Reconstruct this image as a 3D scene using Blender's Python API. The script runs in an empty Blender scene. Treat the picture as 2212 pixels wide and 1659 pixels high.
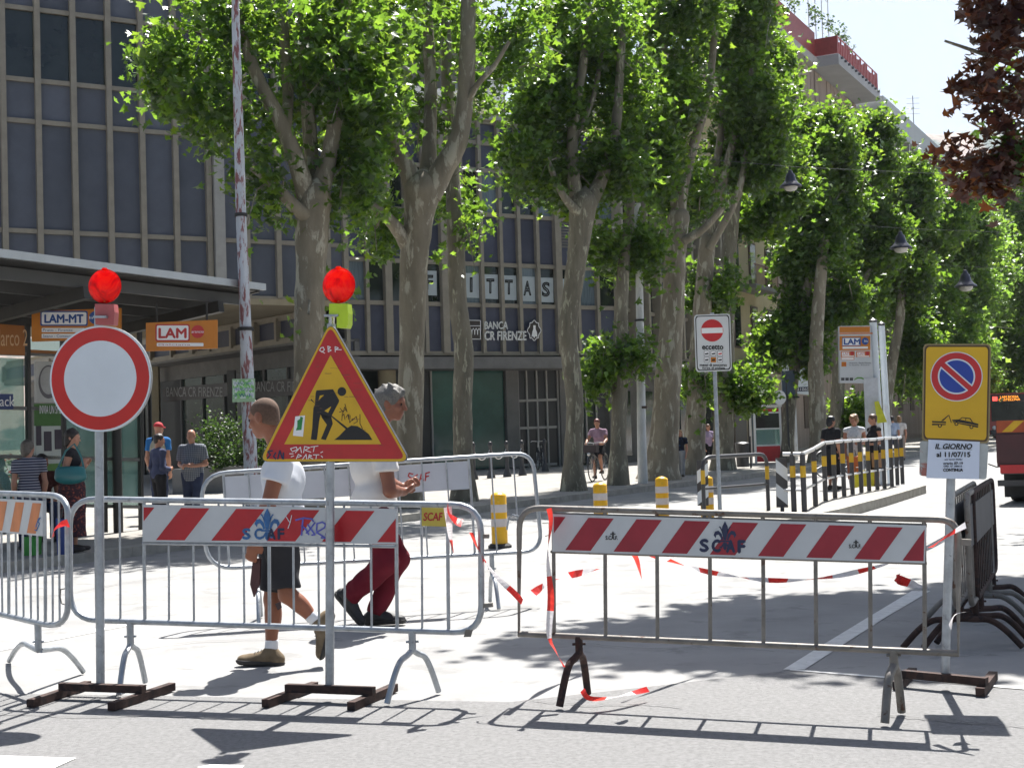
import bpy, math, random
import numpy as np
from mathutils import Vector, Matrix
R = math.radians
random.seed(7); rng = np.random.default_rng(7)
SC = bpy.context.scene
COL = SC.collection

# ------------------------------------------------------------------ camera
F, CX, CY, HC = 2900.0, 1106.0, 829.5, 1.45        # focal length and centre in units of a 2212 px wide picture
PITCH, ROLL = math.atan(105.5 / F), 0.031
_f = Vector((0, math.cos(PITCH), math.sin(PITCH)))
_u0 = Vector((0, -math.sin(PITCH), math.cos(PITCH)))
_r = Vector((1, 0, 0)) * math.cos(ROLL) - _u0 * math.sin(ROLL)
_u = _u0 * math.cos(ROLL) + Vector((1, 0, 0)) * math.sin(ROLL)
CAM = Vector((0, 0, HC))
cd = bpy.data.cameras.new('camera'); cam = bpy.data.objects.new('camera', cd); COL.objects.link(cam)
m = Matrix((_r, _u, -_f)).transposed().to_4x4(); m.translation = CAM
cam.matrix_world = m
cd.sensor_width = 36; cd.lens = F / 2212 * 36; cd.clip_end = 9000; cd.clip_start = 0.1
SC.camera = cam

# ------------------------------------------------------------------ light
SUN_EL, SUN_AZ = R(60), math.atan2(0.326, 0.945)    # azimuth from +Y towards +X
w = bpy.data.worlds.new('World'); SC.world = w; w.use_nodes = True
nt = w.node_tree; bg = nt.nodes['Background']
sky = nt.nodes.new('ShaderNodeTexSky'); sky.sky_type = 'NISHITA'; sky.sun_disc = False
sky.sun_elevation = SUN_EL; sky.sun_rotation = SUN_AZ; sky.air_density = 1.0; sky.dust_density = 2.0; sky.altitude = 60
nt.links.new(sky.outputs[0], bg.inputs[0]); bg.inputs[1].default_value = 0.05
sd = bpy.data.lights.new('sun', 'SUN'); sd.energy = 5.0; sd.angle = R(0.53); sd.color = (1.0, 0.97, 0.925)
so = bpy.data.objects.new('sun', sd); COL.objects.link(so)
sdir = Vector((math.sin(SUN_AZ) * math.cos(SUN_EL), math.cos(SUN_AZ) * math.cos(SUN_EL), math.sin(SUN_EL)))
so.rotation_euler = sdir.to_track_quat('Z', 'Y').to_euler()
SC.view_settings.view_transform = 'Standard'; SC.view_settings.look = 'None'
SC.view_settings.exposure = 1.38; SC.view_settings.gamma = 1.0; SC.view_settings.use_curve_mapping = False
SC.render.engine = 'CYCLES'
cy = SC.cycles
cy.max_bounces = 7; cy.diffuse_bounces = 3; cy.glossy_bounces = 3; cy.transmission_bounces = 5; cy.transparent_max_bounces = 12
cy.caustics_reflective = False; cy.caustics_refractive = False; cy.use_denoising = True

# ------------------------------------------------------------------ measuring helpers
def ray(x, y):
    return _f + _r * ((x - CX) / F) - _u * ((y - CY) / F)
def P(x, y, d):                       # point seen at picture position x, y whose distance along Y is d
    v = ray(x, y); return CAM + v * (d / v.y)
def G(x, y, z=0.0):                   # point at height z
    v = ray(x, y); return CAM + v * ((z - HC) / v.z)
def YH(x): return 935 - ROLL * (x - CX)
class Plane:                          # flat face with artwork; picture positions are cast on it
    def __init__(s, p0, ex, lean=0.0, ez=None):
        s.ex = Vector(ex).normalized()
        if ez is None:
            n0 = s.ex.cross(Vector((0, 0, 1)))
            ez = (Vector((0, 0, 1)) + n0 * lean).normalized()
        s.ez = Vector(ez).normalized()
        s.n = s.ex.cross(s.ez).normalized()
        s.p0 = Vector(p0)
        if (CAM - s.p0).dot(s.n) < 0: s.n = -s.n
    def hit(s, x, y, off=0.0):
        v = ray(x, y); q = s.p0 + s.n * off
        return CAM + v * ((q - CAM).dot(s.n) / v.dot(s.n))
    def uv(s, p): return ((p - s.p0).dot(s.ex), (p - s.p0).dot(s.ez))
    def at(s, a, b, off=0.0): return s.p0 + s.ex * a + s.ez * b + s.n * off

# ------------------------------------------------------------------ materials
MATS = {}
def _nodes(name):
    m = bpy.data.materials.new(name); m.use_nodes = True
    return m, m.node_tree, m.node_tree.nodes['Principled BSDF']
def _ramp(nt, fac, stops):
    r = nt.nodes.new('ShaderNodeValToRGB'); e = r.color_ramp.elements
    while len(e) < len(stops): e.new(0.5)
    for k, (p, c) in enumerate(stops):
        e[k].position = p; e[k].color = (c[0], c[1], c[2], 1)
    nt.links.new(fac, r.inputs[0]); return r.outputs[0]
def _noise(nt, scale, detail=4, rough=0.6, stretch=None, dist=0.0):
    tc = nt.nodes.new('ShaderNodeTexCoord'); n = nt.nodes.new('ShaderNodeTexNoise')
    n.inputs['Scale'].default_value = scale; n.inputs['Detail'].default_value = detail
    n.inputs['Roughness'].default_value = rough; n.inputs['Distortion'].default_value = dist
    oi = nt.nodes.new('ShaderNodeObjectInfo'); ad = nt.nodes.new('ShaderNodeVectorMath'); ad.operation = 'ADD'
    nt.links.new(tc.outputs['Object'], ad.inputs[0]); nt.links.new(oi.outputs['Location'], ad.inputs[1]); src = ad.outputs[0]
    if stretch:
        mp = nt.nodes.new('ShaderNodeMapping'); mp.inputs['Scale'].default_value = stretch
        nt.links.new(src, mp.inputs[0]); src = mp.outputs[0]
    nt.links.new(src, n.inputs['Vector']); return n.outputs[0]
def _bump(nt, b, h, strength=0.3, dist=0.01):
    n = nt.nodes.new('ShaderNodeBump'); n.inputs['Strength'].default_value = strength; n.inputs['Distance'].default_value = dist
    nt.links.new(h, n.inputs['Height']); nt.links.new(n.outputs[0], b.inputs['Normal'])
def mat(name, col, rough=0.6, metal=0.0, var=0.15, scale=6.0, bump=0.0, spec=0.5, stretch=None, col2=None, thr=None, bdist=0.01):
    """plain paint, cloth, stone: colour with a little uneven wear; col2/thr adds patches of a second colour"""
    if name in MATS: return MATS[name]
    m, nt, b = _nodes(name)
    n = _noise(nt, scale, stretch=stretch)
    lo = tuple(max(0, c * (1 - var)) for c in col); hi = tuple(min(1, c * (1 + var)) for c in col)
    c = _ramp(nt, n, [(0.3, lo), (0.7, hi)])
    if col2:
        n2 = _noise(nt, scale * 1.7, 6, 0.65, stretch=stretch, dist=0.3)
        f = _ramp(nt, n2, [(thr - 0.03, (0, 0, 0)), (thr + 0.03, (1, 1, 1))])
        mx = nt.nodes.new('ShaderNodeMix'); mx.data_type = 'RGBA'
        nt.links.new(f, mx.inputs[0]); nt.links.new(c, mx.inputs[6]); mx.inputs[7].default_value = (*col2, 1)
        c = mx.outputs[2]
    nt.links.new(c, b.inputs['Base Color'])
    b.inputs['Roughness'].default_value = rough; b.inputs['Metallic'].default_value = metal
    b.inputs['Specular IOR Level'].default_value = spec
    if bump: _bump(nt, b, _noise(nt, scale * 8, 5), bump, bdist)
    MATS[name] = m; return m
def leafmat(name, col, tcol, mixf=0.5, gloss=0.42):
    m, nt, b = _nodes(name)
    g = nt.nodes.new('ShaderNodeNewGeometry'); rnd = g.outputs['Random Per Island']
    k = lambda c, s: tuple(min(1, x * s) for x in c)
    c = _ramp(nt, rnd, [(0.0, k(col, 0.55)), (0.55, col), (1.0, (min(1, col[0] * 1.7), min(1, col[1] * 1.4), col[2]))])
    t = _ramp(nt, rnd, [(0.0, k(tcol, 0.6)), (0.6, tcol), (1.0, (min(1, tcol[0] * 1.45), min(1, tcol[1] * 1.15), tcol[2] * 1.2))])
    nt.links.new(c, b.inputs['Base Color']); b.inputs['Roughness'].default_value = gloss
    b.inputs['Specular IOR Level'].default_value = 0.5
    tr = nt.nodes.new('ShaderNodeBsdfTranslucent'); nt.links.new(t, tr.inputs[0])
    mx = nt.nodes.new('ShaderNodeMixShader'); mx.inputs[0].default_value = mixf
    nt.links.new(b.outputs[0], mx.inputs[1]); nt.links.new(tr.outputs[0], mx.inputs[2])
    nt.links.new(mx.outputs[0], nt.nodes['Material Output'].inputs[0]); MATS[name] = m; return m
def translucent(name, col, tcol, f=0.6, rough=0.15):
    m, nt, b = _nodes(name)
    n = _noise(nt, 40, 2); c = _ramp(nt, n, [(0.3, tuple(x * .8 for x in tcol)), (0.7, tcol)])
    b.inputs['Base Color'].default_value = (*col, 1); b.inputs['Roughness'].default_value = rough
    tr = nt.nodes.new('ShaderNodeBsdfTranslucent'); nt.links.new(c, tr.inputs[0])
    mx = nt.nodes.new('ShaderNodeMixShader'); mx.inputs[0].default_value = f
    nt.links.new(b.outputs[0], mx.inputs[1]); nt.links.new(tr.outputs[0], mx.inputs[2])
    nt.links.new(mx.outputs[0], nt.nodes['Material Output'].inputs[0]); MATS[name] = m; return m
def glass(name, col, f=0.75):
    """thin pane: mostly clear, partly mirror"""
    m, nt, b = _nodes(name)
    b.inputs['Base Color'].default_value = (*col, 1); b.inputs['Roughness'].default_value = 0.04
    n = _noise(nt, 1.5, 2); c = _ramp(nt, n, [(0.3, tuple(x * .9 for x in col)), (0.7, col)]); nt.links.new(c, b.inputs['Base Color'])
    tr = nt.nodes.new('ShaderNodeBsdfTransparent'); tr.inputs[0].default_value = (0.8, 0.9, 0.87, 1)
    mx = nt.nodes.new('ShaderNodeMixShader'); mx.inputs[0].default_value = f
    nt.links.new(b.outputs[0], mx.inputs[1]); nt.links.new(tr.outputs[0], mx.inputs[2])
    nt.links.new(mx.outputs[0], nt.nodes['Material Output'].inputs[0]); MATS[name] = m; return m

# ------------------------------------------------------------------ mesh builder
class MB:
    def __init__(s): s.v = []; s.f = []; s.fm = []; s.sm = []
    def add(s, vs, fs, mi=0, smooth=False):
        o = len(s.v); s.v += [tuple(p) for p in vs]
        for f in fs: s.f.append([o + i for i in f]); s.fm.append(mi); s.sm.append(smooth)
        return s
    def box(s, c, ex, ey, ez, mi=0):      # centre and three half vectors
        c, ex, ey, ez = Vector(c), Vector(ex), Vector(ey), Vector(ez)
        if ex.cross(ey).dot(ez) < 0: ex = -ex
        vs = [c + ex * a + ey * b + ez * d for d in (-1, 1) for b in (-1, 1) for a in (-1, 1)]
        return s.add(vs, [(0, 2, 3, 1), (4, 5, 7, 6), (0, 1, 5, 4), (2, 6, 7, 3), (0, 4, 6, 2), (1, 3, 7, 5)], mi)
    def bar(s, a, b, w, h, up=(0, 0, 1), mi=0):      # rectangular bar from a to b
        a, b = Vector(a), Vector(b); d = b - a; L = d.length; d.normalize()
        up = Vector(up); x = d.cross(up)
        if x.length < 1e-4: x = d.cross(Vector((1, 0, 0)))
        x.normalize(); z = x.cross(d)
        return s.box((a + b) / 2, d * L / 2, x * w / 2, z * h / 2, mi)
    def tube(s, pts, rad, n=8, mi=0, closed=False, cap=True):
        pts = [Vector(p) for p in pts]; k = len(pts)
        rad = [rad] * k if not hasattr(rad, '__len__') else rad
        t0 = (pts[1] - pts[0]).normalized()
        ref = Vector((0, 0, 1)) if abs(t0.z) < 0.9 else Vector((1, 0, 0))
        x = t0.cross(ref).normalized(); vs = []; fs = []
        for i in range(k):
            if closed: t = pts[(i + 1) % k] - pts[i - 1]
            else: t = pts[min(i + 1, k - 1)] - pts[max(i - 1, 0)]
            t.normalize(); x = (x - t * x.dot(t)).normalized(); y = t.cross(x)
            for j in range(n):
                a = 2 * math.pi * j / n
                vs.append(pts[i] + (x * math.cos(a) + y * math.sin(a)) * rad[i])
        for i in range(k if closed else k - 1):
            for j in range(n):
                a, b = i * n, ((i + 1) % k) * n
                fs.append((a + j, a + (j + 1) % n, b + (j + 1) % n, b + j))
        s.add(vs, fs, mi, True)
        if cap and not closed:
            s.add(vs[:n], [tuple(range(n))[::-1]], mi); s.add(vs[-n:], [tuple(range(n))], mi)
        return s
    def lathe(s, c, prof, n=20, mi=0, ax=None, smooth=True):     # profile of (radius, height) round an axis
        c = Vector(c); ez = Vector((0, 0, 1) if ax is None else ax).normalized()
        ex = ez.cross(Vector((0, 1, 0.01))).normalized(); ey = ez.cross(ex); vs = []; fs = []
        for r, h in prof:
            for j in range(n):
                a = 2 * math.pi * j / n; vs.append(c + ez * h + (ex * math.cos(a) + ey * math.sin(a)) * r)
        for i in range(len(prof) - 1):
            for j in range(n):
                fs.append((i * n + j, i * n + (j + 1) % n, (i + 1) * n + (j + 1) % n, (i + 1) * n + j))
        s.add(vs, fs, mi, smooth)
        if prof[0][0] > 1e-4: s.add(vs[:n], [tuple(range(n))[::-1]], mi)
        if prof[-1][0] > 1e-4: s.add(vs[-n:], [tuple(range(n))], mi)
        return s
    def face(s, pts, mi=0, smooth=False): return s.add(pts, [tuple(range(len(pts)))], mi, smooth)
    def slab(s, pts, off, mi=0):              # polygon given thickness by vector off
        n = len(pts); pts = [Vector(p) for p in pts]; off = Vector(off)
        a = sum(((pts[i] - pts[0]).cross(pts[(i + 1) % n] - pts[0]) for i in range(n)), Vector())
        if a.dot(off) < 0: pts = pts[::-1]
        vs = pts + [p + off for p in pts]
        fs = [tuple(range(n))[::-1], tuple(range(n, 2 * n))] + [(i, (i + 1) % n, n + (i + 1) % n, n + i) for i in range(n)]
        return s.add(vs, fs, mi)
    def ring(s, outer, inner, mi=0):          # flat band between two outlines of equal count
        n = len(outer); return s.add(list(outer) + list(inner), [(i, (i + 1) % n, n + (i + 1) % n, n + i) for i in range(n)], mi)
    def mesh(s, name, mats, org=(0, 0, 0), angle=40):
        me = bpy.data.meshes.new(name); o = Vector(org)
        me.from_pydata([tuple(Vector(p) - o) for p in s.v], [], s.f)
        for mt in (mats if isinstance(mats, (list, tuple)) else [mats]): me.materials.append(mt)
        if any(s.fm): me.polygons.foreach_set('material_index', s.fm)
        if any(s.sm):
            me.polygons.foreach_set('use_smooth', s.sm)
            me.set_sharp_from_angle(angle=R(angle))
        me.update(); return me

def link(name, me, parent=None, loc=(0, 0, 0)):
    o = bpy.data.objects.new(name, me); COL.objects.link(o); o.location = loc
    if parent: o.parent = parent
    return o
def tag(o, label=None, cat=None, group=None, kind=None):
    if label: o['label'] = label
    if cat: o['category'] = cat
    if group: o['group'] = group
    if kind: o['kind'] = kind
    return o
class Thing:
    """an Empty at the base of a thing; parts are given in world coordinates"""
    def __init__(s, name, label, cat, loc, group=None, rz=0.0):
        s.loc = Vector(loc); s.root = link(name, None, None, s.loc); s.root.rotation_euler.z = rz; tag(s.root, label, cat, group)
        s.root.empty_display_size = 0.3
    def part(s, name, mb, mats=None, sub=None, label=None, kind=None, angle=40):
        o = link(name, mb.mesh(name, mats, s.loc, angle) if isinstance(mb, MB) else mb, sub or s.root)
        if label: o['label'] = label
        if kind: o['kind'] = kind
        return o
    def shared(s, name, me, loc, sub=None, rz=0.0):
        o = link(name, me, sub or s.root, Vector(loc) - s.loc); o.rotation_euler.z = rz; return o
def copy_tree(o, parent=None):
    c = o.copy(); COL.objects.link(c); c.parent = parent
    for ch in list(o.children): copy_tree(ch, c)
    return c
def solo(name, mb, mats, label, cat, loc=(0, 0, 0), group=None, kind=None):
    o = link(name, mb.mesh(name, mats, loc), None, loc); return tag(o, label, cat, group, kind)
def structure(name, mb, mats):
    return tag(link(name, mb.mesh(name, mats)), kind='structure')

# ------------------------------------------------------------------ flat print
_dg = None
def text_mesh(s, shear=0.0, outline=0.0, bold=0.0, spacing=1.0):
    cu = bpy.data.curves.new('t', 'FONT'); cu.body = s; cu.shear = shear; cu.align_x = 'CENTER'; cu.align_y = 'CENTER'
    cu.space_character = spacing; cu.resolution_u = 3
    if outline: cu.fill_mode = 'NONE'; cu.bevel_depth = outline; cu.bevel_resolution = 0
    ob = bpy.data.objects.new('t', cu); COL.objects.link(ob)
    dg = bpy.context.evaluated_depsgraph_get(); me = bpy.data.meshes.new_from_object(ob.evaluated_get(dg))
    bpy.data.objects.remove(ob); bpy.data.curves.remove(cu); return me
def lettering(T, s, pl, x0, y0, x1, y1, mt, off=0.002, sub=None, name='lettering', **kw):
    """words that fill the picture box x0..x1, y0..y1 on plane pl"""
    me = text_mesh(s, **kw); n = len(me.vertices)
    co = np.empty(n * 3); me.vertices.foreach_get('co', co); co = co.reshape(-1, 3)
    mn, mx = co.min(0), co.max(0); c = (co[:, :2] - mn[:2]) / np.maximum(mx[:2] - mn[:2], 1e-6)
    a = [pl.uv(pl.hit(*q)) for q in ((x0, y0), (x1, y0), (x1, y1), (x0, y1))]
    out = np.empty((n, 3)); A = np.array(a); s_, t_ = c[:, :1], 1 - c[:, 1:2]
    uv = A[0] * (1 - s_) * (1 - t_) + A[1] * s_ * (1 - t_) + A[2] * s_ * t_ + A[3] * (1 - s_) * t_
    for i in range(n): out[i] = pl.at(uv[i][0], uv[i][1], off) - T.loc
    bw = kw.get('bold', 0) * 1.1
    if bw:                                # heavier strokes: the same outlines again, a hair to each side and a hair prouder
        hgt = abs(A[0][1] - A[3][1]); F0 = [tuple(p.vertices) for p in me.polygons]; V_ = out.copy(); F_ = list(F0); me = bpy.data.meshes.new(name)
        for q_, (dx, dz) in enumerate(((1, 0), (-1, 0), (0, 1), (0, -1))):
            sh = np.array(pl.ex * dx * bw * hgt + pl.ez * dz * bw * hgt + pl.n * .0003 * (q_ + 1)); F_ += [tuple(i + len(V_) for i in f) for f in F0]; V_ = np.concatenate([V_, out + sh])
        me.from_pydata(V_.tolist(), [], F_)
    else: me.vertices.foreach_set('co', out.ravel())
    me.materials.clear(); me.materials.append(mt); me.update()
    me.name = name
    return T.part(name, me, None, sub)
def pxpoly(pl, pts, off): return [pl.hit(x, y, off) for x, y in pts]
def art(mb, pl, pts, off=0.0015, mi=0): return mb.face(pxpoly(pl, pts, off), mi)
def pcirc(pl, c, rx, rz, off, n=40, a0=0.0, a1=360.0):      # circle in metres round plane point c (u, v)
    full = abs(a1 - a0) >= 360
    return [pl.at(c[0] + rx * math.cos(R(a0 + (a1 - a0) * i / (n if full else n - 1))), c[1] + rz * math.sin(R(a0 + (a1 - a0) * i / (n if full else n - 1))), off) for i in range(n)]
def strokes(mb, pl, lines, wpx, off=0.0015, mi=0):           # hand-drawn lines as thin ribbons
    for ln in lines:
        for i in range(len(ln) - 1):
            (x0, y0), (x1, y1) = ln[i], ln[i + 1]; L = math.hypot(x1 - x0, y1 - y0) or 1
            nx, ny = -(y1 - y0) / L * wpx / 2, (x1 - x0) / L * wpx / 2
            ex, ey = (x1 - x0) / L * wpx * .3, (y1 - y0) / L * wpx * .3
            art(mb, pl, [(x0 - ex + nx, y0 - ey + ny), (x1 + ex + nx, y1 + ey + ny), (x1 + ex - nx, y1 + ey - ny), (x0 - ex - nx, y0 - ey - ny)], off + 1e-5 * (i % 7), mi)
def rrect(pl, x0, y0, x1, y1, r, off=0.0, n=5, q=None):      # rounded rectangle traced on a plane (picture units)
    pts = []
    for cx, cy, a in ((x1 - r, y0 + r, -90), (x1 - r, y1 - r, 0), (x0 + r, y1 - r, 90), (x0 + r, y0 + r, 180)):
        for i in range(n):
            t = R(a + 90 * i / (n - 1)); pts.append((cx + r * math.cos(t), cy + r * math.sin(t)))
    if q:                                                    # q: four picture corners tl tr br bl the rectangle is bent to
        o = []
        for x, y in pts:
            s, t = (x - x0) / (x1 - x0), (y - y0) / (y1 - y0)
            o.append(tuple(q[0][k] * (1 - s) * (1 - t) + q[1][k] * s * (1 - t) + q[2][k] * s * t + q[3][k] * (1 - s) * t for k in (0, 1)))
        pts = o
    return pxpoly(pl, pts, off)
# ================================================================== SETTING
M_asph = mat('old_asphalt', (0.27, 0.267, 0.26), 0.9, 0, 0.12, 1.3, 0.5, 0.3, col2=(0.22, 0.218, 0.212), thr=0.6, bdist=0.006)
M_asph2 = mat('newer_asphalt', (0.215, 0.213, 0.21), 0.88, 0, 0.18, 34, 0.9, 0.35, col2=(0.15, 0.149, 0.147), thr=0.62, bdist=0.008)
M_pave = mat('pavement_concrete', (0.27, 0.255, 0.23), 0.9, 0, 0.15, 2, 0.2)
M_kerb = mat('kerb_stone', (0.30, 0.285, 0.25), 0.85, 0, 0.2, 5, 0.3)
M_line = mat('road_paint', (0.62, 0.62, 0.60), 0.8, 0, 0.12, 12, 0.3, col2=(0.33, 0.33, 0.32), thr=0.66)
M_dirt = mat('dry_soil', (0.2, 0.17, 0.12), 0.95, 0, 0.3, 0.4)
g = MB().face([(-1000, -60, -.02), (3000, -60, -.02), (3000, 3000, -.02), (-1000, 3000, -.02)])
structure('ground', g, M_dirt)
road = MB().face([(-60, -30, 0), (140, -30, 0), (220, 420, 0), (60, 420, 0), (-60, 60, 0)])
structure('road', road, M_asph)
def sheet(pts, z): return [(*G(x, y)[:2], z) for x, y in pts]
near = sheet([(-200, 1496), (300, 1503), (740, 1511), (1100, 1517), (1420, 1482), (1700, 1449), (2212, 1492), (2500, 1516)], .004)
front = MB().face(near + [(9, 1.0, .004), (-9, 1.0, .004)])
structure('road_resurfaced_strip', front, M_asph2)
mk = MB()
mk.face(sheet([(1692, 1447), (1738, 1447), (1825, 1391), (1912, 1335), (2010, 1277), (1970, 1277), (1874, 1335), (1782, 1391)], .005))
mk.face(sheet([(-80, 1632), (165, 1640), (112, 1664), (-80, 1668)], .008))
mk.face(sheet([(425, 1660), (455, 1654), (528, 1656), (515, 1672)], .008))
mk.face(sheet([(-60, 1418), (-60, 1408), (330, 1336), (332, 1341)], .004))
mk.face(sheet([(1706, 1447.5), (2212, 1488), (2212, 1491), (1706, 1450)], .009))
structure('road_markings', mk, M_line)
ck = MB(); M_tar = mat('tar_seam', (.10, .10, .10), .8, 0, .2, 9)
for ln, w_ in (([(1150, 1516), (1260, 1528), (1390, 1524), (1480, 1533)], .008), ([(1900, 1548), (2030, 1560), (2120, 1567), (2260, 1578)], .010), ([(-20, 1545), (180, 1552), (330, 1549), (520, 1557), (700, 1552)], .008), ([(300, 1402), (420, 1388), (600, 1380), (760, 1384)], .009), ([(1250, 1392), (1400, 1405), (1560, 1401), (1690, 1412)], .008), ([(60, 1300), (260, 1262), (430, 1236), (620, 1212)], .012)):
    q_ = [G(x, y + random.uniform(-1, 1), 0) for x, y in ln]; fine = []
    for a, b in zip(q_[:-1], q_[1:]): fine += [a + (b - a) * (k / 8) + Vector((random.uniform(-.012, .012), random.uniform(-.02, .02), 0)) for k in range(8)]
    for a, b in zip(fine[:-1], fine[1:]): n_ = Vector((-(b - a).y, (b - a).x, 0)).normalized() * w_ / 2; ck.face([(*(a + n_)[:2], .012), (*(b + n_)[:2], .012), (*(b - n_)[:2], .012), (*(a - n_)[:2], .012)])
structure('road_cracks', ck, M_tar)

# pavement on the left with its row of kerb stones
K0, KD = Vector((-6.0, 15.75, 0)), Vector((.506, .862, 0)); KN = Vector((-.862, .506, 0))
def kp(s, n=0.0, z=0.0): return K0 + KD * s + KN * n + Vector((0, 0, z))
pv = MB().slab([kp(-30, .3, .118), kp(330, .3, .118), kp(330, 70, .118), kp(-30, 70, .118)], (0, 0, -.13))
structure('pavement', pv, M_pave)
kroot = tag(link('kerb', None), kind='structure')
for i in range(84):
    s = -12 + i * 1.0; mb = MB(); e = .004
    a = random.uniform(-.004, .004)
    mb.box(kp(s + .5, .146 + a, .06), KD * (.5 - e), KN * .15, (0, 0, .062 + a))
    link('kerb_stone', mb.mesh('kerb_stone', M_kerb), kroot)

# traffic island
IS = [G(1462, 1150, .15), G(1540, 1146, .15), G(1690, 1122, .15), G(1795, 1101, .15), G(1900, 1074, .15), G(1988, 1049, .15)]
IL = [p + Vector((-1.05, .5, 0)) for p in IS[2:]]
isl = MB().slab([Vector((p.x, p.y, .145)) for p in IS + IL[::-1]], (0, 0, -.16))
isr = structure('traffic_island', isl, M_pave)
def kerb_run(pts, parent, step=.95):
    for a, b in zip(pts[:-1], pts[1:]):
        d = (b - a); L = d.length; n = max(1, round(L / step)); d.normalize(); nn = Vector((d.y, -d.x, 0))
        for k in range(n):
            c = a + d * (L * (k + .5) / n); mb = MB()
            mb.box(Vector((c.x, c.y, .075)) + nn * .001, d * (L / n / 2 - .004), nn * .11, (0, 0, .08 + random.uniform(0, .004)))
            link('kerb_stone', mb.mesh('kerb_stone', M_kerb), parent)
kerb_run(IS, isr)

# hill far behind the town
M_hill = mat('hill_slope', (0.30, 0.23, 0.19), 0.95, 0, 0.15, 0.006, 0, 0.1, col2=(0.06, 0.09, 0.07), thr=0.5)
hb = MB(); nx, ny = 70, 24; vs = []
for j in range(ny):
    for i in range(nx):
        x = -900 + i * 55; y = 1150 + j * 75
        u = (x - 480) / 700
        top = 500 - 40 * u + 30 * math.sin(x * .0061) + 9 * math.sin(x * .023 + y * .01)
        prof = min(1, (j / 13) ** 1.15) if j < 13 else 1 - .02 * (j - 13)
        vs.append((x, y, top * prof * (1 if u < 1.6 else max(.4, 1 - (u - 1.6) * .4)) - 2))
fs = [(j * nx + i, j * nx + i + 1, (j + 1) * nx + i + 1, (j + 1) * nx + i) for j in range(ny - 1) for i in range(nx - 1)]
hb.add(vs, fs, 0, True); structure('hill', hb, M_hill)

# ================================================================== BUILDINGS
M_mull = mat('bronze_mullion', (0.26, 0.232, 0.185), 0.55, 0, 0.12, 3)
M_mull2 = mat('pale_mullion', (0.34, 0.33, 0.31), 0.5, 0, 0.1, 3)
M_panel = mat('slate_blue_panel', (0.10, 0.11, 0.14), 0.5, 0, 0.1, 2, 0, 0.35)
M_panel2 = mat('navy_panel', (0.066, 0.072, 0.108), 0.5, 0, 0.12, 2, 0, 0.35)
PANELS = [M_panel] + [mat('slate_blue_panel_' + nm, tuple(c * k for c in (0.10, 0.11, 0.14)), .5, 0, .12, 1.3, 0, .35) for i, (nm, k) in enumerate((('light', 1.14), ('deep', .88)))]
PANELS2 = [M_panel2] + [mat('navy_panel_' + nm, tuple(c * k for c in (0.066, 0.072, 0.108)), .45, 0, .14, 1.5, 0, .35) for nm, k in (('light', 1.16), ('deep', .85))]
M_win = mat('dark_window_glass', (0.018, 0.024, 0.022), 0.06, 0, 0.4, 1.2, 0, 0.6)
M_curt = mat('window_with_curtain', (0.14, 0.18, 0.21), 0.12, 0, 0.25, 5, 0, 0.6, stretch=(6, 6, .4))
M_soff = mat('soffit_plaster', (0.33, 0.28, 0.19), 0.9, 0, 0.1, 2)
M_conc = mat('grey_concrete', (0.17, 0.165, 0.16), 0.85, 0, 0.15, 2, 0.2)
M_dark = mat('dark_shop_interior', (0.020, 0.021, 0.022), 0.4, 0, 0.3, 1)
M_green = mat('green_tinted_glass', (0.035, 0.105, 0.088), 0.08, 0, 0.25, 1.0, 0, 0.5)
M_green2 = mat('dim_shop_glass', (0.03, 0.042, 0.038), 0.07, 0, 0.4, 1.0, 0, 0.5)
M_white = mat('white_paint', (0.72, 0.72, 0.70), 0.5, 0, 0.06, 5)
M_paper = mat('white_paper', (0.78, 0.78, 0.78), 0.7, 0, 0.04, 5)
M_black = mat('black_print', (0.007, 0.007, 0.008), 0.5, 0, 0.1, 5)
M_red = mat('red_sign_face', (0.50, 0.018, 0.022), 0.35, 0, 0.08, 7)
M_chrome = mat('chrome_letters', (0.55, 0.52, 0.50), 0.25, 0.9, 0.1, 5)
M_brown = mat('dark_brown_band', (0.040, 0.030, 0.026), 0.5, 0, 0.2, 3)

A0 = P(0, 600, 40.0); DA = Vector((.866, .5, 0)).normalized()
PA = Plane((A0.x, A0.y, 0), DA)
NB = -PA.n                                             # pointing into the building
def tz(pl, x, y): return pl.uv(pl.hit(x, y))
def curtain_wall(T, pl, cols, rows, kinds, mats, mw=.15, tw=.13, heavy=(), depth=.16, heavy_w=.3, skip=None, mmat=None):
    """grid of mullions and transoms with a pane or panel in every bay"""
    mm = mmat or M_mull; n = pl.n
    for i, t in enumerate(cols):
        hv = i in heavy; wd = heavy_w if hv else mw
        mb = MB().box(pl.at(t, (rows[0] + rows[-1]) / 2, (depth if hv else depth * .75) / 2), pl.ex * wd / 2, n * ((depth if hv else depth * .75) / 2 + .05), pl.ez * ((rows[-1] - rows[0]) / 2))
        T.part('mullion', mb, mm)
    for z in rows:
        mb = MB().box(pl.at((cols[0] + cols[-1]) / 2, z, .03), pl.ex * ((cols[-1] - cols[0]) / 2), n * .045, pl.ez * tw / 2)
        T.part('transom', mb, mm)
    for j, k in enumerate(kinds):
        for i in range(len(cols) - 1):
            if skip and skip(i, j): continue
            kk = k(i) if callable(k) else k
            mb = MB().box(pl.at((cols[i] + cols[i + 1]) / 2, (rows[j] + rows[j + 1]) / 2, -.06 + random.uniform(-.004, .004)), pl.ex * ((cols[i + 1] - cols[i]) / 2 - .01), n * .03, pl.ez * ((rows[j + 1] - rows[j]) / 2 - .01))
            T.part('window' if kk in (1, 2) else 'panel', mb, random.choice(mats[kk]) if isinstance(mats[kk], list) else mats[kk])

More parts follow.
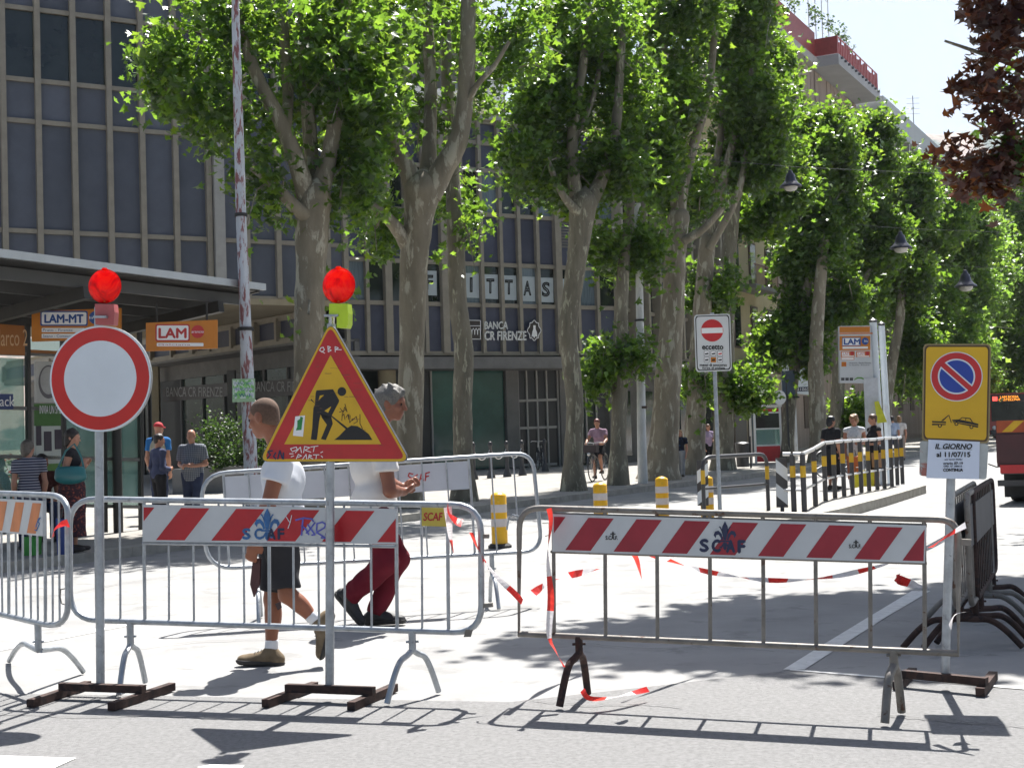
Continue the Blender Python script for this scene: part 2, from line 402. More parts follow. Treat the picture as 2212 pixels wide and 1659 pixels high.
# --- block A: upper storeys over a deep porch, left
colsA = [tz(PA, x, y)[0] for x, y in ((-70, 285), (6.7, 285), (82, 285), (159, 285), (235, 285), (305, 285), (376, 285), (446, 285), (533, 555), (600, 555), (666, 555), (706, 555), (744, 555))]
zt = tz(PA, 580, 645)[1]
rowsA = [zt] + [tz(PA, 130, y)[1] for y in (503, 269, 181, 29, -80, -330)]
TA = Thing('office_building', 'large grey-blue office block with beige mullion grid, upper floors standing over a porch at left', 'building', (PA.at(6, 0).x, PA.at(6, 0).y, 0))
curtain_wall(TA, PA, colsA, rowsA, [0, 0, 0, lambda i: 1 if i not in (5, 6) else 2, 0, 0], [PANELS, M_win, mat('window_with_brown_blind', (.05, .045, .04), .15, 0, .3, 3, 0, .6)], mw=.17, tw=.14)
PAe = colsA[-1]; zA = rowsA[-1]
pil = MB().box(PA.at(tz(PA, 457, 285)[0] + .12, (zt + zA) / 2, .1), PA.ex * .17, PA.n * .22, PA.ez * (zA - zt) / 2)
TA.part('pilaster', pil, M_mull2)
body = MB().box(PA.at((colsA[0] + PAe) / 2, (zt + zA) / 2 + .05, -7.1), PA.ex * (PAe - colsA[0]) / 2, PA.n * 7.0, PA.ez * ((zA - zt) / 2 - .02))
TA.part('wall', body, M_conc)
sof = MB().box(PA.at((colsA[0] + PAe) / 2, zt - .12, -7.0), PA.ex * ((PAe - colsA[0]) / 2 + .1), PA.n * 7.1, PA.ez * .1)
TA.part('soffit', sof, M_soff)
# --- mezzanine strip and shops set back under block A
mc = PA.at(tz(PA, 700, 640)[0], 0, -.6)
DM = Vector((.625, -.78, 0)).normalized()              # runs towards the right and the viewer
PM = Plane((mc.x, mc.y, 0), DM)
zm0, zm1 = tz(PM, 585, 741)[1], tz(PM, 585, 692)[1]
colsM = [tz(PM, x, 720)[0] for x in (10, 110, 200, 260, 330, 375, 421, 458, 505, 555, 603, 652, 700)]
curtain_wall(TA, PM, colsM, [zm0, zm1], [1], [M_panel2, M_panel2], mw=.14, tw=.2, heavy=(6, 9))
up = MB().box(PM.at((colsM[0] + colsM[-1]) / 2, (zm1 + zt) / 2 + .02, -.15), PM.ex * (colsM[-1] - colsM[0]) / 2, PM.n * .1, PM.ez * ((zt - zm1) / 2 - .25))
TA.part('spandrel', up, M_soff)
MBK = -1.3
lint = MB().box(PM.at((colsM[0] + colsM[-1]) / 2, zm0 - .45, MBK), PM.ex * (colsM[-1] - colsM[0]) / 2, PM.n * .1, PM.ez * .35)
TA.part('lintel', lint, M_conc)
ms = MB().box(PM.at((colsM[0] + colsM[-1]) / 2, zm0 - .15, MBK / 2), PM.ex * (colsM[-1] - colsM[0]) / 2, PM.n * .75, PM.ez * .04)
TA.part('porch_soffit', ms, M_conc)
PMs = Plane(PM.at(0, 0, MBK), DM)
for i in range(len(colsM) - 1):
    a, b = colsM[i], colsM[i + 1]
    mb = MB().box(PMs.at((a + b) / 2, (zm0 - .8) / 2 + .05, 0), PM.ex * ((b - a) / 2 - .03), PM.n * .03, PM.ez * ((zm0 - .8) / 2))
    TA.part('shop_window', mb, M_green2 if i % 3 else M_dark)
    mb = MB().box(PMs.at(a, (zm0 - .8) / 2, .05), PM.ex * .04, PM.n * .06, PM.ez * ((zm0 - .8) / 2))
    TA.part('shop_mullion', mb, M_conc)
for x0, x1, y0, y1 in ((352, 492, 832, 862), (548, 690, 818, 855)):
    q = [PMs.hit(x0, y0 + 8, .12), PMs.hit(x1, y0 - 6, .12), PMs.hit(x1, y1 - 6, .12), PMs.hit(x0, y1 + 6, .12)]
    TA.part('sign_band', MB().slab(q, -PM.n * .1), M_brown)
M_dim = mat('dull_silver_letters', (0.30, 0.29, 0.28), 0.5, 0, 0.1, 5)
lettering(TA, 'BANCA CR FIRENZE', PMs, 366, 836, 487, 857, M_dim, .135, name='lettering')
lettering(TA, 'BANCA CR FIRENZE', PMs, 554, 824, 683, 846, M_dim, .135, name='lettering')
for xx, (ya, yb) in ((335, (755, 1040)), (299 + 3, (760, 1040)), (500, (800, 1035))):
    a = PMs.hit(xx, ya, .6); b = Vector((a.x, a.y, .1))
    TA.part('pillar', MB().box((a + b) / 2, (.15, 0, 0), (0, .15, 0), (0, 0, (a.z - .1) / 2)), M_soff if xx == 335 else M_conc)

# --- block B: bank with its corner on the street
PB = Plane(PA.at(0, 0, -.45), DA)
xsB = (746, 790, 835, 876, 916, 957, 998, 1039, 1081, 1120, 1160, 1203, 1245, 1287, 1330)
colsB = [tz(PB, x, 610)[0] for x in xsB]
rowsB = [tz(PB, 1060, y)[1] for y in (764, 660, 572, 465, 370, 312, 266)]
TB = Thing('bank_building', 'three-storey navy-panelled bank with letter posters in its windows behind the plane trees', 'building', (PB.at(15, 0).x, PB.at(15, 0).y, 0))
wk = lambda i: 2 if i in (0, 3, 5, 6, 9, 12) else 1
curtain_wall(TB, PB, colsB, rowsB, [0, wk, 0, lambda i: 2 if i % 3 == 1 else 1, 0, 0], [PANELS2, M_win, M_curt], mw=.13, tw=.15, heavy=(2, 5, 11), heavy_w=.26)
# street side of the bank
cB = PB.at(colsB[-1], 0); DS = Vector((.47, .883, 0)).normalized()
PS = Plane((cB.x, cB.y, 0), DS); 
colsS = [i * 1.28 for i in range(11)]
curtain_wall(TB, PS, colsS, rowsB, [0, lambda i: 2 if i % 2 else 1, 0, lambda i: 1, 0, 0], [M_panel2, M_win, M_curt], mw=.2, tw=.15, depth=.4, mmat=M_mull)
zb0, zb1 = rowsB[0], rowsB[-1]
c0, c1 = PB.at(colsB[0], 0, -.12), PB.at(colsB[-1], 0, -.12); c2 = PS.at(colsS[-1], 0, -.12); 
c3 = c2 - PB.n * 10; c4 = c0 - PB.n * 16
core = [Vector((p.x, p.y, zb0 - .02)) for p in (c0, c1, c2, c3, c4)]
TB.part('wall', MB().slab(core, (0, 0, zb1 - zb0)), M_conc)
o = .25
capB = [Vector((p.x, p.y, zb1 + .06)) for p in (c0 + PB.n * o, c1 + PB.n * o + PS.n * o, c2 + PS.n * o, c3, c4)]
TB.part('roof', MB().slab(capB, (0, 0, .14)), M_mull2)
fl = [Vector((p.x, p.y, zb0 - .14)) for p in (c0 + PB.n * .35, c1 + PB.n * .35 + PS.n * .3, c2 + PS.n * .35, c3, c4)]
TB.part('overhang', MB().slab(fl, (0, 0, -.42)), M_conc)
# ground floor, set back
PG = Plane(PB.at(0, 0, -1.3), DA); zg = zb0 - .56
for x0, x1, mt, nm in ((745, 815, M_green2, 'shop_window'), (815, 930, M_dark, 'shop_window'), (932, 1008, M_green, 'shop_window'), (1010, 1088, M_green, 'shop_window'), (1090, 1116, M_conc, 'pier'), (1118, 1158, M_dark, 'door'), (1160, 1204, M_dark, 'door'), (1206, 1240, M_conc, 'pier'), (1242, 1285, M_green2, 'shop_window'), (1287, 1345, M_dark, 'shop_window')):
    a, b = tz(PG, x0, 900)[0], tz(PG, x1, 900)[0]
    pr = .0 if mt is not M_conc else .15
    TB.part(nm, MB().box(PG.at((a + b) / 2, zg / 2 + .1, pr / 2), PG.ex * (b - a) / 2, PG.n * (.04 + pr / 2), PG.ez * (zg / 2 - .05)), mt)
for x, y0, y1 in ((1118, 872, 1008), (1137, 880, 1008), (1159, 872, 1008), (1180, 880, 1008), (1204, 872, 1008), (1009, 795, 1008), (931, 795, 1008), (1286, 800, 1008), (1264, 800, 1008)):
    t = tz(PG, x, 900)[0]; TB.part('door_frame', MB().box(PG.at(t, zg / 2, .07), PG.ex * .03, PG.n * .04, PG.ez * (zg / 2)), M_mull2)
for y in (866, 925, 1005):
    a, b = PG.hit(1119, y, .08), PG.hit(1203, y - 3, .08); TB.part('door_rail', MB().bar(a, b, .06, .09), M_mull2)
for x in (838, ):
    a = PG.hit(x, 900, .6); TB.part('pillar', MB().lathe((a.x, a.y, .1), [(.32, 0), (.32, zg - .1)], 20), M_soff)
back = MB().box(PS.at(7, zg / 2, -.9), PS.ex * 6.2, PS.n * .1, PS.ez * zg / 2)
TB.part('side_wall', back, mat('dark_grey_wall', (.11, .105, .1), .8, 0, .2, 1.5))  # wall in its own dark grey
for k in range(5):
    TB.part('side_window', MB().box(PS.at(2 + k * 2.4, 1.7, -.78), PS.ex * .8, PS.n * .04, PS.ez * 1.3), M_green2)
# letter posters in the windows
for ch, x in (('A', 886), ('F', 927), ('F', 976), ('I', 1018), ('T', 1059), ('T', 1099), ('A', 1139), ('S', 1179), ('I', 1222)):
    yb = 652 + (x - 1059) * .06 - 6; yt = yb - 53
    q = pxpoly(PB, [(x - 16, yt - .5), (x + 16, yt + .5), (x + 17, yb + .5), (x - 15, yb - .5)], -.015)
    pp = TB.part('poster', MB().slab(q, -PB.n * .01), mat('poster_behind_glass', (.46, .52, .55), .5, 0, .05, 4))
    lettering(TB, ch, PB, x - (3 if ch == 'I' else 8), yt + 9, x + (3 if ch == 'I' else 9), yb - 12, M_black, -.008, sub=pp, outline=.035)
# bank's name in raised letters, its bridge emblem and crest
PBl = Plane(PB.at(0, 0, .16), DA)
lettering(TB, 'BANCA', PBl, 1046, 695, 1096, 711, M_chrome, .03, bold=.04); lettering(TB, 'CR FIRENZE', PBl, 1046, 716, 1136, 735, M_chrome, .03, bold=.04)
eb = MB(); q = pxpoly(PBl, [(1013, 692), (1038, 692.5), (1038, 733), (1013, 732.5)], 0.0)
eb.slab(q, PB.n * .02); emb = TB.part('emblem', eb, M_brown)
el = MB(); strokes(el, PBl, [[(1013, 692), (1038, 692.5), (1038, 733), (1013, 732.5), (1013, 692)], [(1013, 704), (1038, 704)]], 1.4, .026)
for k in range(4):
    cx = 1016.2 + k * 6.2; strokes(el, PBl, [[(cx - 3, 723), (cx - 2.6, 714), (cx, 709.5), (cx + 2.6, 714), (cx + 3, 723)]], 1.2, .027)
TB.part('emblem_outline', el, M_paper, emb)
cr = MB(); cc = [(1154 + (13 + 1.6 * math.cos(6 * a)) * math.cos(a), 714 + (20 + 2 * math.cos(8 * a)) * math.sin(a)) for a in [2 * math.pi * i / 64 for i in range(64)]]
cr.slab(pxpoly(PBl, cc, 0), PB.n * .02); crest = TB.part('crest', cr, M_brown)
co_ = MB(); strokes(co_, PBl, [cc + [cc[0]]], 1.5, .026); art(co_, PBl, [(1152, 703), (1157, 703), (1157, 711), (1160, 718), (1161, 729), (1157, 726), (1154, 731), (1151, 726), (1148, 729), (1150, 717), (1152, 711)], .027)
TB.part('crest_outline', co_, M_paper, crest)
TB.part('vent_grille', (lambda mb: [mb.box(PB.at((colsB[11] + colsB[12]) / 2, rowsB[3] - .15 - k * .11, -.01), PB.ex * .3, PB.n * .02, PB.ez * .035) for k in range(9)] and mb)(MB()), M_conc)

# --- white balcony house over the bank's roof
TF = Thing('apartment_building', 'set-back white-balconied apartment house rising above the roof of the bank', 'building', (-2, 64, 0))
PF = Plane((-2, 64, 0), DA)
aF, bF = tz(PF, 560, 300)[0], tz(PF, 1120, 300)[0]; zF = tz(PF, 870, 215)[1]
M_cream = mat('cream_render', (0.42, 0.37, 0.28), 0.9, 0, 0.12, 0.7, 0.1)
TF.part('wall', MB().box(PF.at((aF + bF) / 2, (zF + 4) / 2, -4.2), PF.ex * (bF - aF) / 2, PF.n * 3, PF.ez * (zF + 4) / 2), mat('olive_render', (.16, .15, .12), .9, 0, .15, 1))
for (x0, x1, y0, y1) in ((560, 1000, 150, 214), (1008, 1085, 170, 238)):
    a, b = tz(PF, x0, y0), tz(PF, x1, y1)
    TF.part('balcony', MB().box(PF.at((a[0] + b[0]) / 2, (a[1] + b[1]) / 2, -.6), PF.ex * (b[0] - a[0]) / 2, PF.n * .75, PF.ez * (a[1] - b[1]) / 2), M_white)
M_dgrey = mat('dark_bracket', (.12, .12, .13), .6)
M_redrail = mat('red_painted_railing', (0.30, 0.045, 0.04), 0.5, 0, 0.15, 5)

# --- houses along the street behind the trees
S0 = Vector((3.96, 51, 0)); PST = Plane(S0, DS); SN = PST.n
M_yel = mat('yellow_ochre_render', (0.44, 0.37, 0.22), 0.9, 0, 0.12, 0.6, 0.1, col2=(.36, .29, .18), thr=.64)
M_pink = mat('pinkish_cladding', (0.34, 0.27, 0.23), 0.85, 0, 0.22, 1.2, 0, 0.3, stretch=(1.5, 1.5, .02))
M_shut = mat('brown_shutters', (0.10, 0.07, 0.05), 0.7, 0, 0.15, 2)
M_brail = mat('rusty_balcony_rail', (0.16, 0.07, 0.05), 0.7, 0, 0.2, 4)
def sbox(T, name, t0, t1, z0, z1, n0, n1, mt, sub=None):
    return T.part(name, MB().box(PST.at((t0 + t1) / 2, (z0 + z1) / 2, (n0 + n1) / 2), PST.ex * (t1 - t0) / 2, SN * (n1 - n0) / 2, PST.ez * (z1 - z0) / 2), mt, sub)
TC = Thing('yellow_house', 'ochre yellow house with balconies and brown drainpipe next to the bank', 'building', PST.at(17, 0))
sbox(TC, 'wall', 13.45, 22.4, 4.3, 17, -8, -.3, M_yel); sbox(TC, 'ground_floor_wall', 13.45, 22.4, 0, 4.28, -8, -.45, mat('stone_base', (.24, .2, .15), .9, 0, .2, 1))
for fl_ in range(4):
    z = 5.2 + fl_ * 3.2
    for k in range(3):
        t = 14.9 + k * 2.7; wv = sbox(TC, 'window', t, t + 1.05, z, z + 2.2, -.33, -.24, M_shut); sbox(TC, 'pane', t + .12, t + .93, z + .1, z + 2.1, -.26, -.22, M_win, wv)
for t0, t1, z in ((14.9, 18.8, 8.2), (14.7, 22.2, 4.55), (14.9, 18.8, 11.4)):
    bal = sbox(TC, 'balcony', t0, t1, z - .2, z, -.3, .9, M_conc)
    rl = MB(); rl.tube([PST.at(t0, z + .95, .85), PST.at(t1, z + .95, .85)], .03, 6)
    for k in range(int((t1 - t0) / .16)): rl.tube([PST.at(t0 + .08 + k * .16, z, .85), PST.at(t0 + .08 + k * .16, z + .95, .85)], .012, 4, cap=False)
    TC.part('railing', rl, M_brail, bal)
TC.part('drainpipe', MB().tube([PST.at(14.1, .1, -.2), PST.at(14.1, 16.5, -.2)], .09, 8), M_shut)
sbox(TC, 'cornice', 13.45, 22.4, 17, 17.3, -8, .3, M_mull2); sbox(TC, 'awning', 15.2, 21.8, 3.1, 3.9, -.4, 1.2, mat('faded_awning', (.33, .27, .2), .8, 0, .1, 3))
for k in range(3): sbox(TC, 'shop_front', 14.4 + k * 2.7, 16.6 + k * 2.7, .1, 2.9, -.5, -.38, M_dark)
TD = Thing('tall_apartment_block', 'tall pinkish apartment block with red-railed roof terrace above the tree tops', 'building', PST.at(32, 0))
sbox(TD, 'wall', 22.45, 41.5, 0, 22.3, -9, -.3, M_pink)
for fl_ in range(6):
    for k in range(6):
        t = 23.5 + k * 3; wv = sbox(TD, 'window', t, t + 1.3, 1.2 + fl_ * 3.4, 3.0 + fl_ * 3.4, -.33, -.25, M_shut)
for k in range(14): sbox(TD, 'cladding_panel', 28.4 + k * .92, 29.2 + k * .92, 19.0, 22.25, -.3, -.2 + random.uniform(-.02, .02), M_pink)
sl = sbox(TD, 'terrace_slab', 30.8, 41.3, 22.32, 22.95, -.4, 1.35, mat('pale_slab', (.40, .40, .41), .8, 0, .08, 1)); sbox(TD, 'parapet_slab', 22.5, 30.75, 22.32, 22.8, -.5, .15, mat('pale_slab2', (.42, .4, .38), .8))
sbox(TD, 'parapet', 22.5, 30.7, 22.85, 24.35, -.1, .02, M_redrail); sbox(TD, 'parapet', 30.8, 30.9, 22.98, 24.0, -.2, 1.3, M_redrail)
for k in range(26): sbox(TD, 'railing_panel', 30.95 + k * .4, 31.16 + k * .4, 23.0, 23.95 + random.uniform(-.25, .15), 1.22, 1.28, M_redrail)
for k in range(12): sbox(TD, 'bracket', 31.3 + k * .85, 31.38 + k * .85, 22.72, 22.86, 1.36, 1.5, M_dgrey)
sbox(TD, 'handrail', 30.95, 41.2, 24.0, 24.06, 1.22, 1.28, M_redrail)
fr = MB()
for t in (24, 27, 30, 31.5, 33, 34.5): fr.tube([PST.at(t, 24, -.1), PST.at(t, 27.4, -.1)], .025, 4)
fr.tube([PST.at(24, 27.2, -.1), PST.at(34.5, 27.2, -.1)], .02, 4); TD.part('pergola', fr, M_mull2)
TE = Thing('terraced_house', 'long pale house with wide grey eaves beyond the red-railed terrace', 'building', PST.at(52, 0))
sbox(TE, 'wall', 41.6, 67, 0, 20.6, -9, -.35, M_pink); sbox(TE, 'eaves', 41.6, 67, 21.0, 22.7, -9, 1.5, mat('pale_grey_eaves', (.46, .49, .50), .8, 0, .06, .5))
sbox(TE, 'eaves_soffit', 41.6, 67, 20.62, 20.98, -9, .8, M_pink)
for k in range(10): sbox(TE, 'bracket', 42.6 + k * 2.3, 42.9 + k * 2.3, 20.1, 20.98, .5, 1.45, M_mull2)
for fl_ in range(5):
    for k in range(6): sbox(TE, 'window', 43 + k * 4, 44.4 + k * 4, 2.2 + fl_ * 3.6, 4.2 + fl_ * 3.6, -.4, -.3, M_shut)
TG = Thing('far_house', 'plain far house at the end of the tree-lined street', 'building', PST.at(110, 0))
sbox(TG, 'wall', 68, 150, 0, 15, -9, -1, M_cream); sbox(TG, 'roof', 68, 150, 15, 15.6, -9.5, -.3, M_shut)
for k in range(16):
    for fl_ in range(3): sbox(TG, 'window', 78 + k * 4.3, 79.4 + k * 4.3, 3 + fl_ * 3.8, 5 + fl_ * 3.8, -1, -.9, M_shut)
ant = MB(); a0 = PST.at(58, 22.7, .2); ant.tube([a0, a0 + Vector((0, 0, 3.6))], .03, 5)
for k in range(4): ant.tube([a0 + Vector((-.5, 0, 2.2 + k * .4)), a0 + Vector((.5, 0, 2.2 + k * .4))], .015, 4)
TE.part('antenna', ant, M_black)
# ================================================================== TREES
M_bark = mat('plane_tree_bark', (0.20, 0.175, 0.13), 0.85, 0, 0.28, 2.2, 0.6, 0.3, stretch=(1.7, 1.7, .5), col2=(0.36, 0.34, 0.27), thr=0.57)
M_bark2 = mat('grey_mottled_bark', (0.165, 0.15, 0.115), 0.85, 0, 0.3, 3.2, 0.6, 0.3, stretch=(1.7, 1.7, .45), col2=(0.34, 0.33, 0.25), thr=0.58)
L_plane = leafmat('plane_leaf', (0.020, 0.050, 0.016), (0.27, 0.50, 0.04), 0.42, .34)
L_far = leafmat('distant_leaf', (0.036, 0.08, 0.024), (0.28, 0.50, 0.06), 0.5, .36)
L_copper = leafmat('copper_leaf', (0.040, 0.024, 0.036), (0.42, 0.16, 0.03), 0.38, 0.3)
L_hedge = leafmat('hedge_leaf', (0.022, 0.05, 0.014), (0.10, 0.2, 0.03), 0.35)
def _maple(n5):
    """outline of one lobed leaf, unit size, in the XY plane with the stalk at the origin"""
    tips = [(-.62, .10, .30), (-.50, .62, .33), (0, 1.0, .30), (.50, .62, .33), (.62, .10, .30)] if n5 else [(-.5, .45, .2), (0, 1, .2), (.5, .45, .2)]
    pts = [(0, 0)]
    for i, (x, y, _) in enumerate(tips):
        pts.append((x, y))
        if i < len(tips) - 1:
            nx, ny, _ = tips[i + 1]; mx, my = (x + nx) / 2, (y + ny) / 2; pts.append((mx * .62, (my - .3) * .62 + .3))
    return np.array(pts)
def leaf_mesh(name, centres, sizes, mt, lobes=True, up=0.55, fold=0.22, r=rng, flat=False):
    """many real little leaves: lobed blades with a crease, one mesh"""
    n = len(centres); o = _maple(lobes) if not flat else np.array([(0, 0), (-.34, .45), (0, 1.0), (.34, .45)])
    k = len(o); z = np.abs(o[:, 0]) * fold * 1.5 - (o[:, 1] ** 2) * .18
    base = np.column_stack([o[:, 0], o[:, 1] - .4, z])
    nrm = r.normal(size=(n, 3)); nrm[:, 2] = np.abs(nrm[:, 2]) + up; nrm /= np.linalg.norm(nrm, axis=1)[:, None]
    a = r.normal(size=(n, 3)); a[:, 2] -= .55
    y = a - nrm * (a * nrm).sum(1)[:, None]; y /= np.linalg.norm(y, axis=1)[:, None]; x = np.cross(y, nrm)
    s = sizes[:, None, None]
    V = centres[:, None, :] + s * (base[None, :, 0:1] * x[:, None, :] + base[None, :, 1:2] * y[:, None, :] + base[None, :, 2:3] * nrm[:, None, :])
    tri = np.array([(0, i, i + 1) for i in range(1, k - 1)])
    Fc = (tri[None] + (np.arange(n) * k)[:, None, None]).reshape(-1, 3)
    me = bpy.data.meshes.new(name); me.vertices.add(n * k); me.vertices.foreach_set('co', V.reshape(-1))
    me.loops.add(Fc.size); me.loops.foreach_set('vertex_index', Fc.reshape(-1).astype(np.int32))
    me.polygons.add(len(Fc)); me.polygons.foreach_set('loop_start', np.arange(0, Fc.size, 3, dtype=np.int32)); me.polygons.foreach_set('loop_total', np.full(len(Fc), 3, dtype=np.int32))
    me.materials.append(mt); me.update(calc_edges=True); return me
def _void(p, f=1.0):                  # uneven growth: low where the crown has gaps
    x, y, z = p * f
    return math.sin(2.1 * x + 1.3 * math.sin(1.7 * z + .6)) + math.sin(2.3 * y + 1.1 * math.sin(1.9 * x)) + math.sin(2.6 * z + 1.2 * math.sin(1.4 * y + x))
def clumps(blobs, dens, r=rng, cr=.42, per=26, shell=.55, void=-.75, f=1.0):
    """leaf positions gathered into leaning sprays inside ellipsoids (centre, radii), with gaps between"""
    out = []
    for c, rad in blobs:
        rad = np.array(rad, float); ca = np.array(c, float)
        nc = max(2, int(dens * (rad[0] * rad[2] + rad[1] * rad[2] + rad[0] * rad[1]) / 3))
        d = r.normal(size=(nc, 3)); d /= np.linalg.norm(d, axis=1)[:, None]
        q = (r.random(nc) ** (1 / 3) * (1 - shell) + shell * r.random(nc) ** .25) * np.where(r.random(nc) < .16, r.uniform(1.0, 1.28, nc), 1)
        for p, dd, s in zip(ca + d * q[:, None] * rad, d, r.uniform(.55, 1.3, nc) * cr):
            if void is not None and _void(p, f) < void: continue
            m_ = max(4, int(per * r.uniform(.5, 1.4))); ax = dd * .8 + np.array([0, 0, .5]) + r.normal(size=3) * .5; ax /= np.linalg.norm(ax)
            t = r.normal(size=(m_, 1)) * s * .75
            out.append(p + ax * t + r.normal(size=(m_, 3)) * s * .34)
    return np.concatenate(out) if out else clumps(blobs, dens, r, cr, per, shell, None)
def spath(pts, step=4, wob=.0):
    """smooth a list of (Vector, radius)"""
    P_ = [p for p, _ in pts]; R_ = [q for _, q in pts]; op = []; orad = []
    for i in range(len(P_) - 1):
        p0, p1, p2, p3 = P_[max(i - 1, 0)], P_[i], P_[i + 1], P_[min(i + 2, len(P_) - 1)]
        for k in range(step):
            t = k / step; t2, t3 = t * t, t * t * t
            op.append(.5 * ((2 * p1) + (p2 - p0) * t + (2 * p0 - 5 * p1 + 4 * p2 - p3) * t2 + (3 * p1 - p0 - 3 * p2 + p3) * t3))
            orad.append(R_[i] * (1 - t) + R_[i + 1] * t)
    op.append(P_[-1]); orad.append(R_[-1])
    return op, [q * random.uniform(1 - wob, 1 + wob) for q in orad]
def limb_px(pts, d):       # (x, y, width in picture units, depth offset)
    out = []
    for q in pts:
        dd = d + (q[3] if len(q) > 3 else 0); out.append((P(q[0], q[1], dd), q[2] / 2 * dd / F))
    return out
def blob_px(bl, d):        # (x0, y0, x1, y1, depth offset, depth radius)
    out = []
    for b in bl:
        dd = d + (b[4] if len(b) > 4 else 0); c = P((b[0] + b[2]) / 2, (b[1] + b[3]) / 2, dd)
        rx, rz = (b[2] - b[0]) / 2 * dd / F, (b[3] - b[1]) / 2 * dd / F
        out.append((c, (rx, b[5] if len(b) > 5 else min(rx, 1.8), rz)))
    return out
TREEGROUP = 'plane trees along the pavement'
def tree(label, d, base, trunk, limbs, blobs, dens=46, leaf=.142, mtl=L_plane, bark=M_bark, lobes=True, name='plane_tree', group=TREEGROUP, per=26, cr=.42, cat='tree', sprigs=()):
    b = P(trunk[0][0], trunk[0][1], d); b.z = base[2]; T = Thing(name, label, cat, b, group)
    tp, tr = spath(limb_px(trunk, d), 5, .04)
    tp = [b + Vector((0, 0, -.05))] + [p for p in tp if p.z > b.z + .3]; tr = tr[-len(tp):] if len(tr) >= len(tp) else [tr[0]] * (len(tp) - len(tr)) + tr
    tr[0] *= 1.3; tr[1] *= 1.1; e_ = (tp[-1] - tp[-2]).normalized(); r_e = tr[-1]
    for a_, k_ in ((.35, .93), (.65, .75), (.9, .42), (1.0, .05)): tp.append(tp[-1] + e_ * r_e * .3); tr.append(r_e * k_)
    tk = T.part('trunk', MB().tube(tp, tr, 14), bark, angle=80)
    for lb in limbs:
        p, q = spath(limb_px(lb, d), 5, .05); T.part('limb', MB().tube(p, q, 9), bark, angle=80)
    # twigs inside the crown
    bl = blob_px(blobs, d); tw = MB()
    for c, rad in bl:
        for k in range(3):
            a = Vector(c) + Vector([random.gauss(0, .35) * r_ for r_ in rad]); e = Vector(c) + Vector([random.gauss(0, .6) * r_ for r_ in rad])
            tw.tube([a, (a + e) / 2 + Vector((0, 0, .2)), e], [.02, .014, .005], 4, cap=False)
    if bl: T.part('twigs', tw, bark, kind='stuff')
    if bl:
        ce = clumps([(c_ + Vector((0, .45, 0)), (r_[0], r_[1] * 1.25, r_[2])) for c_, r_ in bl], dens * (2.2 if lobes else 1.5), per=per, cr=cr, f=1.0 if d < 45 else .7); sz = rng.uniform(.6, 1.25, len(ce)) * leaf
        me = leaf_mesh('crown', ce - np.array(b), sz, mtl, lobes); o = T.part('crown', me, None, kind='stuff')
    if sprigs:
        ce = clumps(blob_px(sprigs, d), dens, per=14, cr=.3); sz = rng.uniform(.6, 1.2, len(ce)) * leaf
        T.part('sprig', leaf_mesh('sprig', ce - np.array(b), sz, mtl, lobes), None, kind='stuff')
    return T
Gz = lambda x, y: G(x, y, .118)
tree('nearest plane tree, thick straight trunk behind the roadworks triangle', 21.3, Gz(662, 1149),
     [(660, 1149, 74), (664, 950, 66), (668, 700, 64), (672, 560, 66), (676, 460, 78), (680, 425, 74)],
     [[(672, 455, 52), (640, 350, 40, -.2), (604, 258, 34, -.3), (555, 165, 27, -.4), (520, 60, 22, -.5), (505, -60, 16, -.6)],
      [(684, 440, 46), (712, 330, 36, .2), (728, 220, 30, .3), (742, 90, 26, .3), (750, -60, 20, .3)],
      [(678, 440, 40, .1), (672, 330, 32, .5), (662, 200, 29, .6), (655, 60, 26, .6), (650, -80, 20, .6)],
      [(672, 470, 40, -.1), (640, 450, 32, -.3), (596, 405, 26, -.5), (540, 355, 20, -.7)],
      [(618, 290, 20, -.3), (622, 200, 26, .3), (614, 90, 24, .3), (608, -40, 18, .3)]],
     [(300, 80, 470, 230, -.3, 1.0), (400, -60, 600, 130, -.2, 1.5), (370, 120, 540, 300, -.4, 1.1), (520, -80, 730, 130, .3, 1.6), (480, 170, 600, 330, -.8, .8),
      (690, -60, 860, 150, .4, 1.5), (560, 150, 690, 330, .9, .8), (700, 130, 850, 340, .2, 1.0), (520, 330, 640, 480, -.5, .8), (690, 320, 820, 450, .2, .9), (600, 590, 700, 740, -.3, .5), (290, 100, 380, 180, -.6, .6), (640, 60, 780, 240, -.7, .7)],
     dens=44, sprigs=[(555, 665, 605, 700), (690, 420, 740, 560), (590, 350, 640, 520), (340, 60, 420, 130, -.8, .5)])
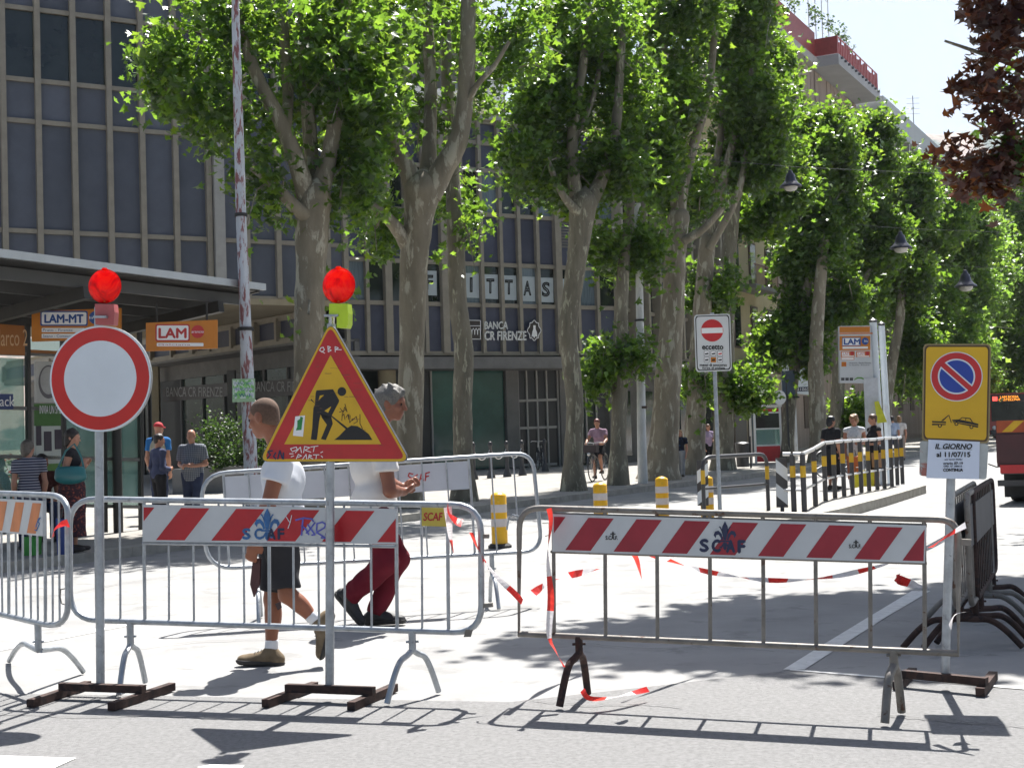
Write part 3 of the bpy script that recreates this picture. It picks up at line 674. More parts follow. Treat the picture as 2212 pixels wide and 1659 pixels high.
tree('plane tree forking into a broad V above the grey-haired worker', 25.0, Gz(880, 1108),
     [(880, 1108, 66), (886, 900, 56), (890, 740, 55), (893, 580, 60), (905, 470, 66), (912, 410, 84)],
     [[(905, 425, 56), (880, 365, 40), (860, 320, 35), (846, 235, 32), (822, 160, 28, -.2), (800, 60, 22, -.2)],
      [(922, 415, 44, .3), (928, 300, 30, .5), (930, 200, 28, .6), (926, 100, 26, .6), (920, -40, 22, .6)],
      [(925, 420, 62), (958, 365, 52), (990, 305, 44), (1004, 220, 38), (1010, 110, 36, -.1), (1012, -30, 30, -.1)],
      [(1004, 235, 18), (1030, 185, 14, -.2), (1066, 145, 11, -.3), (1100, 90, 8, -.4)],
      [(884, 540, 34), (850, 485, 28, -.3), (800, 445, 24, -.6), (752, 424, 20, -.8)]],
     [(760, -80, 980, 120, .1, 1.5), (960, -60, 1190, 110, .2, 1.4), (1020, 60, 1180, 165, .4, 1.0), (870, 160, 960, 320, .8, .7), (700, 210, 830, 420, -.7, 1.0), (780, 430, 870, 560, .3, .8), (985, 140, 1050, 240, .6, .5), (930, 230, 1000, 330, .9, .5)],
     dens=30, sprigs=[(880, 40, 960, 120, -.8, .3), (1005, 270, 1045, 330), (930, 530, 975, 560), (750, 420, 800, 470, -.8, .3)])
tree('slim plane tree with one bright leafy tuft low on its trunk', 26.8, Gz(1003, 1097),
     [(1003, 1097, 56), (1001, 1000, 44), (999, 860, 42), (1002, 760, 44), (990, 660, 40), (985, 540, 40), (980, 430, 34), (972, 300, 30, .3), (966, 180, 26, .3), (962, 20, 22, .3), (960, -80, 14, .3)],
     [], [(930, 340, 1020, 470, .5, .8), (900, -60, 1040, 90, 1.0, 1.2), (975, 455, 1060, 570, -.3, .5)], dens=40, bark=M_bark2, sprigs=[(1000, 440, 1065, 520, -.5, .4), (945, 560, 985, 590)])
tree('plane tree with a sinuous pale trunk beside the no-entry sign side of the bollards', 30.0, Gz(1240, 1070),
     [(1240, 1070, 56), (1238, 1000, 42), (1242, 880, 38), (1234, 790, 40), (1226, 710, 42), (1238, 620, 42), (1250, 530, 46), (1260, 440, 66)],
     [[(1252, 455, 40), (1240, 390, 28), (1236, 300, 24), (1246, 220, 22), (1262, 120, 18), (1270, 0, 14)],
      [(1268, 450, 42), (1302, 380, 28, .2), (1328, 290, 24, .2), (1338, 180, 20, .2), (1345, 40, 16, .2)],
      [(1242, 300, 14, .2), (1282, 210, 12, .3), (1300, 110, 10, .3)], [(1250, 460, 24, -.2), (1215, 420, 16, -.5), (1180, 340, 10, -.8)]],
     [(1075, 280, 1240, 420, -.4, 1.1), (1100, 120, 1260, 290, -.2, 1.3), (1170, -70, 1390, 130, 0, 1.7), (1250, 110, 1420, 280, .7, 1.2), (1280, 290, 1400, 420, .2, 1.0), (1180, 340, 1300, 440, .5, .8)],
     dens=52, leaf=.16, bark=M_bark2, sprigs=[(1065, 290, 1120, 340, -.6, .3), (1120, 170, 1200, 260, -1, .4)])
tree('thin plane tree wearing two low leaf collars right of the sinuous trunk', 32.3, Gz(1336, 1058),
     [(1336, 1058, 46), (1336, 950, 34), (1340, 800, 34), (1342, 660, 30), (1350, 540, 24), (1362, 440, 20), (1372, 300, 16), (1380, 120, 12)], [],
     [(1275, 480, 1345, 590, -.3, .8), (1345, 490, 1430, 600, .1, .8), (1280, 720, 1350, 850, -.3, .7), (1340, 740, 1410, 860, -.2, .6), (1262, 790, 1310, 850, -.4, .4), (1300, 130, 1450, 330, .5, 1.4), (1380, 280, 1470, 420, .6, 1.0)],
     dens=66, leaf=.16, bark=M_bark2, sprigs=[(1255, 800, 1290, 850, -.6, .3), (1275, 690, 1310, 740, -.4, .3)])
tree('stout plane tree with rough wide trunk behind the middle bollards', 34.7, Gz(1426, 1046),
     [(1424, 1046, 84), (1436, 930, 60), (1444, 800, 56), (1454, 650, 50), (1460, 540, 46), (1466, 470, 48)],
     [[(1464, 480, 34), (1476, 400, 26), (1500, 310, 22), (1530, 200, 18), (1545, 60, 14)], [(1466, 480, 28), (1452, 380, 22, .3), (1440, 260, 18, .4), (1436, 100, 14, .4)], [(1478, 520, 22, -.2), (1520, 495, 16, -.4), (1560, 450, 14, -.5)]],
     [(1390, -70, 1570, 150, 0, 1.7), (1400, 140, 1530, 300, -.3, 1.2), (1395, 280, 1500, 430, -.2, 1.0), (1440, 380, 1560, 500, .5, 1.0)], dens=60, leaf=.165)
tree('plane tree behind the white no-entry plate, leaves ringing its lower trunk', 38.0, Gz(1497, 1040),
     [(1497, 1040, 50), (1503, 900, 44), (1512, 740, 42), (1522, 600, 38), (1528, 520, 34)],
     [[(1526, 540, 24), (1552, 440, 19), (1575, 340, 17), (1602, 240, 15), (1625, 150, 12)], [(1524, 530, 22), (1538, 420, 18, .3), (1556, 300, 16, .4), (1570, 150, 12, .4)], [(1530, 540, 18, -.2), (1590, 430, 16, -.2), (1615, 320, 13, -.2), (1640, 220, 10, -.2)]],
     [(1490, 560, 1590, 680, .2, .9), (1490, 790, 1545, 880, -.2, .7), (1540, -60, 1670, 130, 0, 2.0), (1560, 120, 1720, 300, -.4, 1.6), (1500, 290, 1610, 420, .6, 1.0), (1600, 280, 1700, 400, -.3, 1.1)], dens=66, leaf=.17)
tree('plane tree whose bright tuft hangs above the phone booth', 41.0, Gz(1562, 1033),
     [(1562, 1033, 50), (1564, 900, 42), (1566, 740, 40), (1570, 600, 36), (1580, 500, 30), (1596, 380, 20), (1610, 220, 14)], [],
     [(1560, 800, 1660, 890, -.3, .8), (1610, 60, 1712, 270, .3, 1.4), (1650, 290, 1760, 470, .2, 1.4), (1590, 420, 1700, 520, .5, 1.0)], dens=70, leaf=.175, bark=M_bark2)
tree('leaning plane tree crossing the fabric wholesaler plate', 47.0, Gz(1700, 1012),
     [(1700, 1012, 30), (1704, 900, 26), (1716, 800, 24), (1732, 690, 22), (1748, 560, 20), (1756, 420, 18)], [[(1752, 480, 14), (1735, 440, 10), (1722, 400, 8)]],
     [(1640, 690, 1720, 790, -.3, .9), (1700, 610, 1800, 760, .2, 1.2), (1690, 470, 1830, 640, .2, 1.6), (1700, 230, 1850, 400, 0, 1.8), (1720, 360, 1870, 500, -.4, 1.5)], dens=74, leaf=.19, bark=M_bark2)
tree('dark-trunked plane tree left of the bus stop board', 46.0, Gz(1768, 1014),
     [(1768, 1014, 40), (1766, 900, 36), (1762, 780, 32), (1768, 660, 28), (1780, 520, 20)], [],
     [(1760, 560, 1880, 700, .6, 1.4), (1790, 330, 1900, 470, .6, 1.5), (1740, 740, 1790, 800, .2, .6)], dens=74, leaf=.19)
tree('pale plane tree right behind the bus stop board', 53.0, Gz(1804, 1003),
     [(1804, 1003, 32), (1808, 880, 28), (1814, 760, 30), (1812, 660, 28), (1822, 540, 18)], [[(1816, 700, 16), (1850, 640, 12), (1880, 580, 10)]],
     [(1830, 240, 1950, 420, 0, 1.8), (1830, 430, 1960, 600, .4, 1.8), (1850, 600, 1940, 720, .2, 1.2), (1810, 850, 1870, 960, .3, 1.0)], dens=74, leaf=.2, bark=M_bark2)
tree('bending plane tree with a bright low tuft right of the bus stop board', 58.0, Gz(1912, 990),
     [(1912, 990, 24), (1916, 880, 22), (1928, 780, 22), (1944, 690, 20), (1952, 580, 16)], [],
     [(1930, 770, 1970, 870, -.2, .8), (1900, 330, 2020, 520, 0, 1.9), (1900, 520, 2010, 680, .4, 1.8), (1955, 680, 2030, 800, .6, 1.2)], dens=74, leaf=.2)
# the row goes on down the street: each with its own crown and trunk
for i, (x, yt) in enumerate([(2010, 392), (2056, 425), (2096, 448), (2126, 470), (2150, 500)]):
    d = [66, 77, 90, 105, 122][i]; yb = YH(x) + 1.33 * F / d; s = F / d
    bl = []
    for k in range(7):
        bx = x + random.uniform(-1.6, 1.6) * s; by = yt + (k + .5) / 7 * (yb - 3.2 * s - yt)
        bl.append((bx - 1.9 * s, by - 1.5 * s, bx + 1.9 * s, by + 1.5 * s, random.uniform(-1, 1), 2.0))
    tree(['first', 'second', 'third', 'fourth', 'last'][i] + ' distant plane tree of the left row beyond the bus stop board', d, Gz(x - 8, yb),
         [(x - 8, yb, .48 * s), (x - 6, yb - 3 * s, .42 * s), (x, yb - 6 * s, .34 * s), (x + 4, yb - 9 * s, .2 * s)], [], bl, dens=40, leaf=.34, mtl=L_far, lobes=False, per=16, cr=.6)
# right side of the street, far
for i, (x, yt, d) in enumerate([(2232, 380, 100), (2190, 415, 114), (2172, 455, 130)]):
    yb = YH(x) + 1.45 * F / d; s = F / d; bl = []
    for k in range(8):
        bx = x + random.uniform(-1.7, 1.7) * s; by = yt + (k + .5) / 8 * (yb - 2.2 * s - yt)
        bl.append((bx - 2.0 * s, by - 1.5 * s, bx + 2.0 * s, by + 1.5 * s, random.uniform(-1, 1), 2.0))
    tree(['leafy street tree at the right edge above the bus', 'street tree behind the bus, second on the right side', 'farthest street tree on the right side'][i], d, G(x, yb, 0),
         [(x, yb, .5 * s), (x, yb - 4 * s, .4 * s), (x + 4, yb - 9 * s, .2 * s)], [], bl, dens=40, leaf=.34, mtl=L_far, lobes=False, per=16, cr=.6, name='street_tree', group='trees on the right side of the street')
far = []
for k in range(30):
    t = 125 + k * 7; p = PST.at(t, 0, 7 + 6 * math.sin(k * 1.7)); far.append((Vector((p.x, p.y, 6 + 2 * math.sin(k))), (4.5, 4.5, 6.5)))
    p = PST.at(110 + k * 7, 0, 26); far.append((Vector((p.x, p.y, 6)), (5, 5, 6)))
ce = clumps(far, 3, per=18, cr=1.3); me = leaf_mesh('far_trees', ce, rng.uniform(.5, 1.0, len(ce)), L_far, False)
tag(link('far_trees', me), 'mass of far street trees where the road vanishes', 'trees', kind='stuff')

# copper-leaved maple standing just right of the picture, its boughs reaching in and shading the road
cb = Vector((6.9, 13.6, 0))
TCM = Thing('copper_maple', 'purple-leaved maple whose boughs hang in at the top right corner', 'tree', cb)
TCM.part('trunk', MB().tube([cb, cb + Vector((0, 0, 1.5)), cb + Vector((-.1, .1, 3.2)), cb + Vector((-.2, .1, 6)), cb + Vector((-.2, 0, 8))], [.22, .17, .14, .1, .05], 12), M_bark2, angle=80)
bl = [(P(2115, 20, 13.1), (.22, .4, .10)), (P(2150, 60, 13.2), (.22, .4, .16)), (P(2180, 95, 13.3), (.2, .4, .10)), (P(2140, 110, 13.1), (.1, .3, .07)), (P(2200, 150, 13.4), (.12, .4, .16)), (P(2170, 185, 13.2), (.24, .4, .10)), (P(2110, 192, 13.1), (.28, .4, .075)), (P(2065, 186, 13.0), (.10, .2, .04)), (P(2195, 235, 13.3), (.16, .4, .09)),
      (P(2160, 262, 13.2), (.12, .3, .06)), (P(2120, 355, 13.2), (.34, .5, .11)), (P(2060, 345, 13.1), (.16, .3, .07)), (P(2180, 330, 13.3), (.24, .4, .14)), (P(2080, 395, 13.2), (.22, .4, .09)), (P(2150, 400, 13.2), (.25, .4, .09)), (P(2200, 20, 13.4), (.25, .4, .2)), (P(2250, 110, 13.5), (.25, .5, .5)), (P(2245, 330, 13.5), (.2, .4, .3)), (P(2205, 455, 13.4), (.10, .2, .05))]
ce = clumps(bl, 230, per=13, cr=.17, shell=.2, void=-.6, f=3.2); sz = rng.uniform(.6, 1.25, len(ce)) * .115
TCM.part('crown', leaf_mesh('crown', ce - np.array(cb), sz, L_copper, True, up=.9), None, kind='stuff')
tw = MB()
for c, rad in bl: e = Vector(c); a = e + Vector((.55, .1, -.05)); tw.tube([a, (a + e) / 2 + Vector((0, 0, .06)), e - Vector((rad[0] * .7, 0, rad[2] * .3))], [.012, .009, .003], 4, cap=False)
TCM.part('twigs', tw, M_bark2, kind='stuff')
hi = [(Vector(c) + Vector((0, .45, 0)), r_) for c, r_ in (((6.2, 14.0, 8.0), (1.8, 2.0, 1.5)), ((4.2, 13.6, 7.9), (1.6, 1.6, 1.0)), ((2.7, 13.0, 7.7), (1.2, .8, .8)), ((7.8, 13.0, 6.6), (1.6, 1.8, 1.6)), ((5.4, 12.6, 7.3), (1.8, 1.4, 1.0)), ((3.8, 12.4, 7.3), (1.5, .9, .8)), ((8.0, 14.8, 7.4), (1.6, 1.6, 1.7)))]
ce = clumps(hi, 330, per=26, cr=.3, void=-1.3); TCM.part('crown', leaf_mesh('upper_crown', ce - np.array(cb), rng.uniform(.6, 1.2, len(ce)) * .16, L_copper, True, up=.9), None, kind='stuff')
for e in ((4.4, 13.2, 5.2), (4.9, 13.3, 4.1), (2.9, 13.0, 7.6), (5.2, 12.6, 7.2), (7.8, 13.0, 6.4), (4.7, 13.2, 4.7)):
    e = Vector(e); a = cb + Vector((-.12, .1, e.z - 1.2)); TCM.part('limb', MB().tube([a, (a + e) / 2 + Vector((0, 0, .25)), e], [.06, .04, .012], 6), M_bark2, angle=80)
tg = blob_px([(2165, 270, 2240, 400, 0, .4)], 13.0); ce = clumps(tg, 120, per=10, cr=.16)
TPL = Thing('green_maple', 'small green-leaved bough in front of the purple maple at the right edge', 'tree', (7.4, 12.9, 0))
TPL.part('trunk', MB().tube([(7.4, 12.9, 0), (7.3, 12.95, 2), (6.9, 13, 3.2), (5.2, 13, 3.75)], [.09, .08, .05, .01], 8), M_bark2, angle=80)
TPL.part('crown', leaf_mesh('crown', ce - np.array((7.4, 12.9, 0)), rng.uniform(.7, 1.2, len(ce)) * .15, L_plane), None, kind='stuff')
# next trees of the right-hand row, standing outside the picture and throwing the dappled shade at the right
for k, (x, y, h, w_) in enumerate(((9.6, 19.5, 6.8, 2.3), (13.5, 26.5, 7.5, 2.5))):
    b = Vector((x, y, 0)); T = Thing('street_tree', ['street tree out of frame right shading the stacked barriers', 'street tree out of frame right shading the lorry'][k], 'tree', b)
    T.part('trunk', MB().tube([b, b + Vector((0, 0, 3)), b + Vector((0, .1, h))], [.2, .15, .06], 10), M_bark, angle=80)
    bl = [(b + Vector((random.uniform(-1.3, 1.0), random.uniform(-1.6, 1.6), h + random.uniform(-1.2, 1.6))), (w_ * .5, w_ * .55, w_ * .4)) for _ in range(6)]
    ce = clumps(bl, 26, per=20); T.part('crown', leaf_mesh('crown', ce - np.array(b), rng.uniform(.7, 1.2, len(ce)) * .19, L_plane, False), None, kind='stuff')
# clipped shrubs in the planter before the bank, plants on the bank roof and terrace
hp = blob_px([(420, 900, 480, 1000, 0, .8), (470, 905, 545, 1010, 0, .8), (520, 930, 580, 1020, 0, .8), (440, 960, 530, 1030, -.3, .7), (540, 890, 600, 1000, .6, .8)], 36.0)
hb0 = Vector((P(490, 1030, 36).x, 36, .1))
TH = Thing('shrub', 'dark bushy shrub in the planter before the bank windows', 'shrub', hb0)
ce = clumps(hp, 110, per=30, cr=.26); TH.part('foliage', leaf_mesh('foliage', ce - np.array(hb0), rng.uniform(.6, 1.2, len(ce)) * .1, L_hedge, False), None, kind='stuff')
pw = [P(372, 1022, 35.2), P(600, 1008, 35.2)]
pl_ = MB().slab([Vector((pw[0].x, pw[0].y, .1)), Vector((pw[1].x, pw[1].y, .1)), Vector((pw[1].x, pw[1].y, .78)), Vector((pw[0].x, pw[0].y, .78))], (0, 1.6, 0))
solo('planter', pl_, M_conc, 'grey concrete planter wall under the bushy shrub', 'planter', hb0)
rb = blob_px([(1030, 225, 1075, 258, 0, .8), (1060, 232, 1100, 262, 0, .8), (1290, 255, 1340, 300, 0, .8), (1330, 290, 1390, 330, 0, .8), (1240, 255, 1300, 285, 0, .8), (960, 205, 1035, 250, 0, .8)], 50.5)
for c, r_ in rb[:1]: rb0 = Vector((c[0], 50.5, zb1 + .2))
TR = Thing('roof_planting', 'silvery rosemary bushes spilling over the bank roof edge', 'plants', rb0)
ce = clumps(rb, 60, per=40, cr=.3); TR.part('foliage', leaf_mesh('foliage', ce - np.array(rb0), rng.uniform(.5, 1.1, len(ce)) * .13, leafmat('rosemary_leaf', (.14, .15, .09), (.3, .34, .16), .4), False), None, kind='stuff')
tp = [(PST.at(t, 25.0 + random.uniform(-.4, .8), .3), (.5, .5, random.uniform(.5, 1.1))) for t in (25, 27.5, 29.5, 32.4, 33.5, 34.2, 36.5, 38.5)]
TT = Thing('terrace_plants', 'climbing plants on the frames of the red-railed roof terrace', 'plants', PST.at(32, 23.0, .3))
ce = clumps(tp, 26, per=16, cr=.3); TT.part('foliage', leaf_mesh('foliage', ce - np.array(TT.loc), rng.uniform(.5, 1.1, len(ce)) * .22, L_hedge, False), None, kind='stuff')
# ================================================================== ROADWORKS: barriers and signs
def Kc(x0, y0, s): return lambda x, y: ((x0 + x / s) / 1.2129, (y0 + y / s) / 1.2129)
M_galv = mat('galvanised_steel', (0.36, 0.385, 0.41), 0.42, 0.55, 0.2, 14, 0.08, 0.5, col2=(0.24, 0.25, 0.26), thr=0.64)
M_galv2 = mat('weathered_brown_steel', (0.20, 0.185, 0.165), 0.55, 0.3, 0.25, 9, 0.1, 0.4, col2=(0.10, 0.055, 0.035), thr=0.62)
M_rust = mat('rusty_steel', (0.060, 0.036, 0.030), 0.8, 0.1, 0.4, 12, 0.3, 0.3, col2=(0.035, 0.026, 0.025), thr=0.55)
M_bwhite = mat('weathered_white_board', (0.52, 0.54, 0.55), 0.5, 0, 0.06, 5, 0, 0.4, col2=(0.30, 0.30, 0.29), thr=0.735)
M_bred = mat('red_stripe', (0.42, 0.014, 0.022), 0.4, 0, 0.1, 6, 0, 0.4, col2=(0.40, 0.16, 0.16), thr=0.75)
M_borange = mat('faded_orange_stripe', (0.55, 0.17, 0.045), 0.5, 0, 0.2, 6)
M_blue = mat('blue_spray', (0.03, 0.12, 0.30), 0.6, 0, 0.25, 20)
M_navy = mat('dark_navy_stencil', (0.018, 0.025, 0.07), 0.6, 0, 0.2, 10)
M_violet = mat('violet_spray', (0.10, 0.11, 0.45), 0.6, 0, 0.25, 20)
M_yplate = mat('yellow_plate', (0.50, 0.40, 0.06), 0.5, 0, 0.1, 8)
M_ysign = mat('yellow_sign_face', (0.62, 0.37, 0.008), 0.35, 0, 0.07, 4, 0, 0.5)
M_bsign = mat('blue_sign_face', (0.012, 0.045, 0.30), 0.35, 0, 0.07, 6)
M_wsign = mat('white_sign_face', (0.62, 0.67, 0.72), 0.22, 0, 0.05, 3, 0, 0.6)
M_redink = mat('red_spray', (0.45, 0.03, 0.03), 0.6, 0, 0.2, 10)
M_tr = translucent('red_tape', (0.75, 0.03, 0.03), (0.85, 0.06, 0.04), .5, .3); M_tw = translucent('white_tape', (0.85, 0.82, 0.82), (.8, .76, .76), .5, .3)
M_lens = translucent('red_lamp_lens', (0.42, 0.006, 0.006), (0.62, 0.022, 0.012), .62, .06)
def _mottled_glow(m_):  # uneven facet glow and orange highlight put into the lens colour by noise
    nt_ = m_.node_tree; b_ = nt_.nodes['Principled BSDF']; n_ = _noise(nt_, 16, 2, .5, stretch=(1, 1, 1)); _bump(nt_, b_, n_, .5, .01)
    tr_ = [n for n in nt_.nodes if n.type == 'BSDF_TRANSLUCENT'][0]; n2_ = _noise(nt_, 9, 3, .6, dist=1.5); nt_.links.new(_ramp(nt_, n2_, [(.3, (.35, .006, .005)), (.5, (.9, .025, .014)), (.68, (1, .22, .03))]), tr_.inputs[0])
_mottled_glow(M_lens)
def rpath(c, r, n=6):                 # rounded corner outline through picture corners
    out = []; m_ = len(c); r = [r] * m_ if not hasattr(r, '__len__') else r
    for i in range(m_):
        p, a, b = Vector(c[i]), Vector(c[i - 1]), Vector(c[(i + 1) % m_])
        if r[i] <= 0: out.append(tuple(p)); continue
        u, v = (a - p).normalized(), (b - p).normalized(); h = u.angle(v) / 2; t = r[i] / math.tan(h)
        p0, p1 = p + u * t, p + v * t
        for k in range(n + 1):
            s = k / n; out.append(tuple((1 - s) ** 2 * p0 + 2 * s * (1 - s) * p + s * s * p1))
    return out
def clip(poly, box):                  # keep the part of a polygon inside a convex quad (picture units)
    out = list(poly); n = len(box)
    ar = sum(box[i][0] * box[(i + 1) % n][1] - box[(i + 1) % n][0] * box[i][1] for i in range(n)); sg = 1 if ar > 0 else -1
    for i in range(n):
        a, b = box[i], box[(i + 1) % n]; f = lambda p: sg * ((b[0] - a[0]) * (p[1] - a[1]) - (b[1] - a[1]) * (p[0] - a[0]))
        res = []
        for j in range(len(out)):
            p, q = out[j - 1], out[j]; fp, fq = f(p), f(q)
            if (fp >= 0) != (fq >= 0):
                t = fp / (fp - fq); res.append((p[0] + t * (q[0] - p[0]), p[1] + t * (q[1] - p[1])))
            if fq >= 0: res.append(q)
        out = res
        if not out: return []
    return out
def lerp2(q, s, t): return tuple(q[0][k] * (1 - s) * (1 - t) + q[1][k] * s * (1 - t) + q[2][k] * s * t + q[3][k] * (1 - s) * t for k in (0, 1))
def fleur(mb, pl, c, h, off, mi=0):   # heraldic lily stencil, built of petals
    x, y = c
    def f(pts): art(mb, pl, [(x + px * h, y + py * h) for px, py in pts], off, mi)
    f([(0, -.62), (.10, -.42), (.13, -.22), (.07, 0), (.05, .12), (-.05, .12), (-.07, 0), (-.13, -.22), (-.10, -.42)])
    for s in (-1, 1):
        f([(s * .07, .10), (s * .12, -.12), (s * .25, -.25), (s * .38, -.22), (s * .44, -.08), (s * .36, .04), (s * .33, -.08), (s * .24, -.10), (s * .17, .02), (s * .13, .12)])
        f([(s * .06, .20), (s * .14, .34), (s * .24, .38), (s * .14, .44), (s * .03, .30)])
        strokes(mb, pl, [[(x + s * .10 * h, y - .2 * h), (x + s * .17 * h, y - .36 * h), (x + s * .21 * h, y - .4 * h)]], h * .045, off, mi)
    f([(-.2, .13), (.2, .13), (.2, .19), (-.2, .19)]); f([(-.05, .2), (.05, .2), (.07, .42), (0, .52), (-.07, .42)])
def foot(T, post_top, gA, gB, mt, r=.017, apex=.27):
    gA, gB = Vector(gA), Vector(gB); c = (gA + gB) / 2; L = (gB - gA); up = Vector((0, 0, 1))
    pt = Vector(post_top); j = Vector((pt.x, pt.y, c.z + apex))
    T.part('post', MB().tube([pt, j], .021, 10), mt)
    c2 = Vector((j.x, j.y, 0)); gz = c.z + r
    a, b = Vector((gA.x, gA.y, gz)), Vector((gB.x, gB.y, gz))
    pts = []
    for s, e in ((-1, a), (1, b)):
        k = [e, e + (j - e) * .28 + up * .06, e + (j - e) * .52 + up * .075, e + (j - e) * .78 + up * .035]
        pts += (k if s < 0 else k[::-1])
        if s < 0: pts.append(j)
    T.part('foot', MB().tube([p for p, _ in zip(*spath([(p, r) for p in pts], 4))], r, 9), mt)
    T.part('bolt', MB().tube([j + Vector((-.035, 0, .05)), j + Vector((.035, 0, .05))], .007, 6), mt)
def barrier(label, pl, frame, rad, bars, mt, group, tube=.0175, thick=(), name='crowd_barrier', base=None):
    T = Thing(name, label, 'barrier', base, group)
    T.part('frame', MB().tube(pxpoly(pl, frame, 0), tube, 10, closed=True), mt)
    for i, (x0, y0, x1, y1) in enumerate(bars):
        T.part('bar', MB().tube([pl.hit(x0, y0), pl.hit((x0 + x1) / 2 + random.uniform(-.8, .8), (y0 + y1) / 2), pl.hit(x1, y1)], .0105 if i in thick else .0068, 7), mt)
    return T
BG = 'steel crowd barriers round the roadworks'
def board(T, pl, quad, stripes, cols, back=-.004, thick=.02, name='striped_board'):
    bo = T.part(name, MB().slab(pxpoly(pl, quad, thick / 2 + back), -pl.n * thick), cols[0])
    for k, pts in enumerate(stripes):
        p = clip(pts, [lerp2(quad, *q) for q in ((.004, .07), (.996, .07), (.996, .95), (.004, .95))])
        if len(p) > 2:
            mb = MB(); art(mb, pl, p, thick / 2 + back + .0012); T.part('red_stripe' if len(cols) == 2 else 'stripe', mb, cols[1], bo)
    return bo
# --- middle barrier
gL, gR = G(284, 1492), G(890, 1512)
PB2 = Plane(((gL.x + gR.x) / 2, (gL.y + gR.y) / 2, 0), (gR.x - gL.x, gR.y - gL.y, 0))
fr2 = rpath([(150, 1077), (1039, 1091), (1040, 1367), (152, 1338)], [58, 62, 58, 62])
xs = [206, 258, 311, 363, 417, 472, 526, 580, 633, 687, 743, 801, 856, 910, 967]
bars2 = [(x, 1080 + (x - 190) * .0135, x + 2, 1340 + (x - 190) * .0268) for x in xs]
T2 = barrier('middle crowd barrier with red and white board, blue lily stencil and small yellow plate', PB2, fr2, 0, bars2, M_galv, BG, thick=(2, 7, 12, 14), base=(PB2.p0.x, PB2.p0.y, 0))
foot(T2, PB2.hit(281, 1343), G(257, 1507), G(314, 1479), M_galv); foot(T2, PB2.hit(890, 1362), G(836, 1526), G(948, 1500), M_galv)
q2 = [(308, 1090), (857, 1099), (857, 1175), (308, 1170)]
st2 = [[(396.6 + 120.4 * k, 1090), (458.6 + 120.4 * k, 1090), (396 + 120.4 * k - 6, 1178), (333.5 + 120.4 * k - 6, 1178)] for k in range(-1, 5)]
b2 = board(T2, PB2, q2, st2, (M_bwhite, M_bred), back=.018)
T2.part('lower_rail', MB().tube([PB2.hit(308, 1173, .01), PB2.hit(857, 1180, .01)], .009, 8), M_galv)
e2 = MB(); fleur(e2, PB2, (577, 1136), 62, .0315); T2.part('lily_stencil', e2, M_blue, b2)
for ch, x0, x1, mt in (('S', 530, 546, M_blue), ('C', 556, 572, M_blue), ('A', 583, 600, M_navy), ('F', 606, 619, M_navy)):
    lettering(T2, ch, PB2, x0, 1141, x1, 1163, mt, .031, sub=b2, bold=.055)
e2 = MB(); K = Kc(600, 1350, 3.687)
strokes(e2, PB2, [[K(*p) for p in l] for l in ([(645, 45), (720, 25), (800, 35), (815, 60)], [(715, 30), (700, 190)], [(700, 100), (740, 130), (770, 185)], [(830, 70), (770, 150), (745, 170)], [(760, 90), (830, 185), (800, 190)], [(845, 150), (850, 80), (900, 65), (935, 85), (920, 120), (845, 165), (945, 225)], [(890, 215), (945, 222), (935, 175)])], 3.4, .0325)
T2.part('spray_scrawl', e2, M_violet, b2)
e2 = MB(); strokes(e2, PB2, [[K(*p) for p in l] for l in ([(550, 10), (575, 50), (590, 70)], [(605, 0), (590, 70), (570, 125)])], 1.6, .0325); T2.part('scratch', e2, M_wsign, b2)
qy = [(911, 1096), (964, 1097), (964, 1137), (911, 1136)]
yp = T2.part('yellow_plate', MB().slab(pxpoly(PB2, qy, .012), -PB2.n * .006), M_yplate)
lettering(T2, 'SCAF', PB2, 917, 1107, 958, 1124, M_redink, .0145, sub=yp, shear=.15, bold=.03)
T2.part('coupling_hook', MB().bar(PB2.hit(1040, 1158), PB2.hit(1056, 1158), .02, .022), M_galv2); T2.part('coupling_hook', MB().bar(PB2.hit(1040, 1308), PB2.hit(1064, 1306), .02, .022), M_galv2); T2.part('rubber_pad', MB().box(PB2.hit(1012, 1366), (.02, 0, 0), (0, .02, 0), (.006, 0, .02)), M_galv2)
# --- right barrier
gL, gR = G(1240, 1521), G(1929, 1558)
PB3 = Plane(((gL.x + gR.x) / 2, (gL.y + gR.y) / 2, 0), (gR.x - gL.x, gR.y - gL.y, 0))
fr3 = rpath([(1122, 1096), (2070, 1123), (2070, 1411), (1121, 1369)], [46, 44, 0, 0])
bars3 = [(x, 1098 + (x - 1150) * .0284, x + 1.5, 1371 + (x - 1130) * .0466) for x in (1195.5, 1307, 1419, 1533, 1648, 1762, 1879, 1996)]
T3 = barrier('right crowd barrier, brownish, with striped board bearing a dark lily and letters', PB3, fr3, 0, bars3, M_galv2, BG, tube=.0165, thick=range(8), base=(PB3.p0.x, PB3.p0.y, 0))
foot(T3, PB3.hit(1250, 1374), G(1209, 1534), G(1270, 1505), M_rust, r=.02); foot(T3, PB3.hit(1930, 1405), G(1912, 1571), G(1948, 1546), M_galv2, r=.021)
q3 = [(1193, 1110), (2001, 1135), (1998, 1216), (1193, 1191)]
st3 = [[(1281.6 + 104.3 * k, 1085 + 2.9 * k), (1337.7 + 104.3 * k, 1085 + 2.9 * k), (1337.7 + 104.3 * k - 86, 1205 + 2.9 * k), (1281.6 + 104.3 * k - 86, 1205 + 2.9 * k)] for k in range(-2, 9)]
for k, s in enumerate(st3): st3[k] = [(x + 13, y) for x, y in s]
b3 = board(T3, PB3, q3, st3, (M_bwhite, mat('faded_crimson_stripe', (.30, .02, .035), .45, 0, .12, 6, 0, .4, col2=(.34, .2, .2), thr=.74)), back=.0)
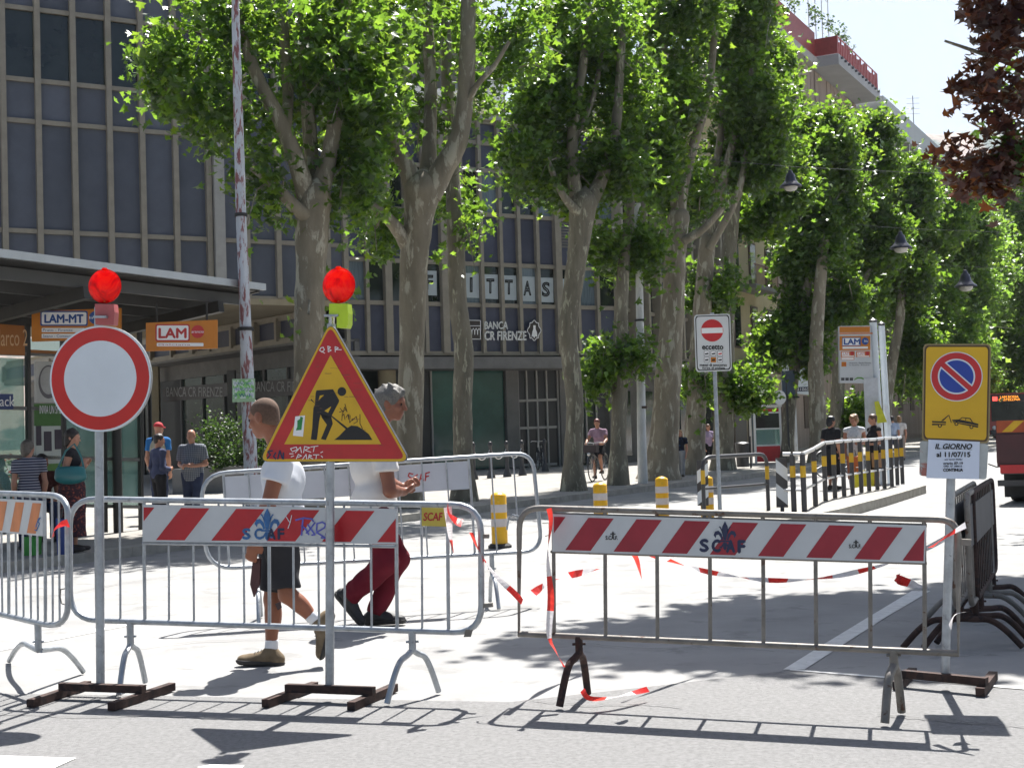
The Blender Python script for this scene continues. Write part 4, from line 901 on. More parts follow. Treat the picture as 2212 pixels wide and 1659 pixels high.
for y0, y1 in ((1110, 1135), (1191, 1216)):
    T3.part('board_rail', MB().tube([PB3.hit(1190, y0), PB3.hit(2002, y1)], .009, 8), M_galv2)
e3 = MB(); fleur(e3, PB3, (1566, 1160), 56, .0125); T3.part('lily_stencil', e3, M_navy, b3)
for ch, x0, x1 in (('S', 1514, 1531), ('C', 1540, 1557), ('A', 1571, 1588), ('F', 1596, 1610)): lettering(T3, ch, PB3, x0, 1165 + (x0 - 1514) * .03, x1, 1190 + (x0 - 1514) * .03, M_navy, .012, sub=b3, bold=.07)
for x, y in ((1323, 1158), (1848, 1176)):
    lettering(T3, 'S.CA.F.', PB3, x - 13, y - 1, x + 13, y + 7, M_black, .012, sub=b3, bold=.04); e3 = MB(); fleur(e3, PB3, (x + 1, y - 3), 13, .0125); T3.part('lily_stencil', e3, M_black, b3)
e3 = MB(); strokes(e3, PB3, [[(1105 - 8, 1144), (1098, 1118), (1104, 1114), (1122, 1118)]], 2.4, 0)
T3.part('coupling_hook', MB().tube([PB3.hit(*p) for p in ((1122, 1116), (1108, 1112), (1099, 1118), (1095, 1144))], .005, 6), M_galv)
T3.part('coupling_loop', MB().bar(PB3.hit(2071, 1170), PB3.hit(2098, 1172), .02, .03), M_galv2)
# --- left barrier, cut by the picture's edge
PB1 = Plane(P(0, 1325, 8.55), (.627, -.72, 0))
fr1 = rpath([(-330, 1052), (146, 1071), (147, 1360), (-330, 1250)], [60, 40, 44, 60])
bars1 = [(x, 1063 + (x + 60) * .04, x + 2, 1323 + x * .235) for x in (-75, -60, -45, -29, -13, 3, 17, 33.5, 49, 65, 80, 96, 112, 127)]
c1_ = PB1.hit(82, 1347); T1 = barrier('left crowd barrier with orange-faded striped board, cut off by the left edge', PB1, fr1, 0, bars1, M_galv, BG, thick=(6, 11), base=(c1_.x, c1_.y, 0))
foot(T1, c1_, G(20, 1432), G(180, 1456), M_galv, apex=.24)
c0_ = PB1.hit(-200, 1279); foot(T1, c0_, (c0_.x - .2, c0_.y + .2, 0), (c0_.x + .25, c0_.y - .2, 0), M_galv)
q1 = [(-140, 1070), (92, 1082), (92, 1158), (-140, 1136)]
st1 = [[(8 + 37 * k, 1070), (27 + 37 * k, 1070), (10 + 37 * k, 1165), (-10 + 37 * k, 1165)] for k in range(-4, 2)] + [[(100, 1100), (96, 1100), (84, 1170), (100, 1170)]]
b1 = board(T1, PB1, q1, [[(x + 28, y) for x, y in s] for s in st1], (M_bwhite, M_borange), back=.02)
e1 = MB(); strokes(e1, PB1, [[(77, 1138), (83, 1120), (87, 1118), (82, 1126), (85, 1131), (79, 1146), (75, 1144)]], 2.2, .0325); T1.part('spray_scrawl', e1, M_blue, b1)
T1.part('latch', MB().tube([PB1.hit(*p) for p in ((146, 1270), (131, 1273), (130, 1290), (133, 1303), (142, 1306))], .004, 6), M_galv2)
# --- barrier standing behind the two workers
_a, _b = P(556, 1225, 10.8), P(1062, 1194, 11.3)
PC = Plane(_a, (_b.x - _a.x, _b.y - _a.y, 0))
frc = rpath([(432, 1024), (1150, 978), (1171, 1190), (447, 1229)], [60, 40, 40, 60])
barsc = [(x, 1022 - (x - 480) * .064, x + 14, 1226 - (x - 470) * .053) for x in (482, 536, 590, 645, 700, 752, 806, 858, 910, 963, 1012, 1060, 1108)]
TCB = barrier('crowd barrier with a blank white board standing behind the two workers', PC, frc, 0, barsc, M_galv, BG, tube=.017, thick=(0, 10), base=(PC.p0.x, PC.p0.y, 0))
qc = [(484, 1030), (1010, 996), (1014, 1056), (488, 1088)]
bc = TCB.part('white_board', MB().slab(pxpoly(PC, qc, -.002), -PC.n * .012), mat('blank_white_board', (.50, .52, .56), .5, 0, .06, 4))
ec = MB(); strokes(ec, PC, [[(892, 1024), (884, 1022), (882, 1028), (890, 1034), (887, 1041), (880, 1042)], [(902, 1025), (895, 1030), (896, 1040), (904, 1042)], [(906, 1040), (910, 1024), (915, 1038)], [(907, 1034), (914, 1033)], [(919, 1038), (920, 1022), (928, 1020)], [(919, 1030), (926, 1028)]], 2.6, .0006)
TCB.part('red_lettering', ec, M_redink, bc)
for x, yb in ((556, 1222), (1062, 1194)):
    pt = PC.hit(x, yb); foot(TCB, pt, (pt.x + .05, pt.y - .26, 0), (pt.x - .03, pt.y + .26, 0), M_galv)
TCB.part('latch', MB().tube([PC.hit(*p) for p in ((1172, 1130), (1186, 1130), (1187, 1155), (1178, 1158))], .005, 6), M_galv2)
# --- stacked barriers standing end-on at the right
M_tarp = mat('dark_grey_board', (.075, .075, .08), .6, 0, .2, 4)
for k, (x0, d0, x1, d1, mtl, mesh_) in enumerate(((2062, 8.2, 2112, 9.9, M_galv2, 1), (2095, 8.3, 2142, 10.0, M_galv2, 0), (2108, 8.6, 2150, 10.3, M_rust, 0))):
    a = P(x0, 1250, d0); b = P(x1, 1200, d1); pl = Plane((a.x, a.y, 0), (b.x - a.x, b.y - a.y, 0)); L = math.hypot(b.x - a.x, b.y - a.y); mid = (a + b) / 2
    T = Thing('crowd_barrier', ['first stacked barrier seen end-on, nearest the yellow sign pole', 'second stacked barrier seen end-on, with blue-tinged top corner', 'third stacked barrier seen end-on, rusty, farthest right'][k], 'barrier', (mid.x, mid.y, 0), 'barriers stacked end-on at the right')
    def pt(s, z): return Vector((a.x, a.y, 0)) + pl.ex * s + Vector((0, 0, z))
    corners = [(0, .30), (0, .98), (L, .98), (L, .30)]; fp = rpath(corners, .12)
    T.part('frame', MB().tube([pt(*p) for p in fp], .018, 10, closed=True), mtl)
    for i in range(12): T.part('bar', MB().tube([pt(.12 + i * (L - .24) / 11, .32), pt(.12 + i * (L - .24) / 11, .96)], .006, 6), mtl)
    T.part('board', MB().box(pt(L / 2, .78), pl.ex * (L / 2 - .1), pl.n * .008, (0, 0, .13)), M_tarp)
    for s in (.3, L - .35):
        p = pt(s, .30); rt = Vector((.36, -.05 + .12 * k, 0)); c = Vector((p.x, p.y, 0)); foot(T, p, c - rt, c + rt, mtl if s > 1 else M_rust, r=.02, apex=.2)

# --- round sign, triangular sign, yellow sign on steel stands
def stand(T, pole, legs, cross, mt=M_rust):
    for a, b in legs:
        a, b = G(*a, .03), G(*b, .03); T.part('base_leg', MB().bar(a, b, .046, .044), mt)
    a, b = G(*cross[0], .075), G(*cross[1], .075); T.part('base_bar', MB().bar(a, b, .045, .042), mt)
def lamp(T, pl, c, rx, boxq, mtb, off=.05):
    e = pl.hit(c[0], c[1], off); lp = MB(); n = pl.n
    prof = [(0.001, .036), (rx * .35, .033), (rx * .7, .025), (rx * .93, .013), (rx, .004), (rx, -.004), (rx * .93, -.013), (rx * .7, -.025), (rx * .35, -.033), (.001, -.036)]
    lp.lathe(e, prof, 32, 0, n)
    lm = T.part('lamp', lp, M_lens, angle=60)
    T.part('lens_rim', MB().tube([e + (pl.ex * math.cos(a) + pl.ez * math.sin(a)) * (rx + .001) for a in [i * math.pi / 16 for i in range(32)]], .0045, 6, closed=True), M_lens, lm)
    T.part('lamp_core', MB().lathe(e - pl.ez * .06, [(.012, -.03), (.014, .02), (.010, .035)], 10), mat('lamp_bulb_holder', (.75, .5, .12), .3), lm)
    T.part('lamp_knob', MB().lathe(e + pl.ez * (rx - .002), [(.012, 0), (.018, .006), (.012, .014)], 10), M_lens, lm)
    bx = T.part('battery_box', MB().slab(pxpoly(pl, boxq, off + .025), -n * .06), mtb)
    return lm
# round no-vehicles sign
b = G(217, 1482, .075); b.z = 0; PR = Plane(b, (math.cos(R(7)), -math.sin(R(7)), 0))
TRS = Thing('round_sign', 'round white sign with red ring and red lamp on a steel pole', 'road sign', (b.x, b.y, 0))
TRS.part('pole', MB().tube([b + Vector((0, 0, .06)), PR.hit(213, 700, -.035), PR.hit(213, 664, -.035)], .0245, 14), M_galv)
cR = PR.uv(PR.hit(216.5, 818)); rR = .307
pl_ = TRS.part('sign_plate', MB().slab(pcirc(PR, cR, rR, rR, .0, 64), -PR.n * .022), mat('sign_edge_grey', (.30, .31, .32), .35, .5, .1, 8))
TRS.part('white_edge', MB().ring(pcirc(PR, cR, rR - .001, rR - .001, .0012, 64), pcirc(PR, cR, .2955, .2955, .0012, 64)), M_wsign, pl_)
TRS.part('red_ring', MB().ring(pcirc(PR, cR, .2955, .2955, .0016, 64), pcirc(PR, cR, .219, .219, .0016, 64)), mat('glossy_red_film', (.50, .014, .014), .16, 0, .08, 5, 0, .6), pl_)
TRS.part('white_disc', MB().face(pcirc(PR, cR, .219, .219, .0014, 64)), M_wsign, pl_)
stand(TRS, b, (((65, 1519), (190, 1478)), ((240, 1526), (372, 1482))), ((131, 1482), (311, 1488)))
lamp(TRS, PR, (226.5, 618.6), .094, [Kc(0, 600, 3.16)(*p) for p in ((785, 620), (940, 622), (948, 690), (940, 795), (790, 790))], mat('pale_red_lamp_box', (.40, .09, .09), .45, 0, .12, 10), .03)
TRS.part('clamp', MB().bar(PR.hit(203, 685, .07), PR.hit(231, 685, .07), .03, .012), M_galv)
# roadworks triangle
bt = G(712, 1486, .075); bt.z = 0; PT = Plane(bt, (math.cos(R(18)), -math.sin(R(18)), 0)); K = Kc(600, 950, 3.687); K5 = Kc(600, 600, 3.16)
TTR = Thing('roadworks_sign', 'yellow and red triangular roadworks sign with red lamp and lime battery box', 'road sign', (bt.x, bt.y, 0))
TTR.part('pole', MB().tube([bt + Vector((0, 0, .06)), PT.hit(714, 760, -.035), PT.hit(716, 700, -.035)], .0245, 14), M_galv)
TTR.part('pole_collar', MB().tube([PT.hit(716.5, 700, -.035), PT.hit(717.5, 664, -.035)], .0175, 12), M_chrome)
tri = lambda x0, y0, x1, x2, y1, r: rpath([(x0, y0), (x2, y1), (x1, y1)], r)
tp_ = TTR.part('sign_plate', MB().slab(pxpoly(PT, tri(714, 693, 559.5, 886, 997.5, 14), 0), -PT.n * .022), mat('sign_edge_dark', (.10, .10, .11), .4, .4, .15, 8))
TTR.part('yellow_border', MB().face(pxpoly(PT, tri(714, 695, 561, 884.5, 996.5, 13), .0012)), M_ysign, tp_)
o_, i_ = tri(713.5, 704, 570, 876, 991.5, 10), [(714, 767), (823.5, 959.5), (614, 959.5)]
rm = MB(); oo = pxpoly(PT, o_, .0018); rm.face(oo); TTR.part('red_triangle', rm, mat('scuffed_red_film', (.44, .014, .018), .3, 0, .12, 7, 0, .5, col2=(.30, .06, .05), thr=.72), tp_)
TTR.part('yellow_triangle', MB().face(pxpoly(PT, i_, .0024)), mat('scuffed_yellow_film', (.60, .36, .010), .35, 0, .08, 6, 0, .5, col2=(.42, .24, .02), thr=.74), tp_)
fg = MB(); A_ = lambda pts, off=.003: art(fg, PT, [K(*p) for p in pts], off)
A_([(1090 + 42 * math.cos(a), 280 + 43 * math.sin(a)) for a in [i * math.pi / 12 for i in range(24)]])
A_([(845, 268), (1005, 258), (1065, 365), (1060, 385), (988, 520), (930, 560), (880, 500), (815, 440), (830, 405), (836, 300)])
A_([(988, 520), (1003, 590), (935, 748), (888, 738), (945, 600), (895, 530), (885, 495)]); A_([(815, 440), (885, 495), (872, 560), (850, 735), (845, 748), (790, 742), (803, 640)]); A_([(835, 400), (848, 410), (800, 372), (787, 365), (797, 350)])
A_([(1015, 747), (1060, 712), (1130, 640), (1180, 608), (1240, 613), (1285, 640), (1350, 690), (1386, 747)])
A_([(985, 520), (993, 512), (1148, 632), (1130, 645)])
TTR.part('worker_symbol', fg, M_black, tp_)
fy = MB(); art(fy, PT, [K(*p) for p in ((865, 365), (878, 318), (918, 313))], .0036); art(fy, PT, [K(*p) for p in ((922, 466), (988, 422), (958, 485))], .0036); TTR.part('symbol_gap', fy, M_ysign, tp_)
gf = MB(); strokes(gf, PT, [[K(*p) for p in l] for l in ([(1072, 440), (1105, 480), (1115, 430), (1140, 475), (1120, 400)], [(1065, 480), (1130, 455)], [(1095, 480), (1090, 560)], [(1090, 520), (1110, 495), (1120, 550)], [(1130, 530), (1150, 500), (1155, 550), (1160, 500)], [(1170, 510), (1165, 580), (1200, 540)], [(1190, 560), (1230, 520), (1240, 570), (1205, 590)], [(1265, 500), (1265, 590), (1290, 640)])], 1.5, .0032); TTR.part('marker_scrawl', gf, M_rust, tp_)
gw = MB(); strokes(gw, PT, [[K5(*p) for p in l] for l in ([(760, 985), (750, 1005), (770, 1018), (790, 1000), (780, 980), (760, 985)], [(770, 1015), (792, 1028)], [(822, 1018), (818, 970), (840, 980), (822, 992), (846, 1005), (822, 1018)], [(880, 1018), (878, 975), (905, 985), (882, 998), (930, 1000)])], 1.7, .0042); TTR.part('white_scrawl', gw, M_paper, tp_)
gw = MB(); strokes(gw, PT, [[K(*p) for p in l] for l in ([(605, 850), (595, 830), (650, 815), (660, 840), (610, 860)], [(640, 870), (690, 815), (700, 870)], [(720, 870), (730, 810), (780, 820), (735, 845), (790, 865)], [(790, 815), (860, 805)], [(825, 810), (815, 860)], [(650, 930), (670, 885), (700, 900), (665, 915)], [(710, 935), (745, 885), (750, 930)], [(765, 930), (775, 890), (800, 900), (770, 910), (810, 930)], [(815, 890), (870, 890)], [(845, 890), (840, 930)], [(585, 880), (620, 880)], [(600, 910), (625, 900)], [(885, 870), (905, 860)], [(890, 900), (905, 915)])], 1.7, .0042); TTR.part('white_scrawl', gw, M_paper, tp_)
gb = MB(); strokes(gb, PT, [[K(*p) for p in l] for l in ([(420, 850), (375, 860), (400, 890), (370, 925)], [(450, 870), (430, 905), (450, 930)], [(470, 930), (490, 850), (515, 925)], [(525, 930), (525, 870)])], 3.2, .0042); TTR.part('dark_stencil', gb, M_navy, tp_)
sk = MB(); art(sk, PT, [K(*p) for p in ((640, 520), (735, 510), (715, 715), (618, 705))], .0036); sto = TTR.part('sticker', sk, M_paper, tp_)
sk = MB(); art(sk, PT, [K(*p) for p in ((660, 560), (685, 545), (690, 520), (715, 530), (705, 600), (700, 650), (645, 655), (660, 620))], .0042); TTR.part('sticker_figure', sk, mat('green_print', (.02, .22, .05), .6), sto)
scr = MB(); rs_ = random.Random(5)
for _ in range(26):
    y_ = rs_.uniform(790, 975); hw_ = (y_ - 712) * .56 * .92; x_ = 716 + rs_.uniform(-hw_, hw_) * .9; l_ = rs_.uniform(4, 20); strokes(scr, PT, [[(x_, y_), (x_ + l_ * .5, y_ + rs_.uniform(-.6, .6)), (x_ + l_, y_ + rs_.uniform(-.8, .8))]], rs_.uniform(.5, 1.1), .0046)
TTR.part('scratches', scr, mat('dark_scuff', (.16, .07, .04), .7), tp_, kind='stuff')
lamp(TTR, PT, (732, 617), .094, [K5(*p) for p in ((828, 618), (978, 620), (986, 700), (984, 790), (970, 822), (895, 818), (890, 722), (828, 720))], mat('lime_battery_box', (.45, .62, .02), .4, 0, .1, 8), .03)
TTR.part('clamp', MB().bar(PT.hit(702, 682, .05), PT.hit(732, 682, .05), .03, .012), M_galv)
stand(TTR, bt, (((573, 1519), (680, 1480)), ((758, 1525), (852, 1484))), ((619, 1485), (808, 1492)))
# yellow no-parking tow-away sign
by = G(2041, 1461, .075); by.z = 0; PY = Plane(by, (.955, -.297, 0)); K = Kc(2400, 900, 4.364)
TY = Thing('tow_away_sign', 'yellow no-parking tow-away sign with paper notice taped below', 'road sign', (by.x, by.y, 0))
TY.part('pole', MB().tube([by + Vector((0, 0, .05)), PY.hit(2054, 1036, -.03), PY.hit(2056, 900, -.03)], .0235, 14), M_galv)
kq = [K(*p) for p in ((82, 5), (860, 5), (838, 1142), (66, 1112))]
yr = lambda i, off: rrect(PY, 0, 0, 100, 100, 5, off, 5, [lerp2(kq, *q) for q in ((i, i * .7), (1 - i, i * .7), (1 - i, 1 - i * .7), (i, 1 - i * .7))])
sp = TY.part('sign_plate', MB().slab(yr(0, 0), -PY.n * .02), mat('bronze_sign_edge', (.26, .20, .10), .4, .4, .15, 8))
TY.part('dark_border', MB().face(yr(.022, .0012)), mat('dark_brown_line', (.06, .03, .01), .4), sp); TY.part('yellow_face', MB().face(yr(.045, .0018)), M_ysign, sp)
cY = PY.uv(PY.hit(*K(462, 378)))
def ell(r, off, a0=0, a1=360, n=56): return pcirc(PY, cY, r, r, off, n, a0, a1)
R0 = (PY.hit(*K(462, 378)) - PY.hit(*K(462, 95))).length
TY.part('white_edge', MB().face(ell(R0, .0024)), M_wsign, sp); TY.part('red_disc', MB().face(ell(R0 * .965, .003)), M_red, sp)
TY.part('white_line', MB().face(ell(R0 * .715, .0036)), M_wsign, sp)
def half(r, lo, off):                 # one of the two blue fields beside the slash
    a = math.degrees(math.asin(lo / r)); return pcirc(PY, cY, r, r, off, 36, -45 + a, 135 - a) , pcirc(PY, cY, r, r, off, 36, 135 + a, 315 - a)
TY.part('red_slash', MB().face([PY.at(cY[0] + x, cY[1] + y, .0042) for x, y in [(R0 * (.72 * s_ * .7071 + t * .7071), R0 * (-.72 * s_ * .7071 + t * .7071)) for s_, t in ((-1, -.135), (1, -.135), (1, .135), (-1, .135))]]), M_red, sp)
for h in half(R0 * .715, R0 * .105, .0046): TY.part('white_line', MB().face(h), M_wsign, sp)
for h in half(R0 * .655, R0 * .155, .0052): TY.part('blue_field', MB().face(h), M_bsign, sp)
tw = MB(); A_ = lambda *pts: art(tw, PY, [K(*p) for p in pts], .003)
A_((183, 885), (345, 893), (342, 910), (183, 903)); A_((183, 915), (345, 920), (335, 932), (183, 934)); A_((285, 885), (368, 818), (376, 824), (310, 886)); A_((372, 818), (380, 816), (408, 905), (398, 905))
A_((410, 872), (490, 868), (640, 898), (712, 918), (712, 938), (420, 888)); A_((415, 893), (712, 944), (708, 962), (430, 905)); A_((490, 868), (528, 842), (622, 852), (652, 900), (640, 897), (614, 862), (532, 851), (505, 869)); A_((568, 848), (576, 848), (570, 880), (562, 880))
for x, y in ((273, 940), (462, 918), (634, 954)):
    A_(*[(x + 23 * math.cos(a), y + 23 * math.sin(a)) for a in [i * math.pi / 9 for i in range(18)]])
TY.part('tow_symbol', tw, M_black, sp)
ho = MB()
for x, y in ((273, 940), (462, 918), (634, 954)): art(ho, PY, [K(x + 12 * math.cos(a), y + 12 * math.sin(a)) for a in [i * math.pi / 7 for i in range(14)]], .0036)
TY.part('wheel_hub', ho, M_ysign, sp)
lq = [K(*p) for p in ((45, 1112), (830, 1150), (806, 1556), (38, 1512))]
lo_ = TY.part('lower_plate', MB().slab(rrect(PY, 0, 0, 100, 100, 6, -.004, 5, lq), -PY.n * .015), mat('sticker_covered_plate', (.36, .38, .38), .4, .2, .3, 7, 0, .5, col2=(.32, .12, .10), thr=.6))
pq = [K(*p) for p in ((142, 1098), (729, 1124), (722, 1552), (118, 1538))]
pn = TY.part('paper_notice', MB().slab(pxpoly(PY, pq, .003), -PY.n * .003), mat('bluish_white_paper', (.62, .68, .80), .6, 0, .04, 3))
for s, x0, y0, x1, y1, kw in (('IL GIORNO', 220, 1147, 640, 1205, dict(shear=.25, bold=.045)), ('al 11/07/15', 236, 1241, 620, 1296, dict(bold=.045)), ('per lavori EDILI', 330, 1316, 526, 1338, dict(bold=.03)), ('orario 07-19', 314, 1354, 535, 1382, dict(bold=.045)), ('ORD. N\u00b0 1884/15', 316, 1391, 526, 1412, dict(bold=.03)), ('CONTINUA', 312, 1428, 536, 1462, dict(bold=.06))):
    a, b = K(x0, y0), K(x1, y1); lettering(TY, s, PY, a[0], a[1], b[0], b[1], M_navy if len(s) > 13 else M_black, .0045, sub=pn, **kw)
un = MB(); strokes(un, PY, [[K(218, 1200), K(642, 1213)]], .8, .0045); TY.part('underline', un, M_black, pn)
stand(TY, by, (((1937, 1481), (1972, 1450)), ((2117, 1495), (2146, 1458))), ((1951, 1455), (2132, 1472)))

# --- red and white tape, each loose run a thing of its own
def tape(label, pts, wpx=10, per=3, base=None, first=0, sag=True):
    """pts: (x, y, d) picture positions and distances; band of alternating red and white pieces, slightly twisted"""
    q = [P(*p) for p in pts]; path = [p for p, _ in zip(*spath([(v, 1) for v in q], 6))]
    lenp = [0]
    for a, b in zip(path[:-1], path[1:]): lenp.append(lenp[-1] + (b - a).length)
    mb = MB(); wd = .05
    for i in range(len(path) - 1):
        def side(k):
            t = (path[min(k + 1, len(path) - 1)] - path[max(k - 1, 0)]).normalized(); tw_ = lenp[k] * 5.0 + len(label)
            n = t.cross(Vector((0, 1, .15))).normalized(); bb = t.cross(n)
            return (n * math.cos(tw_) * .9 + bb * math.sin(tw_)) * (wd / 2 * wpx / 10)
        c = (int(lenp[i] / .17) + first) % 2
        mb.add([path[i] + side(i), path[i] - side(i), path[i + 1] - side(i + 1), path[i + 1] + side(i + 1)], [(0, 1, 2, 3)], c)
    return solo('barrier_tape', mb, [M_tr, M_tw], label, 'tape', q[0], 'red and white barrier tape tied to the barriers')
def knot(mb, c, r, n=7):
    for k in range(n):
        a = Vector([random.gauss(0, 1) for _ in range(3)]).normalized() * r; b = Vector([random.gauss(0, 1) for _ in range(3)]).normalized() * r
        mb.add([c, c + a, c + a + b * .6, c + b], [(0, 1, 2, 3)], k % 2)
dB2, dB3 = 7.25, 7.2
tape('tape strip hanging from the left end of the right barrier down its first bar', [(1186, 1098, 7.15), (1190, 1130, 7.14), (1183, 1200, 7.13), (1190, 1290, 7.12), (1186, 1370, 7.1), (1200, 1405, 7.08), (1219, 1440, 7.05)], 8)
tape('tape slung between the middle and the right barrier', [(1018, 1150, 7.28), (1035, 1190, 7.3), (1068, 1240, 7.3), (1110, 1280, 7.28), (1128, 1300, 7.2)], 7)
tape('tape trailing from the right barrier over the bright road behind it', [(1128, 1298, 7.25), (1180, 1262, 7.7), (1220, 1245, 8.0), (1290, 1230, 8.4)], 9, first=1)
tape('long tape sagging behind the right barrier towards the stacked barriers', [(1375, 1185, 7.6), (1430, 1205, 7.8), (1530, 1235, 8.2), (1660, 1253, 8.6), (1780, 1248, 8.8), (1890, 1225, 8.6), (1990, 1190, 8.4), (2080, 1140, 8.2)], 7)
tape('short tape end dangling under the lettered board', [(1368, 1195, 7.1), (1376, 1210, 7.1), (1386, 1250, 7.1)], 11, first=0)
tape('tape wound round the right end of the right barrier', [(2010, 1182, 6.5), (2050, 1155, 6.4), (2086, 1134, 6.35)], 9)
tape('crumpled tape lying on the road behind the right barrier', [(1938, 1245, 10.4), (1945, 1253, 10.3), (1975, 1262, 10.3), (2005, 1268, 10.2)], 16)
tape('tape scrap tied low on the right barrier end post', [(2080, 1322, 6.35), (2062, 1330, 6.33), (2052, 1355, 6.3)], 11, first=1)
tape('tape bow fluttering at the right corner of the middle barrier', [(968, 1090, 7.25), (972, 1110, 7.2), (985, 1125, 7.2), (998, 1130, 7.2)], 14)
tape('tape streamer hanging at the right corner of the middle barrier', [(967, 1095, 7.25), (970, 1125, 7.22), (973, 1160, 7.22), (980, 1195, 7.22)], 10, first=1)
tape('tape knot on the right end post of the left barrier', [(148, 1130, 7.7), (135, 1133, 7.65), (118, 1145, 7.6), (114, 1160, 7.6)], 10)
tape('tape end lying by the foot of the right barrier', [(1258, 1490, 7.05), (1275, 1508, 6.98), (1330, 1505, 7.02), (1400, 1488, 7.2)], 7)
# ================================================================== STREET FURNITURE
M_orange = mat('orange_sign', (0.50, 0.17, 0.012), 0.45, 0, 0.08, 4)
M_lblue = mat('blue_print', (0.02, 0.07, 0.26), 0.5, 0, 0.1, 6)
M_lred = mat('red_print', (0.45, 0.03, 0.03), 0.5, 0, 0.1, 6)
M_dsteel = mat('dark_shelter_steel', (0.035, 0.034, 0.032), 0.5, 0.3, 0.2, 4)
M_mid = mat('grey_shelter_steel', (0.13, 0.13, 0.125), 0.5, 0.2, 0.2, 4)
M_alu = mat('bright_roof_edge', (0.42, 0.44, 0.46), 0.35, 0.4, 0.08, 4)
M_gl = glass('shelter_glass', (0.25, 0.42, 0.38), 0.55)
M_dpaint = mat('dark_grey_paint', (0.045, 0.045, 0.05), 0.4, 0, 0.15, 6)
M_yband = mat('yellow_band', (0.60, 0.36, 0.01), 0.4, 0, 0.1, 6)
M_hand = mat('silver_handrail', (0.55, 0.55, 0.55), 0.3, 0.6, 0.1, 8)
M_bin = mat('yellow_plastic', (0.70, 0.38, 0.004), 0.4, 0, 0.08, 6)
M_refl = mat('pale_reflective_band', (0.50, 0.46, 0.45), 0.35, 0, 0.06, 12)
M_rub = mat('black_rubber', (0.03, 0.03, 0.03), 0.8, 0, 0.2, 9)
# --- bus shelter on the left pavement
sc_ = P(545, 618, 20.0); SD = Vector((.47, .883, 0)).normalized(); SNL = Vector((-SD.y, SD.x, 0))
zr = sc_.z
def sp_(t, n, z): return Vector((sc_.x, sc_.y, 0)) - SD * t + SNL * n + Vector((0, 0, z))       # t towards the viewer, n away from the road
TS = Thing('bus_shelter', 'large bus shelter with ribbed sloping roof and hanging orange line signs', 'bus shelter', sp_(3, 1.5, .118))
LN = 9.0
def rz(n): return zr - .07 - n * .115
roof = MB().slab([sp_(-.1, 0, rz(0)), sp_(LN, 0, rz(0)), sp_(LN, 2.9, rz(2.9)), sp_(-.1, 2.9, rz(2.9))], (0, 0, .05)); TS.part('roof', roof, M_dsteel)
TS.part('roof_edge', MB().bar(sp_(-.25, -.03, zr), sp_(LN, -.03, zr), .06, .10), M_alu)
TS.part('roof_edge', MB().bar(sp_(-.14, 0, zr - .05), sp_(-.14, 2.9, rz(2.9)), .06, .07), M_dsteel)
for k in range(5):
    n = .25 + k * .6; TS.part('roof_rib', MB().bar(sp_(-.1, n, rz(n) - .09), sp_(LN, n, rz(n) - .09), .07, .16), mat('roof_rib_grey', (.055, .054, .052), .5, .2, .1, 4))
for k in range(4):
    t = .6 + k * 2.6; TS.part('roof_beam', MB().bar(sp_(t, .1, rz(.1) - .26), sp_(t, 2.85, rz(2.85) - .26), .12, .16), M_dsteel)
for t in (.6, 3.2, 5.8, 8.4):
    TS.part('post', MB().tube([sp_(t, 2.2, .118), sp_(t, 2.2, rz(2.2) - .3)], .075, 12), M_dsteel)
PSH = Plane(sp_(0, 2.32, 0), SD)                 # back wall plane
PSF = Plane(sp_(0, .9, 0), SD)
def wallbox(T, name, x0, y0, x1, y1, mt, pl=PSH, off=0, th=.03, sub=None):
    q = pxpoly(pl, [(x0, y0), (x1, y0), (x1, y1), (x0, y1)], off); a, b = pl.uv(q[0]), pl.uv(q[2])
    return T.part(name, MB().box(pl.at((a[0] + b[0]) / 2, (a[1] + b[1]) / 2, off - th / 2), pl.ex * abs(b[0] - a[0]) / 2, pl.n * th / 2, pl.ez * abs(b[1] - a[1]) / 2), mt, sub)
for x0, x1 in ((-60, 56), (62, 134), (136, 222), (224, 300)):
    if x0 != 62: wallbox(TS, 'glass_panel', x0, 770, x1, 1092, M_gl, th=.012)
for y in (768, 885, 990, 1092): TS.part('glazing_bar', MB().bar(PSH.hit(-70, y - 6, .03), PSH.hit(302, y + 3, .03), .04, .05), M_mid)
for x in (-60, 59, 135, 223, 301): TS.part('glazing_post', MB().bar(PSH.hit(x, 700, .03), PSH.hit(x + 4, 1150, .03), .06, .06), M_dsteel)
hd = wallbox(TS, 'stop_name_panel', -60, 696, 54, 768, mat('brown_orange_panel', (.34, .12, .02), .5, 0, .08, 4), th=.05, off=.06)
lettering(TS, 'San Marco 2', PSH, -62, 712, 52, 748, mat('pale_orange_letters', (.62, .40, .22), .6), .065, sub=hd)
h2 = wallbox(TS, 'header_panel', 62, 755, 222, 770, mat('brown_orange_panel2', (.30, .11, .02), .5), th=.04, off=.05)
bl_ = wallbox(TS, 'blue_plate', -60, 850, 29, 884, mat('navy_plate', (.012, .03, .13), .4), th=.02, off=.06); lettering(TS, 'Snack', PSH, -30, 856, 24, 878, M_paper, .066, sub=bl_)
